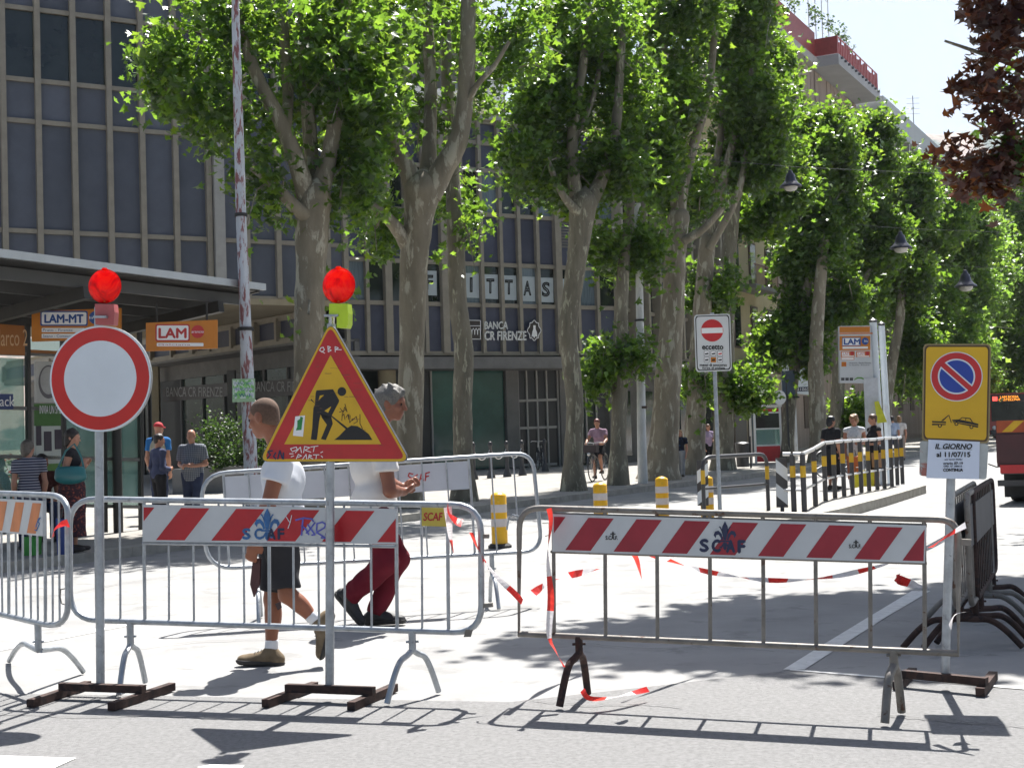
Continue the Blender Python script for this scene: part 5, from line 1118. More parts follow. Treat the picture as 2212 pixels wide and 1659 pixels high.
# posters on the back wall
po = wallbox(TS, 'poster', 76, 780, 132, 870, mat('grey_poster', (.42, .42, .40), .6, 0, .1, 3), off=.05); pm = MB()
art(pm, PSH, [(105 + 22 * math.cos(a), 825 + 36 * math.sin(a)) for a in [i * math.pi / 14 for i in range(28)]], .053); TS.part('poster_print', pm, mat('dark_print', (.12, .11, .12), .6), po)
pm = MB(); art(pm, PSH, [(105 + 18 * math.cos(a), 822 + 30 * math.sin(a)) for a in [i * math.pi / 14 for i in range(28)]], .056); TS.part('poster_print', pm, mat('grey_poster2', (.36, .36, .35), .6), po)
gp = wallbox(TS, 'poster', 76, 872, 132, 920, mat('green_poster', (.05, .14, .025), .6, 0, .1, 5), off=.05); lettering(TS, 'INVIA UN SMS', PSH, 80, 876, 126, 894, M_paper, .053, sub=gp)
g3 = wallbox(TS, 'poster', 76, 920, 134, 1085, mat('pale_poster', (.45, .48, .44), .6, 0, .06, 4), off=.05)
for x0, x1, y0 in ((78, 90, 920), (95, 112, 932), (118, 134, 928)):
    wallbox(TS, 'poster_print', x0, y0, x1, y0 + 42, mat('dark_purple_print', (.03, .02, .035), .5), off=.056, th=.003, sub=g3)
wallbox(TS, 'poster_print', 76, 1003, 134, 1018, mat('green_stripe', (.08, .2, .03), .5), off=.056, th=.003, sub=g3)
TS.part('bench', MB().box(sp_(5.2, 1.85, .55), SD * 2.2, SNL * .2, (0, 0, .03)), M_mid)
for t in (3.4, 5.2, 7): TS.part('bench_leg', MB().bar(sp_(t, 1.85, .118), sp_(t, 1.85, .53), .06, .06), M_dsteel)
def hang_sign(T, x0, y0, x1, y1, x0b, y0b, title, ink, sub1, sub2=None, d=None, sgn=None):
    pl = Plane(P((x0 + x1) / 2, (y0 + y1) / 2, d), sgn)
    q = [(x0, y0), (x1, y0 - (y0 - y0b)), (x1, y1 + (y0b - y0) * -.2), (x0, y1)]
    return pl, q
PL1 = Plane(P(140, 730, 18.6), (1, .10, 0)); PL2 = Plane(P(395, 725, 18.7), (1, .14, 0))
K4 = Kc(0, 600, 3.16); K5b = Kc(330, 780, 5.267)
def line_sign(pl, q, label, title, tb, ink, circ, cr, cm, strips, word):
    c = pl.hit(*lerp2(q, .5, .5)); T = Thing('line_sign', label, 'sign', c, 'orange bus line signs under the shelter roof')
    fc = T.part('sign_plate', MB().slab(pxpoly(pl, q, 0), -pl.n * .08), M_orange)
    o = MB(); o.face(rrect(pl, tb[0] - 3, tb[1] - 3, tb[2] + 3, tb[3] + 3, 4, .002)); T.part('plate_outline', o, ink, fc)
    o = MB(); o.face(rrect(pl, *tb, 3, .004)); pt = T.part('title_plate', o, M_paper, fc)
    w_ = tb[2] - tb[0]; h_ = tb[3] - tb[1]; lettering(T, title, pl, tb[0] + w_ * .07, tb[1] + h_ * .2, tb[2] - w_ * .07, tb[3] - h_ * .15, ink, .006, sub=pt and fc, bold=.05)
    o = MB(); art(o, pl, [(circ[0] + cr * math.cos(a), circ[1] + cr * math.sin(a)) for a in [i * math.pi / 14 for i in range(28)]], .004); T.part('line_dot', o, cm, fc)
    lettering(T, word, pl, circ[0] - cr * .95, circ[1] - cr * .2, circ[0] + cr * .95, circ[1] + cr * .2, M_paper, .006, sub=fc)
    for (a, b, c_, d_, tx) in strips:
        o = MB(); o.face(rrect(pl, a, b, c_, d_, 1.5, .004)); T.part('route_strip', o, M_paper, fc)
        if tx: lettering(T, tx, pl, a + 3, b + 2, a + (c_ - a) * .72, d_ - 2, ink, .006, sub=fc)
    for s in (.15, .85):
        p = pl.hit(*lerp2(q, s, 0)); T.part('hanger', MB().tube([p - pl.n * .04, Vector((p.x, p.y, zr - .35)) - pl.n * .04], .015, 6), M_dsteel)
line_sign(PL1, [K4(262, 682), K4(1000, 655), K4(1000, 905), K4(262, 932)], 'orange line sign reading LAM-MT in blue letters', 'LAM-MT', (*K4(345, 690), *K4(715, 792)), M_lblue, K4(790, 735), 14, M_lblue, [(*K4(345, 820), *K4(700, 855), 'Prato - Firenze'), (*K4(345, 868), *K4(700, 905), 'Seano - Comeana')], 'linea')
line_sign(PL2, [K5b(275, 348), K5b(1262, 305), K5b(1262, 698), K5b(275, 740)], 'orange line sign reading LAM in red letters', 'LAM', (*K5b(425, 385), *K5b(862, 585)), M_lred, K5b(990, 470), 14, M_lred, [(*K5b(425, 625), *K5b(1070, 672), 'Galciana')], 'arancio')
# flower pot by the shelter glass
fp_ = P(18, 1010, 21.5); TFW = Thing('flower_planter', 'planter of red flowers behind the shelter glass at far left', 'planter', (fp_.x, fp_.y, .118))
TFW.part('pot', MB().box((fp_.x, fp_.y, .45), (.35, 0, 0), (0, .2, 0), (0, 0, .33)), M_shut)
fc_ = np.array([(fp_.x + random.uniform(-.35, .35), fp_.y + random.uniform(-.2, .2), random.uniform(.8, 1.25)) for _ in range(160)]); TFW.part('leaves', leaf_mesh('leaves', fc_ - np.array(TFW.loc), rng.uniform(.05, .1, 160), L_hedge, False), None, kind='stuff')
fc_ = fc_[:60] + np.array((0, -.05, .1)); TFW.part('flowers', leaf_mesh('flowers', fc_ - np.array(TFW.loc), rng.uniform(.05, .09, 60), leafmat('red_petal', (.6, .06, .04), (.7, .12, .06), .5), False), None, kind='stuff')

# --- flaking lamp pole, left, and white pole in the middle
M_flake = mat('flaking_pale_paint', (0.46, 0.49, 0.53), 0.6, 0, 0.12, 3, 0.2, 0.4, stretch=(3, 3, .7), col2=(0.22, 0.085, 0.085), thr=0.54)
M_pale = mat('scuffed_white_pole', (0.55, 0.56, 0.55), 0.6, 0, 0.15, 4, 0.1, 0.4, stretch=(2, 2, .6), col2=(0.3, 0.28, 0.25), thr=0.66)
def street_pole(label, d, pts, mt, bands, z0):
    T = Thing('street_pole', label, 'pole', (*P(pts[0][0], pts[0][1], d)[:2], z0)); q = [P(x, y, d) for x, y, _ in pts]; q[0].z = z0
    T.part('pole', MB().tube(q, [w_ / 2 * d / F for _, _, w_ in pts], 16), mt)
    for y in bands:
        for i in range(len(pts) - 1):
            if pts[i][1] >= y >= pts[i + 1][1]:
                s = (pts[i][1] - y) / (pts[i][1] - pts[i + 1][1]); x = pts[i][0] + s * (pts[i + 1][0] - pts[i][0]); c = P(x, y, d); r_ = (pts[i][2] / 2 + 2.5) * d / F
                T.part('band', MB().lathe(c, [(r_, -.025), (r_, .025)], 16), M_rub)
    return T
TP1 = street_pole('tall flaking pale pole with green notice plate before the bank', 19.6, [(547, 1170, 30), (536, 860, 30), (528, 640, 24), (521, 480, 23), (517, 330, 22), (508, 0, 17), (505, -120, 15)], M_flake, (465, 711), .118)
PP = Plane(P(534, 844, 19.4), (1, .05, 0)); K = Kc(330, 780, 5.267)
gp_ = TP1.part('notice_plate', MB().slab(pxpoly(PP, [K(1465, 1122), K(1780, 1115), K(1780, 1435), K(1468, 1442)], 0), -PP.n * .01), mat('pale_green_plate', (.30, .46, .28), .4, 0, .1, 6))
o = MB(); art(o, PP, [K(1480, 1140), K(1765, 1130), K(1765, 1385), K(1480, 1395)], .002); TP1.part('notice_field', o, mat('green_white_print', (.20, .50, .14), .4, 0, .3, 9, 0, .4, col2=(.6, .66, .66), thr=.5), gp_)
for s, y0, y1 in (('PUNTO WI-FI', 1165, 1205), ('PRENDETEVI', 1245, 1285), ('il Wi-Fi', 1320, 1370)): lettering(TP1, s, PP, *K(1500, y0), *K(1745, y1), M_lblue, .004, sub=gp_)
TP2 = street_pole('white pole with dark strap between the plane trees', 33.0, [(1389, 1052, 22), (1386, 940, 20), (1384, 800, 18), (1381, 600, 16), (1377, 440, 14)], M_pale, (692, ), .118)
c = P(1388, 880, 33.0); TP2.part('band', MB().lathe(c, [(.115, -.03), (.115, .03)], 14), M_rust)

# --- yellow and white bollards
def bollard(i, x, yt, d, label):
    b = P(x, YH(x) + HC * F / d, d); b.z = 0
    T = Thing('bollard', label, 'bollard', b, 'yellow bollards with pale bands')
    r = .1; T.part('base', MB().lathe(b, [(.15, 0), (.15, .03), (.12, .055)], 20), M_rub)
    zs = [.05, .24, .31, .42, .49, .60, .66]; mts = [M_bin, M_refl, M_bin, M_refl, M_bin]
    T.part('body', MB().lathe(b, [(r * 1.02, .05), (r, .655), (r * .9, .675), (r * .4, .70), (.001, .705)], 24), M_bin)
    for z in (.27, .45): T.part('pale_band', MB().lathe(b, [(r + .003, z), (r + .003, z + .1)], 24), M_refl)
    T.part('reflector', MB().lathe(b + Vector((0, -r - .002, .60)), [(.018, 0), (.001, .006)], 12, 0, (0, -1, 0)), M_yband)
for i, (x, yt, d, lb) in enumerate(((1080, 1070, 17.1, 'yellow bollard between the middle and right barriers, nearest'), (1299, 1048, 19.3, 'second yellow bollard, before the sinuous tree trunk'), (1432, 1036, 20.9, 'third yellow bollard, before the stout rough tree trunk'), (1529, 1033, 20.6, 'yellow bollard right in front of the no-entry pole'))): bollard(i, x, yt, d, lb)

# --- no-entry plate
K = Kc(1750, 700, 4.424); bn = P(1556, 1121, 18.7); bn.z = .15; PN = Plane(P(1540, 740, 18.9), (1, -.04, 0))
TN = Thing('no_entry_sign', 'white plate with red no-entry disc and the word eccetto', 'road sign', bn)
TN.part('pole', MB().tube([bn, PN.hit(1544, 803, -.03), PN.hit(1538, 676, -.03)], .028, 12), M_galv)
qn = [K(302, 555), K(722, 540), K(742, 1200), K(325, 1215)]
nr = lambda i, off: rrect(PN, 0, 0, 100, 100, 7, off, 5, [lerp2(qn, *q) for q in ((i, i * .65), (1 - i, i * .65), (1 - i, 1 - i * .65), (i, 1 - i * .65))])
npl = TN.part('sign_plate', MB().slab(nr(0, 0), -PN.n * .02), mat('pale_sign_white', (.58, .60, .60), .35, 0, .04, 4)); 
TN.part('black_line', MB().ring(nr(.03, .0015), nr(.055, .0015)), M_black, npl)
cN = PN.uv(PN.hit(*K(512, 735))); rN = (PN.hit(*K(512, 735)) - PN.hit(*K(642, 735))).length
TN.part('red_disc', MB().face(pcirc(PN, cN, rN, rN, .0015, 40)), M_red, npl)
TN.part('white_bar', MB().face([PN.at(cN[0] + s * rN * .95, cN[1] + t * rN * .24, .003) for s, t in ((-1, -1), (1, -1), (1, 1), (-1, 1))]), M_paper, npl)
lettering(TN, 'eccetto', PN, *K(398, 905), *K(640, 955), M_black, .002, sub=npl, bold=.06)
for i in range(6):
    x, y = 418 + (i % 3) * 78, 972 + (i // 3) * 72; o = MB(); o.face(pxpoly(PN, [K(x, y), K(x + 62, y), K(x + 62, y + 60), K(x, y + 60)], .0015)); ic = TN.part('pictogram', o, M_orange if i == 4 else M_black, npl)
    if i != 4: o = MB(); o.face(pxpoly(PN, [K(x + 4, y + 4), K(x + 58, y + 4), K(x + 58, y + 56), K(x + 4, y + 56)], .0025)); TN.part('pictogram_field', o, M_paper, npl)
    o = MB(); art(o, PN, [K(x + 10, y + 28), K(x + 50, y + 20), K(x + 52, y + 38), K(x + 12, y + 42)], .0035); TN.part('pictogram_shape', o, M_black if i not in (2,) else M_red, npl)
lettering(TN, 'mezzi di soccorso', PN, *K(370, 1117), *K(682, 1150), M_black, .002, sub=npl, bold=.04); lettering(TN, 'forze di polizia', PN, *K(398, 1157), *K(660, 1187), M_black, .002, sub=npl, bold=.04)
# --- hoop rail with yellow bands at the tip of the island
hp0, hp1 = P(1521, 1100, 19.6), P(1660, 1100, 20.6); PH = Plane((hp0.x, hp0.y, 0), (hp1.x - hp0.x, hp1.y - hp0.y, 0)); 
TH2 = Thing('hoop_rail', 'dark pedestrian hoop with yellow bands beside the no-entry pole', 'railing', ((hp0.x + hp1.x) / 2, (hp0.y + hp1.y) / 2, .15))
Lh = (hp1 - hp0).length; L2 = math.hypot(hp1.x - hp0.x, hp1.y - hp0.y); hh = PH.uv(PH.hit(1590, 984))[1]
pts = rpath([(0, .1), (0, hh), (L2, hh), (L2, .1)], [0, .18, .18, 0]); pts = [PH.at(*p) for p in pts]
TH2.part('hoop', MB().tube(pts, .03, 12), M_dpaint); TH2.part('cross_rail', MB().tube([PH.at(0, .55), PH.at(L2, .55)], .02, 10), M_dpaint)
for s in (0, L2): TH2.part('yellow_band', MB().lathe(PH.at(s, .62), [(.032, 0), (.032, .2)], 12), M_yband)
# --- striped marker plates
def chevron(label, x, yt, yb, wpx, d, flip):
    b = P(x, YH(x) + (HC - .15) * F / d, d); b.z = .15; pl = Plane(b, (1, -.05, 0)); T = Thing('striped_marker', label, 'road marker', b, 'black and white striped marker plates')
    q = [(x - wpx / 2 - 2, yt), (x + wpx / 2 - 2, yt), (x + wpx / 2, yb), (x - wpx / 2, yb)]
    T.part('post', MB().tube([b, pl.hit(x, yb - 6, -.03)], .03, 10), M_dpaint)
    pp = T.part('plate', MB().slab(pxpoly(pl, q, .0), -pl.n * .02), M_dpaint)
    for k in range(3):
        y = yt + (yb - yt) * (.02 + k * .48) - 8; st = [(x - wpx, y + (wpx * .0 if flip else wpx * 1.6)), (x + wpx, y + (wpx * 1.6 if flip else 0)), (x + wpx, y + (wpx * 1.6 if flip else 0) + 27), (x - wpx, y + (0 if flip else wpx * 1.6) + 27)]
        p = clip(st, q)
        if len(p) > 2: o = MB(); art(o, pl, p, .0015); T.part('white_stripe', o, M_wsign, pp)
chevron('black and white striped marker at the start of the island railing', 1690, 989, 1096, 25, 20.2, True)
chevron('black and white striped marker half hidden by a yellow bollard', 1519, 994, 1092, 24, 19.9, False)
# --- railing along the island
posts = [(1715.6, 1106, 981), (1738, 1106, 981), (1762, 1093, 970), (1783.6, 1082, 957), (1804, 1076, 955), (1823.7, 1072, 953), (1842, 1068, 952), (1861, 1064, 951), (1877.7, 1061, 950), (1895.5, 1057.5, 949), (1911, 1055, 947), (1927, 1051, 946), (1939, 1048, 946), (1950, 1046, 945)]
TRL = Thing('island_railing', 'dark railing with yellow-banded posts and silver handrail along the traffic island', 'railing', G(1830, 1072, .15))
tops = []
for x, yb, yt in posts:
    b = G(x, yb, .15); d = b.y; t = P(x - 1.2, yt, d); h = t.z; top = Vector((b.x, b.y, h)); tops.append((b, top))
    TRL.part('post', MB().tube([b, top], .041, 12), M_dpaint); TRL.part('yellow_band', MB().lathe(b + Vector((0, 0, (h - .15) * .60)), [(.043, 0), (.043, .17)], 12), M_yband)
tops = [(tops[0][0] - (tops[1][0] - tops[0][0]), tops[0][1] - (tops[1][1] - tops[0][1]))] + tops
for (a, ta), (b, tb) in zip(tops[:-1], tops[1:]):
    u = (tb - ta).normalized() * .02
    TRL.part('handrail', MB().tube([ta + u, tb - u], .033, 10), M_hand)
    m0, m1 = a + (ta - a) * .38, b + (tb - b) * .38; TRL.part('mid_rail', MB().tube([m0 + u, m1 - u], .02, 8), M_hand)
# --- chained bollards before the bank
chain = [(1024, 1036), (1061, 1033), (1096, 1030), (1129, 1027)]
def chain_post(x, yb, label, ball=True):
    b = G(x, yb, .118); d = b.y; T = Thing('chain_post', label, 'bollard', b, 'dark chain posts before the bank')
    T.part('post', MB().lathe(b, [(.13, 0), (.13, .05), (.08, .22), (.055, .28), (.05, .95), (.07, .98), (.06, 1.03), (.05, 1.08), (.001, 1.1)], 14), M_dpaint); return b, T
pv_ = None
for i, (x, y) in enumerate(chain + [(1290 - 112, 1018), (1253, 1016)]):
    b, T = chain_post(x, y, ['first', 'second', 'third', 'fourth', 'fifth', 'sixth'][i] + ' dark chain post from the left before the bank door')
    if pv_ is not None and i < 4:
        a_, b_ = pv_ + Vector((0, 0, .9)), b + Vector((0, 0, .9)); T.part('chain', MB().tube([a_ + (b_ - a_) * s + Vector((0, 0, -.34 * (1 - (2 * s - 1) ** 2))) for s in [k / 12 for k in range(13)]], .014, 6), M_hand)
    pv_ = b
# --- hanging street lamps on wires
def hang_lamp(label, x, y, d, k):
    c = P(x, y, d); T = Thing('street_lamp', label, 'street lamp', c, 'bell lamps hanging on wires over the street'); s = 38 * d / F
    u = d / F; pr = lambda q: [(a_ * u, b_ * u) for a_, b_ in q]
    T.part('shade', MB().lathe(c, pr([(2, 37), (4, 36), (5, 31), (9, 27), (11, 20), (13, 13), (18, 7), (23, 3), (24, 0), (20, 1)]), 24), mat('dark_lamp_shade', (.035, .036, .055), .35, .2, .1, 5))
    T.part('lamp_glass', MB().lathe(c, pr([(15, 0), (14, -5), (9, -9), (.1, -10.5)]), 20), mat('milky_lamp_glass', (.42, .40, .37), .2, 0, .05, 5))
    w0 = c + Vector((0, 0, 44 * u)); T.part('hanger', MB().tube([w0, w0 - Vector((0, 0, 8 * u))], .02, 6), M_black)
    a_, b_ = w0 + Vector((-5.5, -1.0, .75)), w0 + Vector((9, 1.5, .1)); T.part('wire', MB().tube([a_, (a_ + w0) / 2 - Vector((0, 0, .15)), w0, (b_ + w0) / 2 - Vector((0, 0, .25)), b_], .007, 5), M_dpaint)
hang_lamp('nearest bell lamp hanging on its wire before the crowns', 1708, 404, 34, 0); hang_lamp('second bell lamp on its wire above the bus stop board', 1946, 537, 47, 1); hang_lamp('farthest bell lamp on its wire above the yellow sign', 2086, 620, 60, 2)
# --- bus stop board on two posts
K = Kc(1960, 830, 4.809); PLM = Plane(P(1850, 765, 31), (1, .05, 0)); bl0 = P(1890, 1010, 31); bl0.z = 0
TL = Thing('bus_stop_board', 'tall white and orange bus stop board on two round posts', 'bus stop sign', bl0)
for x0, xb, yt, rr in ((1886, 1896, 695, .085), (1904, 1910, 702, .075)):
    t = PLM.hit(x0, yt, -.05 - .25 * (x0 > 1890)); b = Vector((t.x + .06, t.y, 0)); TL.part('post', MB().tube([b, t], rr, 14), M_wsign); TL.part('post_cap', MB().lathe(t, [(rr * 1.15, -.02), (rr * 1.15, .03), (.001, .09)], 14), M_dpaint)
bdq = [K(1145, 120), K(1545, 112), K(1578, 838), K(1157, 832)]
bd = TL.part('board', MB().slab(pxpoly(PLM, bdq, .05), -PLM.n * .1), mat('off_white_board', (.50, .52, .54), .4, 0, .04, 3))  # board in one even off-white
def patch(x0, y0, x1, y1, mt, off, nm='print'): return TL.part(nm, MB().face(pxpoly(PLM, [K(x0, y0), K(x1, y0 - (x1 - x0) * .01), K(x1, y1 - (x1 - x0) * .01), K(x0, y1)], .05 + off)), mt, bd)
patch(1152, 128, 1535, 200, M_orange, .002, 'header'); patch(1152, 205, 1570, 222, M_borange, .002); patch(1152, 245, 1540, 425, M_orange, .002); patch(1184, 262, 1420, 368, M_lblue, .004); patch(1192, 270, 1412, 360, M_paper, .006)
lettering(TL, 'LAM', PLM, *K(1200, 282), *K(1400, 350), M_lblue, .058, sub=bd, bold=.06); patch(1190, 378, 1510, 405, M_paper, .004)
o = MB(); art(o, PLM, [K(1475 + 44 * math.cos(a), 308 + 46 * math.sin(a)) for a in [i * math.pi / 12 for i in range(24)]], .055); TL.part('line_dot', o, M_lblue, bd); lettering(TL, 'blu', PLM, *K(1455, 292), *K(1497, 322), M_paper, .058, sub=bd)
for x in (1168, 1362):
    patch(x, 435, x + 176, 510, M_borange, .002); patch(x + 14, 446, x + 108, 486, M_paper, .004); lettering(TL, 'LAM', PLM, *K(x + 20, 452), *K(x + 100, 480), M_lred, .057, sub=bd)
    o = MB(); art(o, PLM, [K(x + 142 + 25 * math.cos(a), 462 + 25 * math.sin(a)) for a in [i * math.pi / 8 for i in range(16)]], .055); TL.part('line_dot', o, M_lred, bd); patch(x + 14, 492, x + 165, 506, M_paper, .004)
patch(1172, 512, 1338, 545, M_borange, .002); patch(1178, 518, 1330, 540, M_paper, .004); patch(1177, 568, 1238, 628, M_orange, .002); lettering(TL, '4', PLM, *K(1198, 580), *K(1220, 618), M_lred, .055, sub=bd)
lettering(TL, 'Stazione - Paolo Monna', PLM, *K(1268, 574), *K(1535, 592), M_black, .054, sub=bd); lettering(TL, 'La Querce - Santuario', PLM, *K(1268, 602), *K(1520, 620), M_black, .054, sub=bd)
for k in range(3): patch(1172 + k * 54, 768, 1215 + k * 54, 804, M_dpaint, .002)
o = MB(); art(o, PLM, [K(x, y) for x, y in ((1335, 790), (1380, 760), (1430, 762), (1480, 785), (1550, 790), (1550, 800), (1470, 800), (1420, 778), (1380, 778), (1340, 800))], .052); TL.part('green_print', o, mat('green_print2', (.10, .28, .04), .5), bd)
bp = P(1882, 900, 30.9); fs_ = MB().box(PLM.hit(1884, 905, .05), (.16, 0, 0), (0, .02, 0), (0, 0, .95)); TL.part('timetable_case', fs_, mat('pale_timetable', (.5, .52, .55), .4, 0, .1, 9))
yb_ = MB(); a_ = PLM.hit(1889, 868, .2); b_ = PLM.hit(1905, 912, .3); yb_.slab([a_, a_ + Vector((.1, .02, .02)), b_ + Vector((.12, 0, 0)), b_ + Vector((-.1, 0, -.02))], (0, .02, 0)); solo('notice_bag', yb_, mat('yellow_bag_cloth', (.60, .58, .03), .5, 0, .15, 9), 'yellow notice bag fluttering on the bus stop posts', 'notice', a_)
yb_ = MB(); a_ = PLM.hit(1910, 875, .2); b_ = PLM.hit(1922, 918, .3); yb_.slab([a_, a_ + Vector((.08, .02, 0)), b_ + Vector((.05, 0, 0)), b_ + Vector((-.04, 0, 0))], (0, .02, 0)); solo('paper_notice', yb_, M_paper, 'white paper notice hanging off the bus stop posts', 'notice', a_)
# --- fabric wholesaler's plate, phone booth, phone disc, dark plate
PI = Plane(P(1720, 800, 50), (1, .0, 0)); K = Kc(1960, 830, 4.809); pb = P(1718, 1000, 50); pb.z = .118
TI = Thing('shop_sign', 'white advertising plate of a fabric wholesaler behind the leaning tree', 'sign', pb)
TI.part('post', MB().tube([pb, PI.hit(1712, 860, -.1)], .12, 12), M_pale)
qi = [K(425, 415), K(790, 395), K(795, 985), K(430, 950)]
ib = TI.part('plate', MB().slab(pxpoly(PI, qi, 0), -PI.n * .12), M_wsign)
def ip(pts, mt, off, nm='print'): o = MB(); art(o, PI, [K(*p) for p in pts], off); return TI.part(nm, o, mt, ib)
ip([(440, 440), (770, 432), (765, 598), (445, 598)], M_navy, .004); ip([(640 + 120 * math.cos(a), 515 + 52 * math.sin(a)) for a in [i * math.pi / 14 for i in range(28)]], M_paper, .008); ip([(445, 890), (770, 882), (770, 938), (445, 942)], M_navy, .004)
lettering(TI, 'ENRICO', PI, *K(548, 500), *K(735, 532), M_black, .012, sub=ib, bold=.05); lettering(TI, 'INGROSSO', PI, *K(448, 622), *K(752, 672), M_black, .006, sub=ib); lettering(TI, 'TESSUTI', PI, *K(470, 700), *K(725, 752), M_black, .006, sub=ib); lettering(TI, '0574 521060', PI, *K(452, 894), *K(765, 930), M_paper, .008, sub=ib)
TI.part('upper_banner', MB().slab(pxpoly(PI, [K(470, -120), K(600, -130), K(605, 330), K(478, 340)], -.15), -PI.n * .05), M_wsign)
pc = P(1661, 1000, 47); pc.z = .118; PPh = Plane(pc, (1, 0, 0)); K = Kc(1900, 1000, 4.424)
TB2 = Thing('phone_booth', 'white-framed glass telephone booth with red panels', 'phone booth', pc)
w2, hB = .45, 1.95; 
for sx in (-1, 1):
    for sy in (0, 1): TB2.part('frame_post', MB().box(pc + Vector((sx * w2, sy * .85, hB / 2)), (.035, 0, 0), (0, .035, 0), (0, 0, hB / 2)), M_white)
TB2.part('roof', MB().box(pc + Vector((0, .42, hB + .04)), (w2 + .06, 0, 0), (0, .5, 0), (0, 0, .04)), M_white); TB2.part('red_header', MB().box(pc + Vector((0, -.01, hB - .12)), (w2 - .06, 0, 0), (0, .02, 0), (0, 0, .06)), M_red)
TB2.part('red_panel', MB().box(pc + Vector((0, -.01, .32)), (w2 - .04, 0, 0), (0, .02, 0), (0, 0, .27)), M_red)
for z in (.62, 1.2, 1.76): TB2.part('frame_rail', MB().box(pc + Vector((0, -.01, z)), (w2, 0, 0), (0, .03, 0), (0, 0, .025)), M_white)
TB2.part('glass', MB().box(pc + Vector((0, 0, 1.48)), (w2 - .04, 0, 0), (0, .006, 0), (0, 0, .26)), M_green2); TB2.part('glass', MB().box(pc + Vector((0, 0, .91)), (w2 - .04, 0, 0), (0, .006, 0), (0, 0, .27)), M_gl); TB2.part('back_glass', MB().box(pc + Vector((0, .85, 1.1)), (w2 - .04, 0, 0), (0, .006, 0), (0, 0, .8)), M_curt)
cd_ = P(1684.5, 859, 46.6); pdp = Plane(cd_, (1, 0, 0)); TPD = Thing('phone_disc', 'white disc with red telephone handset above the phone booth', 'sign', cd_)
TPD.part('disc', MB().slab(pcirc(pdp, (0, 0), .22, .25, 0, 32), -pdp.n * .04), M_paper); o = MB(); strokes(o, pdp, [[K(495, 160), K(505, 190), K(530, 212), K(565, 222)], [K(493, 150), K(508, 168)], [K(555, 212), K(572, 228)]], 2.6, .004); TPD.part('handset', o, M_red)
TPD.part('arm', MB().tube([cd_ + Vector((.2, .05, 0)), cd_ + Vector((.7, .1, 0))], .03, 6), M_dpaint)
bp_ = P(1706, 1000, 46.8); bp_.z = .118; TDS = Thing('street_plate', 'dark blue-grey street plate on a thin post left of the leaning tree', 'sign', bp_)
a_ = P(1703, 827, 46.8); TDS.part('post', MB().tube([bp_, Vector((bp_.x - .03, bp_.y, a_.z + .3))], .04, 8), M_dpaint); TDS.part('plate', MB().box(a_, (.22, 0, 0), (0, .03, 0), (0, 0, .42)), mat('blue_grey_plate', (.055, .08, .12), .5, 0, .1, 4))
lb_ = P(1605, 1010, 42); lb_.z = .118; TLB = Thing('litter_bin', 'dark round litter bin beside the tree trunk left of the phone booth', 'litter bin', lb_)
TLB.part('bin', MB().lathe(lb_, [(.19, .05), (.22, .75), (.24, .78), (.18, .82), (.001, .84)], 16), M_dpaint); TLB.part('post', MB().tube([lb_ + Vector((.25, 0, 0)), lb_ + Vector((.25, 0, 1.0))], .03, 8), M_dpaint)
# --- bus and lorry at the right edge
M_busred = mat('bus_red_paint', (.30, .03, .03), .25, 0, .08, 2); M_lorry = mat('dull_crimson_paint', (.055, .010, .014), .4, 0, .2, 3)
bb = Vector((P(2180, 946, 88).x, 88, 0)); TBU = Thing('bus', 'distant red city bus with lit orange destination display', 'bus', bb)
hw = 1.25
TBU.part('body', MB().slab([bb + Vector((-hw, 0, .35)), bb + Vector((hw, 0, .35)), bb + Vector((hw, 0, 2.9)), bb + Vector((hw - .15, 0, 3.05)), bb + Vector((-hw + .15, 0, 3.05)), bb + Vector((-hw, 0, 2.9))], SD * 10), M_busred)
TBU.part('windscreen', MB().box(bb + Vector((0, -.03, 1.85)), (1.1, 0, 0), (0, .03, 0), (0, 0, .62)), M_win); TBU.part('display', MB().box(bb + Vector((0, -.03, 2.72)), (1.12, 0, 0), (0, .04, 0), (0, 0, .24)), M_black)
def emis(name, col, s):
    m_, nt_, b_ = _nodes(name); b_.inputs['Base Color'].default_value = (*col, 1); b_.inputs['Emission Color'].default_value = (*col, 1); b_.inputs['Emission Strength'].default_value = s; n_ = _noise(nt_, 3); nt_.links.new(_ramp(nt_, n_, [(0, col), (1, col)]), b_.inputs['Base Color']); MATS[name] = m_; return m_
PD = Plane(bb + Vector((0, -.075, 0)), (1, 0, 0)); 
dl = MB().box(bb + Vector((-.85, -.072, 2.70)), (.16, 0, 0), (0, .004, 0), (0, 0, .14)); TBU.part('line_number', dl, emis('led_red', (1, .08, .06), .8))
def word(T, s, c, w_, h_, mt):
    me = text_mesh(s); co = np.empty(len(me.vertices) * 3); me.vertices.foreach_get('co', co); co = co.reshape(-1, 3); mn, mx = co.min(0), co.max(0); q = (co - (mn + mx) / 2) / (mx - mn + 1e-6)
    o_ = np.column_stack([c[0] + q[:, 0] * w_, np.full(len(q), c[1]), c[2] + q[:, 1] * h_]) - np.array(T.loc); me.vertices.foreach_set('co', o_.ravel()); me.materials.clear(); me.materials.append(mt); me.name = 'lettering'; T.part('lettering', me, None)
M_led = emis('led_orange', (1, .33, .03), .9); word(TBU, 'LAM ROSSA', bb + Vector((.1, -.08, 2.80)), 1.2, .15, M_led); word(TBU, 'CASTELLINA', bb + Vector((.1, -.08, 2.62)), 1.4, .15, M_led)
for sx in (-1, 1):
    TBU.part('headlight', MB().lathe(bb + Vector((sx * .95, -.02, .8)), [(.14, 0), (.10, .05), (.001, .07)], 14, 0, (0, -1, 0)), M_paper)
    for yy in (2.0, 7.5): p = bb + SD * yy + Vector((sx * 1.1, 0, .48)); TBU.part('wheel', MB().lathe(p - Vector((.14, 0, 0)), [(.48, 0), (.48, .28)], 18, 0, (1, 0, 0)), M_rub)
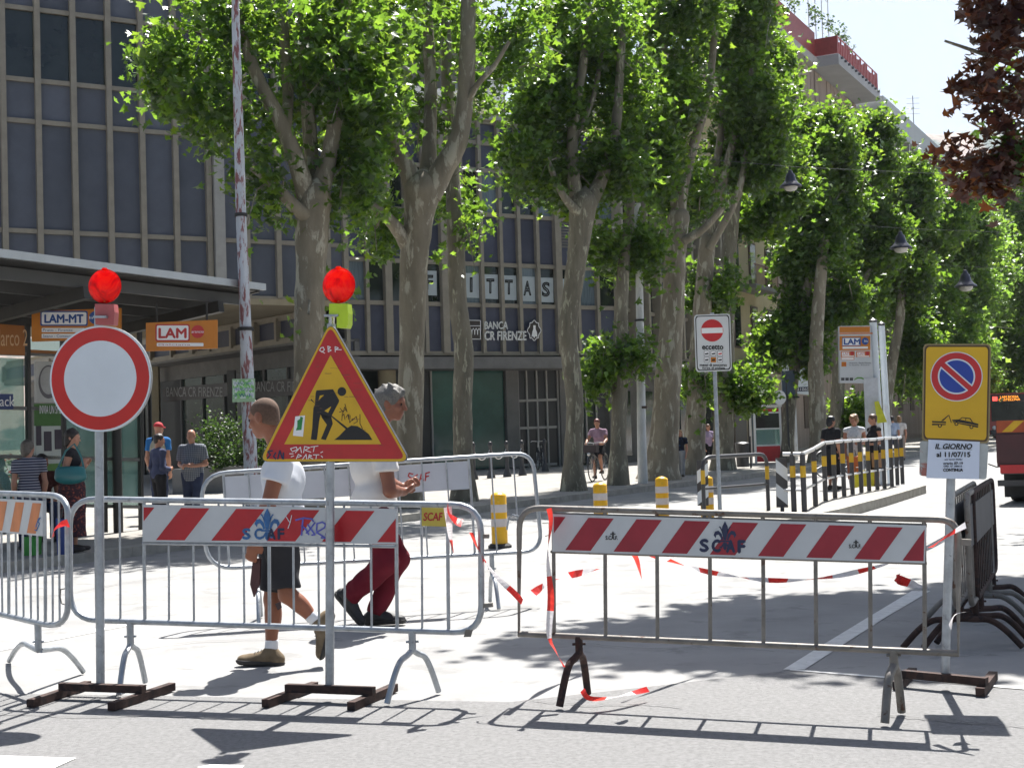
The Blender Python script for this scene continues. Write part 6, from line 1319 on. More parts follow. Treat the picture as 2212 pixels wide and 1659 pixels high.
TBU.part('bumper', MB().box(bb + Vector((0, -.06, .5)), (1.2, 0, 0), (0, .06, 0), (0, 0, .16)), M_dpaint)
TBU.part('mirror', MB().box(bb + Vector((-1.42, -.2, 2.3)), (.1, 0, 0), (0, .06, 0), (0, 0, .22)), M_dpaint)
lb0 = Vector((P(2166, 1088, 22).x, 22, 0)); TLO = Thing('lorry', 'rear corner of a dark crimson tipper lorry with striped tailboard at right edge', 'lorry', lb0 + Vector((1.2, 0, 0)))
def lx(x0, x1, y0, y1, z0, z1, nm, mt, sub=None): return TLO.part(nm, MB().box(lb0 + Vector(((x0 + x1) / 2, (y0 + y1) / 2, (z0 + z1) / 2)), ((x1 - x0) / 2, 0, 0), (0, (y1 - y0) / 2, 0), (0, 0, (z1 - z0) / 2)), mt, sub)
lx(.0, 2.3, 0, 4.2, .62, 1.32, 'tipper_body', M_lorry); tb_ = lx(.02, 2.28, -.03, -.002, 1.2, 1.40, 'tailboard', mat('lorry_orange', (.35, .06, .012), .4))
for k in range(5): o = MB(); x0 = .1 + k * .45; o.face([lb0 + Vector((x0, -.033, 1.21)), lb0 + Vector((x0 + .16, -.033, 1.21)), lb0 + Vector((x0 + .36, -.033, 1.39)), lb0 + Vector((x0 + .2, -.033, 1.39))]); TLO.part('yellow_stripe', o, M_yband, tb_)
lx(.05, 2.25, .05, 4.1, .50, .615, 'chassis', M_dpaint); lx(.05, .5, -.04, .0, .52, .66, 'tail_lamp', M_red); lx(-.02, 2.3, .1, .2, .30, .40, 'under_run_bar', M_dpaint)
lx(.0, 2.3, -.028, -.004, .70, 1.17, 'tailgate', M_lorry)
for x in (.12, 1.85):
    for dx in (0, .26): TLO.part('wheel', MB().lathe(lb0 + Vector((x + dx - .02, .9, .44)), [(.2, 0), (.42, .0), (.44, .05), (.44, .19), (.42, .24), (.2, .24)], 22, 0, (1, 0, 0)), M_rub)
TLO.part('mud_flap', MB().box(lb0 + Vector((.3, .42, .3)), (.26, 0, 0), (0, .012, 0), (0, 0, .2)), M_rub)
TLO.part('marker_arm', MB().tube([lb0 + Vector((0, .02, .62)), lb0 + Vector((-.14, -.02, .68))], .012, 6), M_dpaint)
lx(.3, 2.0, 4.3, 5.8, .55, 1.9, 'cab', M_lorry)
TLO.root.rotation_euler.z = -R(28)
# ================================================================== PEOPLE
# each body is one continuous skin surface grown from a signed distance field; clothes, hair and shoes are its children
def s_cap(a, b, ra, rb): return ('c', np.array(a, float), np.array(b, float), ra, rb, None)
def s_ell(c, r, ax): return ('e', np.array(c, float), np.array(r, float), np.array(ax, float), 0, None)
def cutp(p, pt, n): return p[:5] + (list(p[5] or []) + [(np.array(pt, float), np.array(n, float))],)
def grow(p, e):
    if p[0] == 'c': return ('c', p[1], p[2], p[3] + e, p[4] + e, p[5])
    return ('e', p[1], p[2] + e, p[3], 0, p[5])
def bbox(p):
    if p[0] == 'c': m_ = max(p[3], p[4]); return np.minimum(p[1], p[2]) - m_, np.maximum(p[1], p[2]) + m_
    m_ = p[2].max(); return p[1] - m_, p[1] + m_
def sdf_surface(prims, h, k=.03, subs=(), wrinkle=0.0, wf=14.0, seed=0.0, cuts=()):
    lo = np.min([bbox(p)[0] for p in prims], 0) - k - 2 * h; hi = np.max([bbox(p)[1] for p in prims], 0) + k + 2 * h
    n = np.ceil((hi - lo) / h).astype(int) + 1; fld = np.full(n, 1.0, np.float32)
    ax = [lo[i] + h * np.arange(n[i]) for i in range(3)]
    def dist(p, X, Y, Z):
        if p[0] == 'c':
            a, b = p[1], p[2]; ba = b - a; L2 = max(ba @ ba, 1e-9)
            px, py, pz = X - a[0], Y - a[1], Z - a[2]; t = np.clip((px * ba[0] + py * ba[1] + pz * ba[2]) / L2, 0, 1)
            d = np.sqrt((px - t * ba[0]) ** 2 + (py - t * ba[1]) ** 2 + (pz - t * ba[2]) ** 2) - (p[3] + (p[4] - p[3]) * t)
        else:
            c, r_, A = p[1], p[2], p[3]; px, py, pz = X - c[0], Y - c[1], Z - c[2]
            q = [px * A[i][0] + py * A[i][1] + pz * A[i][2] for i in range(3)]
            k0 = np.sqrt(sum((q[i] / r_[i]) ** 2 for i in range(3))); k1 = np.sqrt(sum((q[i] / r_[i] ** 2) ** 2 for i in range(3))) + 1e-9
            d = k0 * (k0 - 1) / k1
        for pt, nn in (p[5] or ()): d = np.maximum(d, (X - pt[0]) * nn[0] + (Y - pt[1]) * nn[1] + (Z - pt[2]) * nn[2])
        return d
    def win(p, m_):
        a, b = bbox(p); i0 = np.maximum(((a - m_ - lo) / h).astype(int), 0); i1 = np.minimum(((b + m_ - lo) / h).astype(int) + 2, n)
        return tuple(slice(i0[i], i1[i]) for i in range(3)), np.meshgrid(*[ax[i][i0[i]:i1[i]] for i in range(3)], indexing='ij')
    for p in prims:
        s, (X, Y, Z) = win(p, k + 2 * h); d = dist(p, X, Y, Z); f = fld[s]
        e = np.clip(.5 + .5 * (f - d) / k, 0, 1); fld[s] = f * (1 - e) + d * e - k * e * (1 - e)
    for p in subs:
        s, (X, Y, Z) = win(p, .02); d = -dist(p, X, Y, Z); kk = .012; f = fld[s]; e = np.clip(.5 - .5 * (f - d) / kk, 0, 1); fld[s] = f * (1 - e) + d * e + kk * e * (1 - e)
    if wrinkle or cuts:
        X, Y, Z = np.meshgrid(*ax, indexing='ij')
        if wrinkle:
            q = Z * wf * .7 + 2.2 * np.sin(X * wf * .55 + seed) + 1.7 * np.sin(Y * wf * .6 + seed * 2)
            fld += (wrinkle * (np.sin(q) * .6 + .4 * np.sin(q * 2.3 + X * wf) + .3 * np.sin((X + Y) * wf * 1.7 + Z * 9))).astype(np.float32)
        for pt, nn in cuts: fld = np.maximum(fld, ((X - pt[0]) * nn[0] + (Y - pt[1]) * nn[1] + (Z - pt[2]) * nn[2]).astype(np.float32))
    # naive surface nets
    f = fld; S_ = f < 0; nx, ny, nz = n
    corner = [S_[i:nx - 1 + i, j:ny - 1 + j, kk:nz - 1 + kk] for i in (0, 1) for j in (0, 1) for kk in (0, 1)]
    cnt = sum(c.astype(np.int8) for c in corner); act = (cnt > 0) & (cnt < 8); I = np.argwhere(act)
    idx = np.full(act.shape, -1, np.int64); idx[tuple(I.T)] = np.arange(len(I))
    acc = np.zeros((len(I), 3)); wt = np.zeros(len(I))
    offs = [(i, j, kk) for i in (0, 1) for j in (0, 1) for kk in (0, 1)]
    val = {o: f[I[:, 0] + o[0], I[:, 1] + o[1], I[:, 2] + o[2]] for o in offs}
    for a in offs:
        for d in range(3):
            if a[d] == 0:
                b = tuple(a[i] + (i == d) for i in range(3)); va, vb = val[a], val[b]; m_ = (va < 0) != (vb < 0)
                t = np.where(m_, va / np.where(m_, va - vb, 1), 0); pos = np.array(a, float)[None] + 0 * acc; pos[:, d] += t
                acc[m_] += pos[m_]; wt[m_] += 1
    V = lo + h * (I + acc / np.maximum(wt, 1)[:, None]); faces = []
    for d in range(3):
        e1, e2 = [(1, 2), (2, 0), (0, 1)][d]
        sl0 = [slice(None)] * 3; sl1 = [slice(None)] * 3; sl0[d] = slice(0, -1); sl1[d] = slice(1, None)
        cr = S_[tuple(sl0)] != S_[tuple(sl1)]; E = np.argwhere(cr); ok = (E[:, e1] > 0) & (E[:, e2] > 0) & (E[:, e1] < n[e1] - 1) & (E[:, e2] < n[e2] - 1); E = E[ok]
        def cell(a, b): C_ = E.copy(); C_[:, e1] -= a; C_[:, e2] -= b; return idx[tuple(C_.T)]
        q = np.stack([cell(1, 1), cell(0, 1), cell(0, 0), cell(1, 0)], 1); inside = S_[tuple(E.T)]
        q[~inside] = q[~inside][:, ::-1]; faces.append(q)
    return V, np.concatenate(faces)
def sdf_mesh(name, prims, h, mt, org, **kw):
    V, Q = sdf_surface(prims, h, **kw); me = bpy.data.meshes.new(name); V = V - np.array(org)
    me.vertices.add(len(V)); me.vertices.foreach_set('co', V.ravel()); me.loops.add(Q.size); me.loops.foreach_set('vertex_index', Q.ravel().astype(np.int32))
    me.polygons.add(len(Q)); me.polygons.foreach_set('loop_start', np.arange(0, Q.size, 4, dtype=np.int32)); me.polygons.foreach_set('loop_total', np.full(len(Q), 4, dtype=np.int32))
    me.polygons.foreach_set('use_smooth', np.ones(len(Q), bool)); me.materials.append(mt); me.update(calc_edges=True); return me
def skinmat(name, col):
    m_ = mat(name, col, .5, 0, .08, 12, .05, .4); b = m_.node_tree.nodes['Principled BSDF']; b.inputs['Subsurface Weight'].default_value = .08; b.inputs['Subsurface Radius'].default_value = (.02, .008, .004); return m_
SK_TAN = skinmat('tanned_skin', (.25, .095, .052)); SK = skinmat('light_skin', (.42, .21, .14)); SK_D = skinmat('deep_tanned_skin', (.22, .085, .05))
V3 = lambda v: np.array(v, float)
def unit(v): v = V3(v); return v / (np.linalg.norm(v) + 1e-9)
def hand_prims(w, d, n, t, S, curl=.5):
    """palm, four unequal bent fingers and a thumb. w wrist, d along the hand, n palm side, t thumb side"""
    d, n, t = unit(d), unit(n), unit(t); out = [s_ell(w + d * .048 * S, V3((.044, .036, .015)) * S, (d, t, n))]
    for i, (o, L) in enumerate(((.028, .078), (.010, .086), (-.009, .080), (-.026, .064))):
        b = w + d * .085 * S + t * o * S; a1, a2 = curl * .55, curl * 1.7
        m_ = b + (d * math.cos(a1) + n * math.sin(a1)) * L * .5 * S; e = m_ + (d * math.cos(a2) + n * math.sin(a2)) * L * .5 * S
        out += [s_cap(b - d * .02 * S, m_, .0095 * S, .0088 * S), s_cap(m_, e, .0088 * S, .0075 * S)]
    b = w + d * .025 * S + t * .026 * S; m_ = b + (d * .6 + t * .7 + n * .3) * .036 * S; e = m_ + (d * .9 + n * .45 + t * .1) * .03 * S
    return out + [s_cap(b, m_, .0125 * S, .0105 * S), s_cap(m_, e, .0105 * S, .009 * S)]
def figure(T, J, spec, h=.014, S=1.0):
    """J: joints in world space. spec: clothes and colours"""
    up = V3((0, 0, 1)); hf = unit(J['headdir']); hs = unit(np.cross(hf, up)); hu = np.cross(hs, hf); bf = unit(J['facing']); bs = unit(np.cross(bf, up)); w_ = spec.get('wide', 1.0); dp_ = spec.get('dep', 1.0); aw_ = spec.get('arm', 1.0); hsz = spec.get('headsize', 1.0)
    hc = V3(J['head']); nb, ch, pv = V3(J['neck']), V3(J['chest']), V3(J['pelvis']); tu = unit(nb - pv); tf = unit(bf - tu * (bf @ tu)); ts = np.cross(tf, tu)
    A3 = (ts, tf, tu); hA = (hs, hf, hu); org = V3(T.loc); skin = spec['skin']; HS = S * hsz; hp = lambda x, y, z: hc + (hs * x + hf * y + hu * z) * HS
    head = [s_ell(hp(0, -.012, .032), V3((.074, .096, .088)) * HS, hA), s_ell(hp(0, .022, -.045), V3((.056, .068, .068)) * HS, hA), s_ell(hp(0, .06, -.092), V3((.026, .026, .022)) * HS, hA), s_ell(hp(0, .074, .028), V3((.05, .018, .016)) * HS, hA),
            s_cap(hp(0, .088, .012), hp(0, .112, -.026), .009 * HS, .0135 * HS), s_ell(hp(0, .085, -.062), V3((.024, .012, .010)) * HS, hA), s_ell(hp(.04, .062, -.02), V3((.022, .022, .02)) * HS, hA), s_ell(hp(-.04, .062, -.02), V3((.022, .022, .02)) * HS, hA)]
    ears = [s_ell(hp(sx * .076, -.012, -.008), V3((.010, .020, .032)) * HS, hA) for sx in (-1, 1)]
    socks = [s_ell(hp(sx * .032, .096, .006), V3((.02, .014, .011)) * HS, hA) for sx in (-1, 1)] + [s_ell(hp(0, .102, -.064), V3((.02, .006, .002)) * HS, hA)]
    neck = [s_cap(nb - tu * .03 * S, hc + (hu * -.06 - hf * .02) * S, .060 * S, .053 * S)]
    fem = spec.get('female'); belly = spec.get('belly', 0)
    torso = [s_ell(ch, V3((.158 * w_, .108 * dp_, .17)) * S, A3), s_ell((ch * .45 + pv * .55) + tf * .02 * S * (1 + belly), V3((.138 * w_, (.105 + belly * .05) * dp_, .16)) * S, A3), s_ell(pv, V3((.155 * w_, .112 * dp_, .115)) * S, A3)]
    if fem: torso += [s_ell(ch + tf * .085 * S + ts * sx * .065 * S - tu * .03 * S, V3((.062, .05, .06)) * S, A3) for sx in (-1, 1)]
    limbs, sleeves, legs = [], [], []
    def orth(a): q_ = unit(tf - a * (tf @ a)); return (np.cross(q_, a), q_, a)
    for sd in ('L', 'R'):
        sh, el, wr, hd = [V3(q) for q in J['arm' + sd]]
        torso.append(s_cap(nb - tu * .03 * S, sh, .048 * S, .054 * S))
        limbs += [s_cap(sh, el, .050 * S * w_ * aw_, .040 * S * aw_), s_cap(el, wr, .041 * S * aw_, .028 * S * aw_), s_cap(el + (wr - el) * .12, el + (wr - el) * .4, .042 * S * aw_, .037 * S * aw_)]
        d = unit(hd - wr); n = unit(J.get('palm' + sd, np.cross(d, bf) + bf * .3)); t = unit(np.cross(n, d)) * (1 if J.get('thumb' + sd, 1) > 0 else -1); n = unit(n - d * (n @ d)); limbs += hand_prims(wr, d, n, t, S, J.get('curl', .55))
        hip, kn, an, toe = [V3(q) for q in J['leg' + sd]]; legs.append((hip, kn, an, toe))
        limbs += [s_cap(hip, kn, .083 * S * w_, .054 * S), s_cap(kn, an, .053 * S, .036 * S), s_ell(kn * .7 + an * .3 - orth(unit(kn - an))[1] * .016 * S, V3((.047, .05, .11)) * S, orth(unit(kn - an)))]
        limbs += [s_cap(an, an * .4 + toe * .6, .036 * S, .032 * S)]
    T.part('body', sdf_mesh('body', head + ears + neck + torso + limbs, h, skin, org, k=.024 * S, subs=socks))
    if h < .012:
        ey = MB(); ey.lathe(hp(.032, .083, .005), [(.001, -.006), (.009, -.003), (.009, .003), (.001, .006)], 10, 0, hf); ey.lathe(hp(-.032, .083, .005), [(.001, -.006), (.009, -.003), (.009, .003), (.001, .006)], 10, 0, hf)
        for sx in (-1, 1): T.part('eye', MB().lathe(hp(sx * .032, .084, .005), [(.001, -.006), (.009, -.003), (.009, .003), (.001, .006)], 10, 0, hf), mat('eye_dark', (.03, .02, .015), .2))
    g_ = .014 * S; cl = .004 + .004 * (h < .012)
    # top
    sl = spec.get('sleeve', 'short'); tops = [grow(p, g_ + .006 * spec.get('loose', 0)) for p in torso]
    for sd in ('L', 'R'):
        sh, el, wr, hd = [V3(q) for q in J['arm' + sd]]
        if sl == 'short':
            e = sh + (el - sh) * spec.get('slen', .55); tops.append(cutp(s_cap(sh, e + (el - sh) * .12, (.066 + .004) * S * w_ * aw_, .071 * S * w_ * aw_), e, unit(el - sh)))
        elif sl == 'long': tops += [s_cap(sh, el, .062 * S * w_, .052 * S), cutp(s_cap(el, wr, .052 * S, .042 * S), wr - unit(wr - el) * .01, unit(wr - el))]
    hem = pv - tu * spec.get('hem', .05) * S
    if spec.get('untucked'): tops.append(s_ell(pv + tu * .0, V3((.176 * w_, (.135 + belly * .03) * dp_, .30)) * S, A3))
    T.part(spec.get('topname', 'shirt'), sdf_mesh('top', tops, h, spec['top'], org, k=.035 * S, wrinkle=cl * 1.3, seed=spec.get('seed', 1), cuts=[(hem, -tu), (nb + tu * .028 * S, unit(tu * .9 - tf * .25))]))
    # bottoms
    bt = spec.get('bottom', 'trousers'); pel = grow(torso[2], .016 * S); wcut = [(pv + tu * .085 * S, tu)]
    if bt in ('trousers', 'shorts'):
        ps = [pel]
        for hip, kn, an, toe in legs:
            e = .022 * S * spec.get('legloose', 1)
            if bt == 'trousers': ps += [s_cap(hip, kn, .086 * S * w_ + e, .062 * S + e), cutp(s_cap(kn, an, .062 * S + e, .050 * S + e * .8), an + unit(an - kn) * .012, unit(an - kn))]
            else: ee = hip + (kn - hip) * spec.get('short', .92); ps.append(cutp(s_cap(hip, ee + (kn - hip) * .1, .092 * S * w_ + e, .075 * S + e), ee, unit(kn - hip)))
        T.part(bt, sdf_mesh('bottom', ps, h, spec['bot'], org, k=.03 * S, wrinkle=cl * 1.5, wf=17, seed=spec.get('seed', 1) + 2, cuts=wcut))
    else:
        z1 = spec.get('skirt', .55); mid = (legs[0][2] + legs[1][2]) / 2; e = pv + (mid - pv) * z1; q = [pel, cutp(s_cap(pv, e + (mid - pv) * .2, .17 * S * w_, .20 * S), e, unit(mid - pv))]
        T.part('skirt', sdf_mesh('skirt', q, h, spec['bot'], org, k=.04 * S, wrinkle=cl * 1.6, wf=20, cuts=wcut))
    # shoes and socks
    for hip, kn, an, toe in legs:
        fd = unit(toe - an); cu = unit(an - kn); so_ = cu * -1; so_ = unit(so_ - fd * (so_ @ fd)) * -1
        so_ = -so_ if so_ @ cu > 0 else so_                       # points from the sole up through the ankle
        fb = unit(fd + so_ * .40); upv = unit(so_ - fb * (so_ @ fb)); sdv = np.cross(fb, upv); e = spec.get('shoe_r', 1.0); ag = an - upv * .082 * S; co = spec.get('collar', .03)
        heel = ag - fb * .045 * S + upv * .044 * S; ball = ag + fb * .115 * S + upv * .032 * S; tip = ag + fb * .165 * S + upv * .028 * S
        ps = [s_cap(heel, an + upv * .01 * S, .042 * S * e, .045 * S * e), s_cap(heel, ball, .043 * S * e, .042 * S * e), s_ell(tip, V3((.055, .046, .034)) * S * e, (fb, sdv, upv)), s_cap(an, an + fb * .07 * S - upv * .03 * S, .040 * S * e, .036 * S * e)]
        if co > .05: ps.append(s_cap(an, an - cu * -1 * -1 * co * S if False else an + (kn - an) / np.linalg.norm(kn - an) * co * S, .046 * S * e, .048 * S * e))
        ku = unit(kn - an); sh_ = T.part('shoe', sdf_mesh('shoe', ps, h * .8, spec['shoe'], org, k=.028 * S, cuts=[(ag - upv * .002, -upv), (an + ku * co * S, ku)], wrinkle=.002 if h < .012 else 0, wf=30))
        if 'sock' in spec: T.part('sock', sdf_mesh('sock', [cutp(s_cap(an, an + ku * .13 * S, .044 * S, .043 * S), an + ku * .085 * S, ku)], h * .8, spec['sock'], org, wrinkle=.002, wf=40))
        if h < .012:
            T.part('sole', sdf_mesh('sole', [grow(p, .009) for p in ps[:3]], h * .8, spec.get('solem', M_rub), org, k=.02, cuts=[(ag - upv * .006, -upv), (ag + upv * .026, upv)]), None, sh_)
            lc = MB()
            for q_ in (.03, .05, .07): c_ = an + fb * (q_ + .035) * S - upv * (.0 + q_ * .45) * S + upv * .022 * S; lc.tube([Vector(c_ - sdv * .022 * S), Vector(c_ + upv * .008), Vector(c_ + sdv * .022 * S)], .0035, 5)
            T.part('laces', lc, M_dpaint, sh_, kind='stuff')
    # hair
    st = spec.get('hair', 'short'); hm = spec.get('hairm'); face = [(hp(0, .064, .05), unit(hf * .9 + hu * -.55))]
    if st == 'buzz': q, cu_, wr_ = [s_ell(hp(0, -.014, .033), V3((.0765, .0975, .0895)) * HS, hA), s_ell(hp(0, -.045, -.02), V3((.066, .056, .07)) * HS, hA)], [(hp(0, .045, .045), unit(hf * .8 - hu * .6)), (hp(0, -.06, -.06), unit(-hu * .8 + hf * .45))], 0
    elif st == 'short': q, cu_, wr_ = [s_ell(hp(0, -.016, .042), V3((.084, .102, .092)) * HS, hA), s_ell(hp(0, -.05, -.01), V3((.074, .06, .075)) * HS, hA)], face, .004
    elif st == 'shaggy': q, cu_, wr_ = [s_ell(hp(0, -.018, .046), V3((.086, .108, .094)) * HS, hA), s_ell(hp(0, -.055, -.01), V3((.08, .066, .08)) * HS, hA), s_ell(hp(0, -.08, .03), V3((.07, .06, .07)) * HS, hA)] + [s_cap(hp(x, y, z), hp(x * 1.3, y - .035, z + .03), .018 * HS, .003 * HS) for x, y, z in ((.0, .04, .11), (.04, .0, .12), (-.04, .01, .118), (.02, -.05, .11), (-.03, -.06, .10), (.06, .05, .08), (-.06, .05, .08), (0, -.11, .06), (.03, -.12, .02), (-.04, -.11, .0), (0, .07, .1))], [(hp(0, .07, .045), unit(hf * .9 - hu * .5))], .003
    elif st == 'bob': q, cu_, wr_ = [s_ell(hp(0, -.02, .04), V3((.094, .108, .098)) * HS, hA), s_ell(hp(0, -.05, -.05), V3((.09, .072, .10)) * HS, hA)], face, .006
    elif st == 'curly': q, cu_, wr_ = [s_ell(hp(0, -.015, .05), V3((.105, .115, .10)) * HS, hA), s_ell(hp(0, -.05, -.01), V3((.095, .075, .09)) * HS, hA)], face, .012
    elif st == 'long': q, cu_, wr_ = [s_ell(hp(0, -.02, .04), V3((.09, .106, .096)) * HS, hA), s_ell(hp(0, -.06, -.09), V3((.088, .062, .16)) * HS, hA)], face, .006
    elif st == 'fringe': q, cu_, wr_ = [s_ell(hp(0, -.045, -.035), V3((.078, .058, .05)) * HS, hA)], [(hp(0, .0, 0), hf)], .003
    elif st == 'cap': q, cu_, wr_ = [s_ell(hp(0, -.012, .045), V3((.085, .104, .088)) * HS, hA), s_ell(hp(0, .10, .045), V3((.065, .07, .012)) * HS, hA)], [(hp(0, 0, .028), -hu)], 0
    T.part('cap' if st == 'cap' else 'hair', sdf_mesh('hair', q, h * .8, hm, org, k=.02 * S, wrinkle=wr_, wf=60, cuts=cu_))
    return dict(hp=hp, bs=bs, bf=bf, tu=tu)
def pj(x, y, d): return V3(P(x, y, d))

# ---------------- the two workers
M_tee = mat('white_tee_cloth', (.62, .64, .68), .85, 0, .05, 5, .1, .2); M_tee2 = mat('white_tee_cloth_warm', (.64, .62, .60), .85, 0, .06, 5, .1, .2)
M_short = mat('black_shorts_cloth', (.030, .030, .034), .9, 0, .15, 8, .15, .2); M_wine = mat('wine_red_trousers', (.13, .012, .022), .9, 0, .12, 7, .2, .2)
M_boot = mat('olive_suede_boot', (.17, .13, .085), .9, 0, .2, 16, .3, .2); M_bboot = mat('black_boot', (.018, .018, .019), .6, 0, .2, 10, .2); M_sock = mat('white_sock', (.66, .67, .70), .9, 0, .06, 20, .2)
M_buzz = mat('cropped_brown_hair', (.115, .068, .045), .9, 0, .2, 80, .3); M_grey = mat('grey_hair', (.125, .118, .105), .55, 0, .5, 30, .4, .4, stretch=(7, 1, 5))
g1 = G(566, 1437); d1 = g1.y
TW1 = Thing('person', 'cropped-haired man in white t-shirt, black shorts and olive boots walking left', 'person', g1)
J1 = dict(headdir=(-.88, .42, -.24), facing=(-.98, .12, 0), head=pj(570, 903, d1), neck=pj(607, 972, d1), chest=pj(610, 1036, d1), pelvis=pj(611, 1148, d1),
          armL=[pj(603, 1000, d1 - .19), pj(578, 1096, d1 - .26), pj(551, 1166, d1 - .24), pj(543, 1196, d1 - .24)], armR=[pj(600, 1000, d1 + .19), pj(606, 1090, d1 + .26), pj(590, 1160, d1 + .24), pj(584, 1186, d1 + .22)],
          palmL=(.2, 1, .1), thumbL=-1, palmR=(0, .3, 1), curl=.7,
          legR=[pj(600, 1162, d1 + .09), pj(588, 1294, d1 + .03), pj(586, 1410, d1), pj(514, 1434, d1 - .02)], legL=[pj(606, 1162, d1 - .09), pj(620, 1284, d1 - .12), pj(690, 1346, d1 - .10), pj(700, 1424, d1 - .12)])
r1 = figure(TW1, J1, dict(skin=SK_TAN, top=M_tee, bot=M_short, shoe=M_boot, sock=M_sock, hair='buzz', hairm=M_buzz, bottom='shorts', short=.90, slen=.42, hem=.045, loose=1.2, untucked=True, seed=1.3, dep=1.13, arm=1.14, headsize=1.07, collar=.045, solem=mat('grey_sole', (.045, .042, .04), .9)), h=.0085, S=.985)
bg_ = MB(); 
TW1.part('belt_pouch', MB().slab([Vector(pj(*q)) for q in ((546, 1208, d1 - .16), (562, 1206, d1 - .18), (560, 1262, d1 - .18), (548, 1290, d1 - .16), (540, 1262, d1 - .15))], (0, .04, 0)), mat('wine_brown_leather', (.06, .02, .02), .7))
TW1.part('tattoo', MB().slab([Vector(pj(*q)) for q in ((594, 1304, d1 - .06), (604, 1300, d1 - .055), (608, 1312, d1 - .055), (600, 1318, d1 - .06))], (0, .02, 0)), mat('dark_ink', (.06, .04, .045), .7))
g2 = G(818, 1351); d2 = g2.y
TW2 = Thing('person', 'grey-haired man in white t-shirt and wine red trousers walking right behind the triangle', 'person', g2)
J2 = dict(headdir=(.94, -.20, -.16), facing=(.92, -.35, 0), head=pj(846, 872, d2), neck=pj(806, 942, d2), chest=pj(800, 1008, d2), pelvis=pj(808, 1108, d2),
          armR=[pj(828, 978, d2 - .17), pj(842, 1060, d2 - .22), pj(872, 1062, d2 - .08), pj(890, 1056, d2 + .0)], armL=[pj(800, 978, d2 + .17), pj(848, 1050, d2 + .22), pj(870, 1054, d2 + .24), pj(882, 1048, d2 + .24)],
          palmR=(.1, .6, .8), palmL=(.2, .9, 0), curl=1.0, thumbR=-1,
          legL=[pj(806, 1122, d2 + .10), pj(858, 1208, d2 + .05), pj(812, 1324, d2), pj(870, 1345, d2 - .03)], legR=[pj(818, 1122, d2 - .09), pj(832, 1216, d2 - .14), pj(756, 1287, d2 - .12), pj(775, 1344, d2 - .14)])
r2 = figure(TW2, J2, dict(skin=SK_D, top=M_tee2, bot=M_wine, shoe=M_bboot, hair='shaggy', hairm=M_grey, slen=.5, hem=.06, loose=1.5, untucked=True, seed=4.1, dep=1.22, wide=1.08, arm=1.16, headsize=1.04, legloose=1.25, shoe_r=1.06, collar=.11), h=.0085, S=1.03)

# ---------------- people in the background
def joints(base, H, ang, pose='stand', arms=None, lean=0.0, head=None, dz=0.0):
    """base on the ground; ang: facing as an angle in degrees, 0 = to the right, 90 = away, -90 = to the viewer"""
    f = V3((math.cos(R(ang)), math.sin(R(ang)), 0)); l = V3((-f[1], f[0], 0)); up = V3((0, 0, 1)); b = V3(base); J = dict(facing=f, headdir=unit(f if head is None else V3((math.cos(R(head)), math.sin(R(head)), -.15))))
    q = lambda x, y, z: b + f * x * H + l * y * H + up * z * H
    if pose == 'sit':
        hz = (.44 + .02) / H; J['pelvis'] = q(0, 0, hz + .05); J['chest'] = q(.02 + lean, 0, hz + .24); J['neck'] = q(.03 + lean, 0, hz + .34); J['head'] = q(.05 + lean * 1.2, 0, hz + .43); sz = hz + .30
        for s, y in (('L', 1), ('R', -1)): J['leg' + s] = [q(.02, y * .055, hz + .02), q(.24, y * .06, hz + .02), q(.24, y * .06, .05), q(.36, y * .065, .022)]
    elif pose == 'ride':
        J['pelvis'] = q(-.02, 0, .56); J['chest'] = q(.03, 0, .74); J['neck'] = q(.06, 0, .845); J['head'] = q(.085, 0, .935); sz = .80
        J['legL'] = [q(0, .05, .55), q(.16, .06, .38), q(.08, .06, .16), q(.2, .06, .13)]; J['legR'] = [q(0, -.05, .55), q(.14, -.06, .30), q(.08, -.06, .08), q(.2, -.06, .06)]
    else:
        J['pelvis'] = q(0, 0, .53); J['chest'] = q(.005 + lean * .5, 0, .72); J['neck'] = q(lean, 0, .838); J['head'] = q(.015 + lean * 1.2, 0, .928); sz = .792
        st = .07 if pose == 'walk' else .012
        for s, y in (('L', 1), ('R', -1)): J['leg' + s] = [q(0, y * .052, .515), q(y * st * .6 + .015, y * .055, .275), q(y * st - .01, y * .055, .048), q(y * st + .105, y * .065, .020)]
    off = .03 if pose in ('sit', 'ride') else lean
    A = dict(down=lambda y: [q(off, y * .112, sz), q(off - .02, y * .135, sz - .18), q(off + .03, y * .125, sz - .33), q(off + .05, y * .12, sz - .40)],
             bent=lambda y: [q(off, y * .112, sz), q(off - .02, y * .15, sz - .17), q(off + .10, y * .07, sz - .19), q(off + .15, y * .04, sz - .18)],
             strap=lambda y: [q(off, y * .112, sz), q(off - .05, y * .14, sz - .18), q(off + .09, y * .11, sz - .10), q(off + .12, y * .10, sz - .05)],
             bars=lambda y: [q(off, y * .112, sz), q(off + .08, y * .16, sz - .14), q(off + .22, y * .15, sz - .20), q(off + .26, y * .14, sz - .20)],
             lap=lambda y: [q(off, y * .112, sz), q(off + .02, y * .13, sz - .17), q(off + .14, y * .08, sz - .24), q(off + .2, y * .05, sz - .24)])
    a = arms or ('down', 'down'); J['armL'] = A[a[0]](1); J['armR'] = A[a[1]](-1); J['palmL'] = -l * 1.0 + f * .2; J['palmR'] = l * 1.0 + f * .2
    return J
cloth = lambda n, c, **k: mat(n, c, .9, 0, k.pop('var', .15), k.pop('scale', 9), .1, .2, **k)
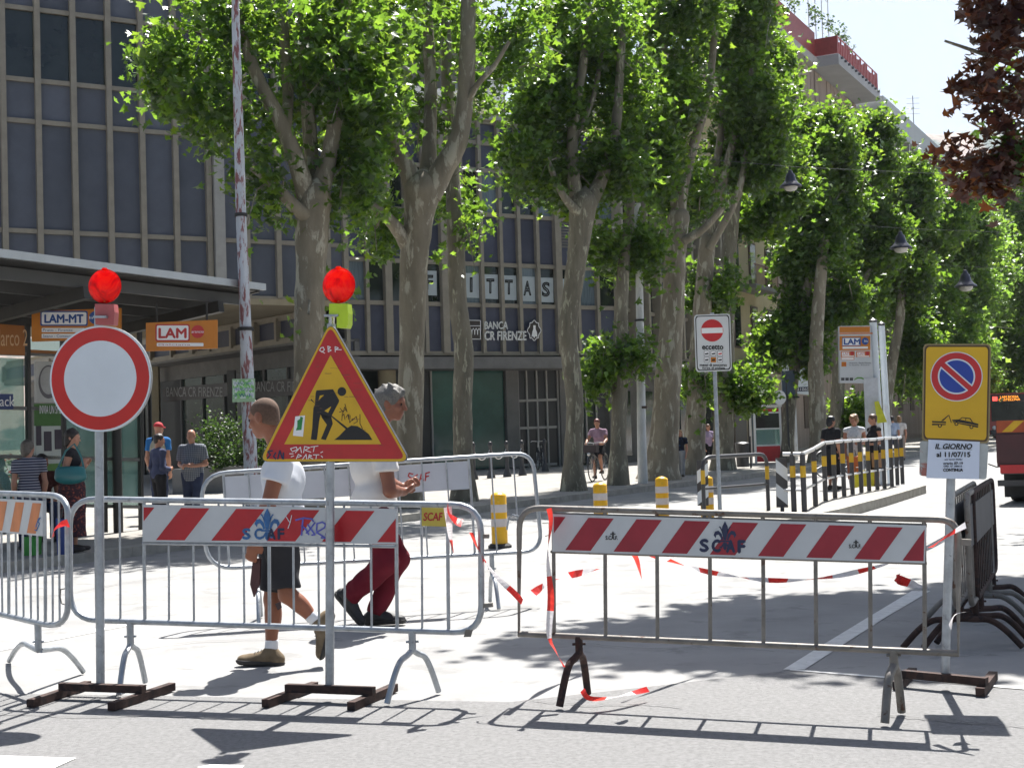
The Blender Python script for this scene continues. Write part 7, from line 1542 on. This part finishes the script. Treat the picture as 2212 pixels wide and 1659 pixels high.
def stripes(name, c1, c2, freq, axis=2, other=None):
    if name in MATS: return MATS[name]
    m_, nt_, b_ = _nodes(name); tc = nt_.nodes.new('ShaderNodeTexCoord'); wv = nt_.nodes.new('ShaderNodeTexWave'); wv.wave_type = 'BANDS'; wv.bands_direction = 'XYZ'[axis]; wv.inputs['Scale'].default_value = freq; wv.inputs['Distortion'].default_value = .3
    nt_.links.new(tc.outputs['Object'], wv.inputs[0]); c = _ramp(nt_, wv.outputs[1], [(.45, c1), (.55, c2)])
    if other is not None:
        w2_ = nt_.nodes.new('ShaderNodeTexWave'); w2_.bands_direction = 'XYZ'[other]; w2_.inputs['Scale'].default_value = freq; nt_.links.new(tc.outputs['Object'], w2_.inputs[0]); c2_ = _ramp(nt_, w2_.outputs[1], [(.45, c1), (.55, c2)])
        mx = nt_.nodes.new('ShaderNodeMix'); mx.data_type = 'RGBA'; mx.inputs[0].default_value = .5; nt_.links.new(c, mx.inputs[6]); nt_.links.new(c2_, mx.inputs[7]); c = mx.outputs[2]
    nt_.links.new(c, b_.inputs['Base Color']); b_.inputs['Roughness'].default_value = .9; MATS[name] = m_; return m_
M_blk = cloth('black_cloth', (.022, .022, .026)); M_jean = cloth('dark_denim', (.035, .045, .085)); M_dhair = mat('dark_brown_hair', (.022, .015, .012), .5, 0, .3, 40, .3); M_bhair = mat('brown_hair', (.10, .05, .028), .5, 0, .3, 40, .3); M_rhair = mat('reddish_hair', (.12, .022, .016), .5, 0, .3, 40, .3); M_blond = mat('light_brown_hair', (.26, .15, .07), .5, 0, .3, 40, .3); M_ghair = mat('ash_hair', (.13, .11, .09), .6, 0, .3, 40, .3)
M_floral = cloth('floral_print', (.04, .022, .03), scale=18, col2=(.26, .07, .05), thr=.57); M_shoe = mat('dark_shoe', (.03, .025, .022), .6)
def person(label, x, d, H, ang, spec, z=.118, pose='stand', arms=None, lean=0, head=None, h=.015, group=None):
    b = P(x, 900, d); yv = YH(x) + (HC - z) * F / d; b = P(x, yv, d); b.z = z
    T = Thing('person', label, 'person', b, group); spec = dict(spec); spec.setdefault('shoe', M_shoe); spec.setdefault('skin', SK)
    r_ = figure(T, joints(b, H, ang, pose, arms, lean, head), spec, h=h, S=H / 1.75); return T, b, r_
GS = 'people waiting by the bus shelter'
TA1, bA1, _ = person('woman with dark hair and teal shoulder bag in floral skirt by the shelter', 158, 16.9, 1.55, 10, dict(top=M_blk, bot=M_floral, bottom='skirt', skirt=.82, sleeve='none', hair='bob', hairm=M_dhair, female=True, wide=1.1), arms=('strap', 'strap'), head=-8, h=.012, group=GS)
hb_ = P(152, 1022, 16.6); hb_b = Thing('handbag', 'teal leather shoulder bag under the arm of the woman in the floral skirt', 'bag', hb_)
hb_b.part('bag', sdf_mesh('bag', [s_ell(V3(hb_) + V3((0, 0, .02)), V3((.19, .075, .11)), np.eye(3)), s_ell(V3(hb_) + V3((0, 0, -.05)), V3((.20, .08, .09)), np.eye(3))], .014, mat('teal_leather', (.02, .13, .14), .35, 0, .12, 5), hb_, k=.04, cuts=[(V3(hb_) + V3((0, 0, .085)), V3((0, 0, 1)))]))
hb_b.part('strap', MB().tube([hb_ + Vector((-.16, 0, .05)), hb_ + Vector((-.06, .03, .28)), hb_ + Vector((.04, .05, .36)), hb_ + Vector((.13, .02, .2)), hb_ + Vector((.17, 0, .05))], .012, 6), MATS['teal_leather'])
person('woman in navy and white striped top standing with her back turned by the shelter', 66, 17.4, 1.43, 120, dict(top=stripes('navy_white_stripes', (.02, .024, .06), (.3, .3, .34), 9), bot=M_jean, sleeve='short', hair='bob', hairm=M_ghair, female=True, slen=.5, untucked=True, hem=.1), head=60, h=.013, group=GS)
person('seated dark-haired person at the far left edge of the shelter', 12, 19.2, 1.55, -150, dict(top=stripes('grey_check', (.08, .08, .1), (.2, .2, .24), 8, 2, 0), bot=M_jean, hair='short', hairm=M_dhair), pose='sit', arms=('lap', 'lap'), head=150, group=GS)
person('seated brown-skinned woman in dark clothes beneath the posters', 92, 19.2, 1.55, -60, dict(top=cloth('dark_red_cloth', (.05, .016, .014)), bot=M_jean, hair='short', hairm=M_dhair, skin=SK_D, female=True), pose='sit', arms=('lap', 'lap'), head=-10, group=GS)
person('man in blue-grey shirt and dark trousers seen from behind left of the checked man', 345, 22.5, 1.5, 40, dict(top=cloth('slate_shirt', (.055, .065, .12)), bot=M_blk, sleeve='long', hair='short', hairm=M_dhair, untucked=True), arms=('bent', 'bent'), head=20, group=GS)
TRC, bRC, _ = person('man in red cap and bright blue shirt with a backpack behind the two talking men', 345, 25.5, 1.74, 70, dict(top=cloth('bright_blue_cloth', (.03, .14, .36)), bot=M_jean, hair='cap', hairm=mat('red_cap_cloth', (.42, .02, .03), .8)), head=60, group=GS)
bk_ = bRC + Vector((.03, -.17, 1.22)); tb__ = Thing('backpack', 'pale backpack on the back of the man in the red cap', 'bag', bk_)
tb__.part('bag', sdf_mesh('bag', [s_ell(V3(bk_), V3((.15, .09, .22)), np.eye(3)), s_ell(V3(bk_) + V3((0, -.06, -.07)), V3((.12, .05, .11)), np.eye(3))], .016, cloth('pale_backpack_cloth', (.30, .28, .22)), bk_, k=.03))
for sx in (-1, 1): tb__.part('strap', MB().tube([bk_ + Vector((sx * .10, .02, .18)), bk_ + Vector((sx * .13, .16, .25)), bk_ + Vector((sx * .13, .05, -.05))], .014, 6), M_blk)
person('bald heavy man in checked short-sleeved shirt looking down at his hands', 418, 22.8, 1.56, -100, dict(top=stripes('grey_blue_check', (.05, .06, .085), (.22, .24, .27), 10, 2, 0), bot=M_jean, hair='fringe', hairm=M_ghair, skin=SK, wide=1.22, belly=1.0, untucked=True, hem=.16, slen=.75), arms=('bent', 'bent'), head=-100, h=.013, group=GS)
GP = 'people walking on the pavement'
person('man in dark red shirt walking behind the girl in the printed black tee', 1457, 41, 1.52, -70, dict(top=cloth('dark_red_shirt', (.14, .012, .03)), bot=M_jean, hair='short', hairm=M_ghair), pose='walk', group=GP)
person('girl in printed black tee and pale grey trousers between the tree trunks', 1472, 36.5, 1.28, -110, dict(top=cloth('printed_black_tee', (.016, .018, .028), scale=14, col2=(.03, .10, .22), thr=.6), bot=cloth('pale_grey_cloth', (.26, .27, .28)), hair='long', hairm=M_blond), pose='walk', group=GP)
person('woman in lilac blouse with a dark shoulder strap between the tree trunks', 1532, 43, 1.42, -60, dict(top=cloth('lilac_cloth', (.36, .28, .42)), bot=M_blk, hair='short', hairm=M_bhair, female=True), pose='walk', arms=('bent', 'down'), group=GP)
GI = 'women talking by the island railing'
person('black-haired woman in black dress, back half turned, by the island railing', 1800, 29.2, 1.60, 35, dict(top=M_blk, bot=M_blk, bottom='skirt', skirt=.7, hair='bob', hairm=mat('black_hair', (.012, .011, .013), .45, 0, .2, 40, .3), female=True, slen=.6), z=0, arms=('bent', 'down'), head=20, group=GI)
person('curly-haired woman in white patterned sleeveless top facing the viewer by the island railing', 1850, 29.6, 1.61, -105, dict(top=cloth('white_patterned_cloth', (.62, .64, .66), scale=22, col2=(.36, .46, .50), thr=.6), bot=cloth('white_cloth', (.6, .6, .62)), sleeve='none', hair='curly', hairm=M_blond, female=True, untucked=True, hem=.12), z=0, arms=('bent', 'down'), head=-140, group=GI)
person('woman with short reddish hair in black sleeveless top facing left by the island railing', 1893, 29.0, 1.61, -165, dict(top=M_blk, bot=M_blk, bottom='skirt', skirt=.55, sleeve='none', hair='short', hairm=M_bhair, female=True), z=0, arms=('bent', 'down'), head=-175, group=GI)
person('man in pale blue shirt with dark satchel walking away beyond the three women', 1931, 45, 1.5, 95, dict(top=cloth('pale_blue_cloth', (.34, .40, .52)), bot=M_jean, hair='short', hairm=M_dhair), pose='walk', group='couple walking beyond the women')
person('woman in white top walking beyond the three women', 1946, 45.5, 1.5, 80, dict(top=cloth('cream_cloth', (.6, .56, .52)), bot=cloth('beige_cloth', (.3, .24, .2)), hair='bob', hairm=M_blond, female=True), pose='walk', group='couple walking beyond the women')
def bagbox(name, label, x0, y0, x1, y1, d, mt, dep=.18):
    c = P((x0 + x1) / 2, y1, d); c.z = max(c.z, .0); w2_ = (x1 - x0) / 2 * d / F; hh_ = (y1 - y0) * d / F; T = Thing(name, label, 'bag', c)
    T.part('bag', MB().slab([c + Vector((-w2_ * .9, 0, 0)), c + Vector((w2_ * .9, 0, 0)), c + Vector((w2_, 0, hh_)), c + Vector((w2_ * .3, .02, hh_ * .96)), c + Vector((-w2_, 0, hh_))], (0, dep, 0)), mt)
    T.part('handle', MB().tube([c + Vector((-w2_ * .5, dep / 2, hh_ * .97)), c + Vector((-w2_ * .3, dep / 2, hh_ + .12)), c + Vector((w2_ * .3, dep / 2, hh_ + .12)), c + Vector((w2_ * .5, dep / 2, hh_ * .97))], .008, 6), M_dpaint)
bagbox('shopping_bag', 'yellow shopping bag standing behind the island railing, left one', 1848, 1022, 1864, 1060, 28.4, mat('yellow_bag', (.60, .52, .01), .4, 0, .12, 9)); bagbox('shopping_bag', 'larger yellow shopping bag behind the island railing, right one', 1866, 1018, 1890, 1061, 28.6, MATS['yellow_bag'])
bagbox('tote_bag', 'orange bag held low between the women at the railing', 1835, 985, 1860, 1035, 28.9, mat('orange_bag', (.42, .10, .03), .5, 0, .1, 7)); bagbox('handbag', 'tan handbag hanging beside the woman with short reddish hair', 1888, 978, 1912, 1010, 28.6, mat('tan_bag', (.30, .17, .09), .5, 0, .1, 7))
sb_ = P(62, 1205, 16.2); sb_.z = .118; bagbox('shopping_bag', 'green shopping bag on the pavement behind the left barrier', 50, 1160, 80, 1200, 16.4, mat('green_bag', (.03, .25, .03), .5, 0, .1, 7)); bagbox('suitcase', 'blue suitcase on the pavement behind the left barrier', 122, 1120, 150, 1205, 16.6, mat('blue_case', (.02, .05, .22), .5, 0, .1, 7))

# ---------------- bicycles
def bicycle(label, c, ang, basket=True, col=None, group=None):
    """built along its own x axis at the origin, then turned"""
    T = Thing('bicycle', label, 'bicycle', (0, 0, 0), group); mt = col or M_dpaint; v = Vector
    for x, nm in ((-.52, 0), (.52, 1)):
        wl = T.part('wheel', MB().tube([v((x + .33 * math.cos(a), 0, .345 + .33 * math.sin(a))) for a in [i * math.pi / 14 for i in range(28)]], .017, 6, closed=True), M_rub)
        sp = MB()
        for i in range(9): a = i * math.pi / 9; sp.tube([v((x - .32 * math.cos(a), 0, .345 - .32 * math.sin(a))), v((x + .32 * math.cos(a), 0, .345 + .32 * math.sin(a)))], .0025, 3, cap=False)
        T.part('spokes', sp, M_hand, wl)
    fr = MB(); bb_, st, ht, hb = v((-.08, 0, .30)), v((-.2, 0, .78)), v((.36, 0, .80)), v((.40, 0, .66))
    for a, b in ((bb_, st), (bb_, hb), (st, v((-.52, 0, .345))), (bb_, v((-.52, 0, .345))), (ht, v((.52, 0, .345))), (v((-.14, 0, .52)), v((.385, 0, .72)))): fr.tube([a, b], .016, 8)
    T.part('frame', fr, mt)
    T.part('saddle', MB().slab([v((-.34, -.09, .88)), v((-.34, .09, .88)), v((-.16, .05, .87)), v((-.05, .015, .86)), v((-.05, -.015, .86)), v((-.16, -.05, .87))], (0, 0, .045)), M_rub); T.part('seat_post', MB().tube([st, v((-.23, 0, .88))], .013, 6), M_hand)
    T.part('handlebar', MB().tube([v((.22, -.28, 1.0)), v((.33, -.2, 1.02)), v((.35, 0, 1.0)), v((.33, .2, 1.02)), v((.22, .28, 1.0))], .012, 7), M_hand); T.part('stem', MB().tube([ht, v((.35, 0, 1.0))], .014, 7), M_hand)
    T.part('crank', MB().tube([bb_ + v((.08, -.08, -.13)), bb_ + v((0, -.08, 0)), bb_ + v((0, .08, 0)), bb_ + v((-.08, .08, .13))], .01, 6), M_hand)
    if basket: T.part('basket', MB().box(v((.56, 0, .86)), (.13, 0, 0), (0, .17, 0), (0, 0, .10)), mat('wicker_basket', (.05, .04, .045), .9, 0, .3, 30)); T.part('head_lamp', MB().lathe(v((.70, -.02, .72)), [(.03, -.05), (.045, 0), (.001, .02)], 12, 0, (1, 0, 0)), M_hand)
    for s in (-.52, .52): T.part('mudguard', MB().tube([v((s + .37 * math.cos(a), 0, .345 + .37 * math.sin(a))) for a in [R(20 + 14 * i) for i in range(11)]], .02, 5), mt)
    T.root.location = c; T.root.rotation_euler.z = R(ang); return T
cb_ = G(1294, 1039, .118); bicycle('bicycle ridden by the red-haired woman with a dark basket on the handlebar', cb_, -112)
person('red-haired woman in mauve blouse and black skirt riding a bicycle towards the viewer', 1297, cb_.y + .25, 1.62, -112, dict(top=cloth('mauve_blouse', (.30, .20, .27)), bot=M_blk, bottom='shorts', short=.8, hair='short', hairm=M_rhair, female=True, slen=.5), pose='ride', arms=('bars', 'bars'), head=-100, group=None)
for x, y, a, lb in ((1168, 1016, 100, 'parked bicycle beside the chain posts at the bank'), (1812, 1030, 30, 'parked bicycle behind the island railing left of the women')):
    bicycle(lb, G(x, y, .118 if x < 1500 else 0), a, basket=False)
# ------------------------------------------------------------------ the air between the street and the hill
hz = MB().slab([(-1050, -61, -1.05), (3050, -61, -1.05), (3050, 3010, -1.05), (-1050, 3010, -1.05)], (0, 0, 640))
hm = bpy.data.materials.new('hazy_air'); hm.use_nodes = True; hn = hm.node_tree; hn.nodes.remove(hn.nodes['Principled BSDF'])
hv = hn.nodes.new('ShaderNodeVolumePrincipled'); hv.inputs['Color'].default_value = (.86, .91, 1, 1); hv.inputs['Density'].default_value = .00013; hv.inputs['Anisotropy'].default_value = .6
hn.links.new(hv.outputs[0], hn.nodes['Material Output'].inputs['Volume'])
tag(link('haze', hz.mesh('haze', hm)), kind='stuff')
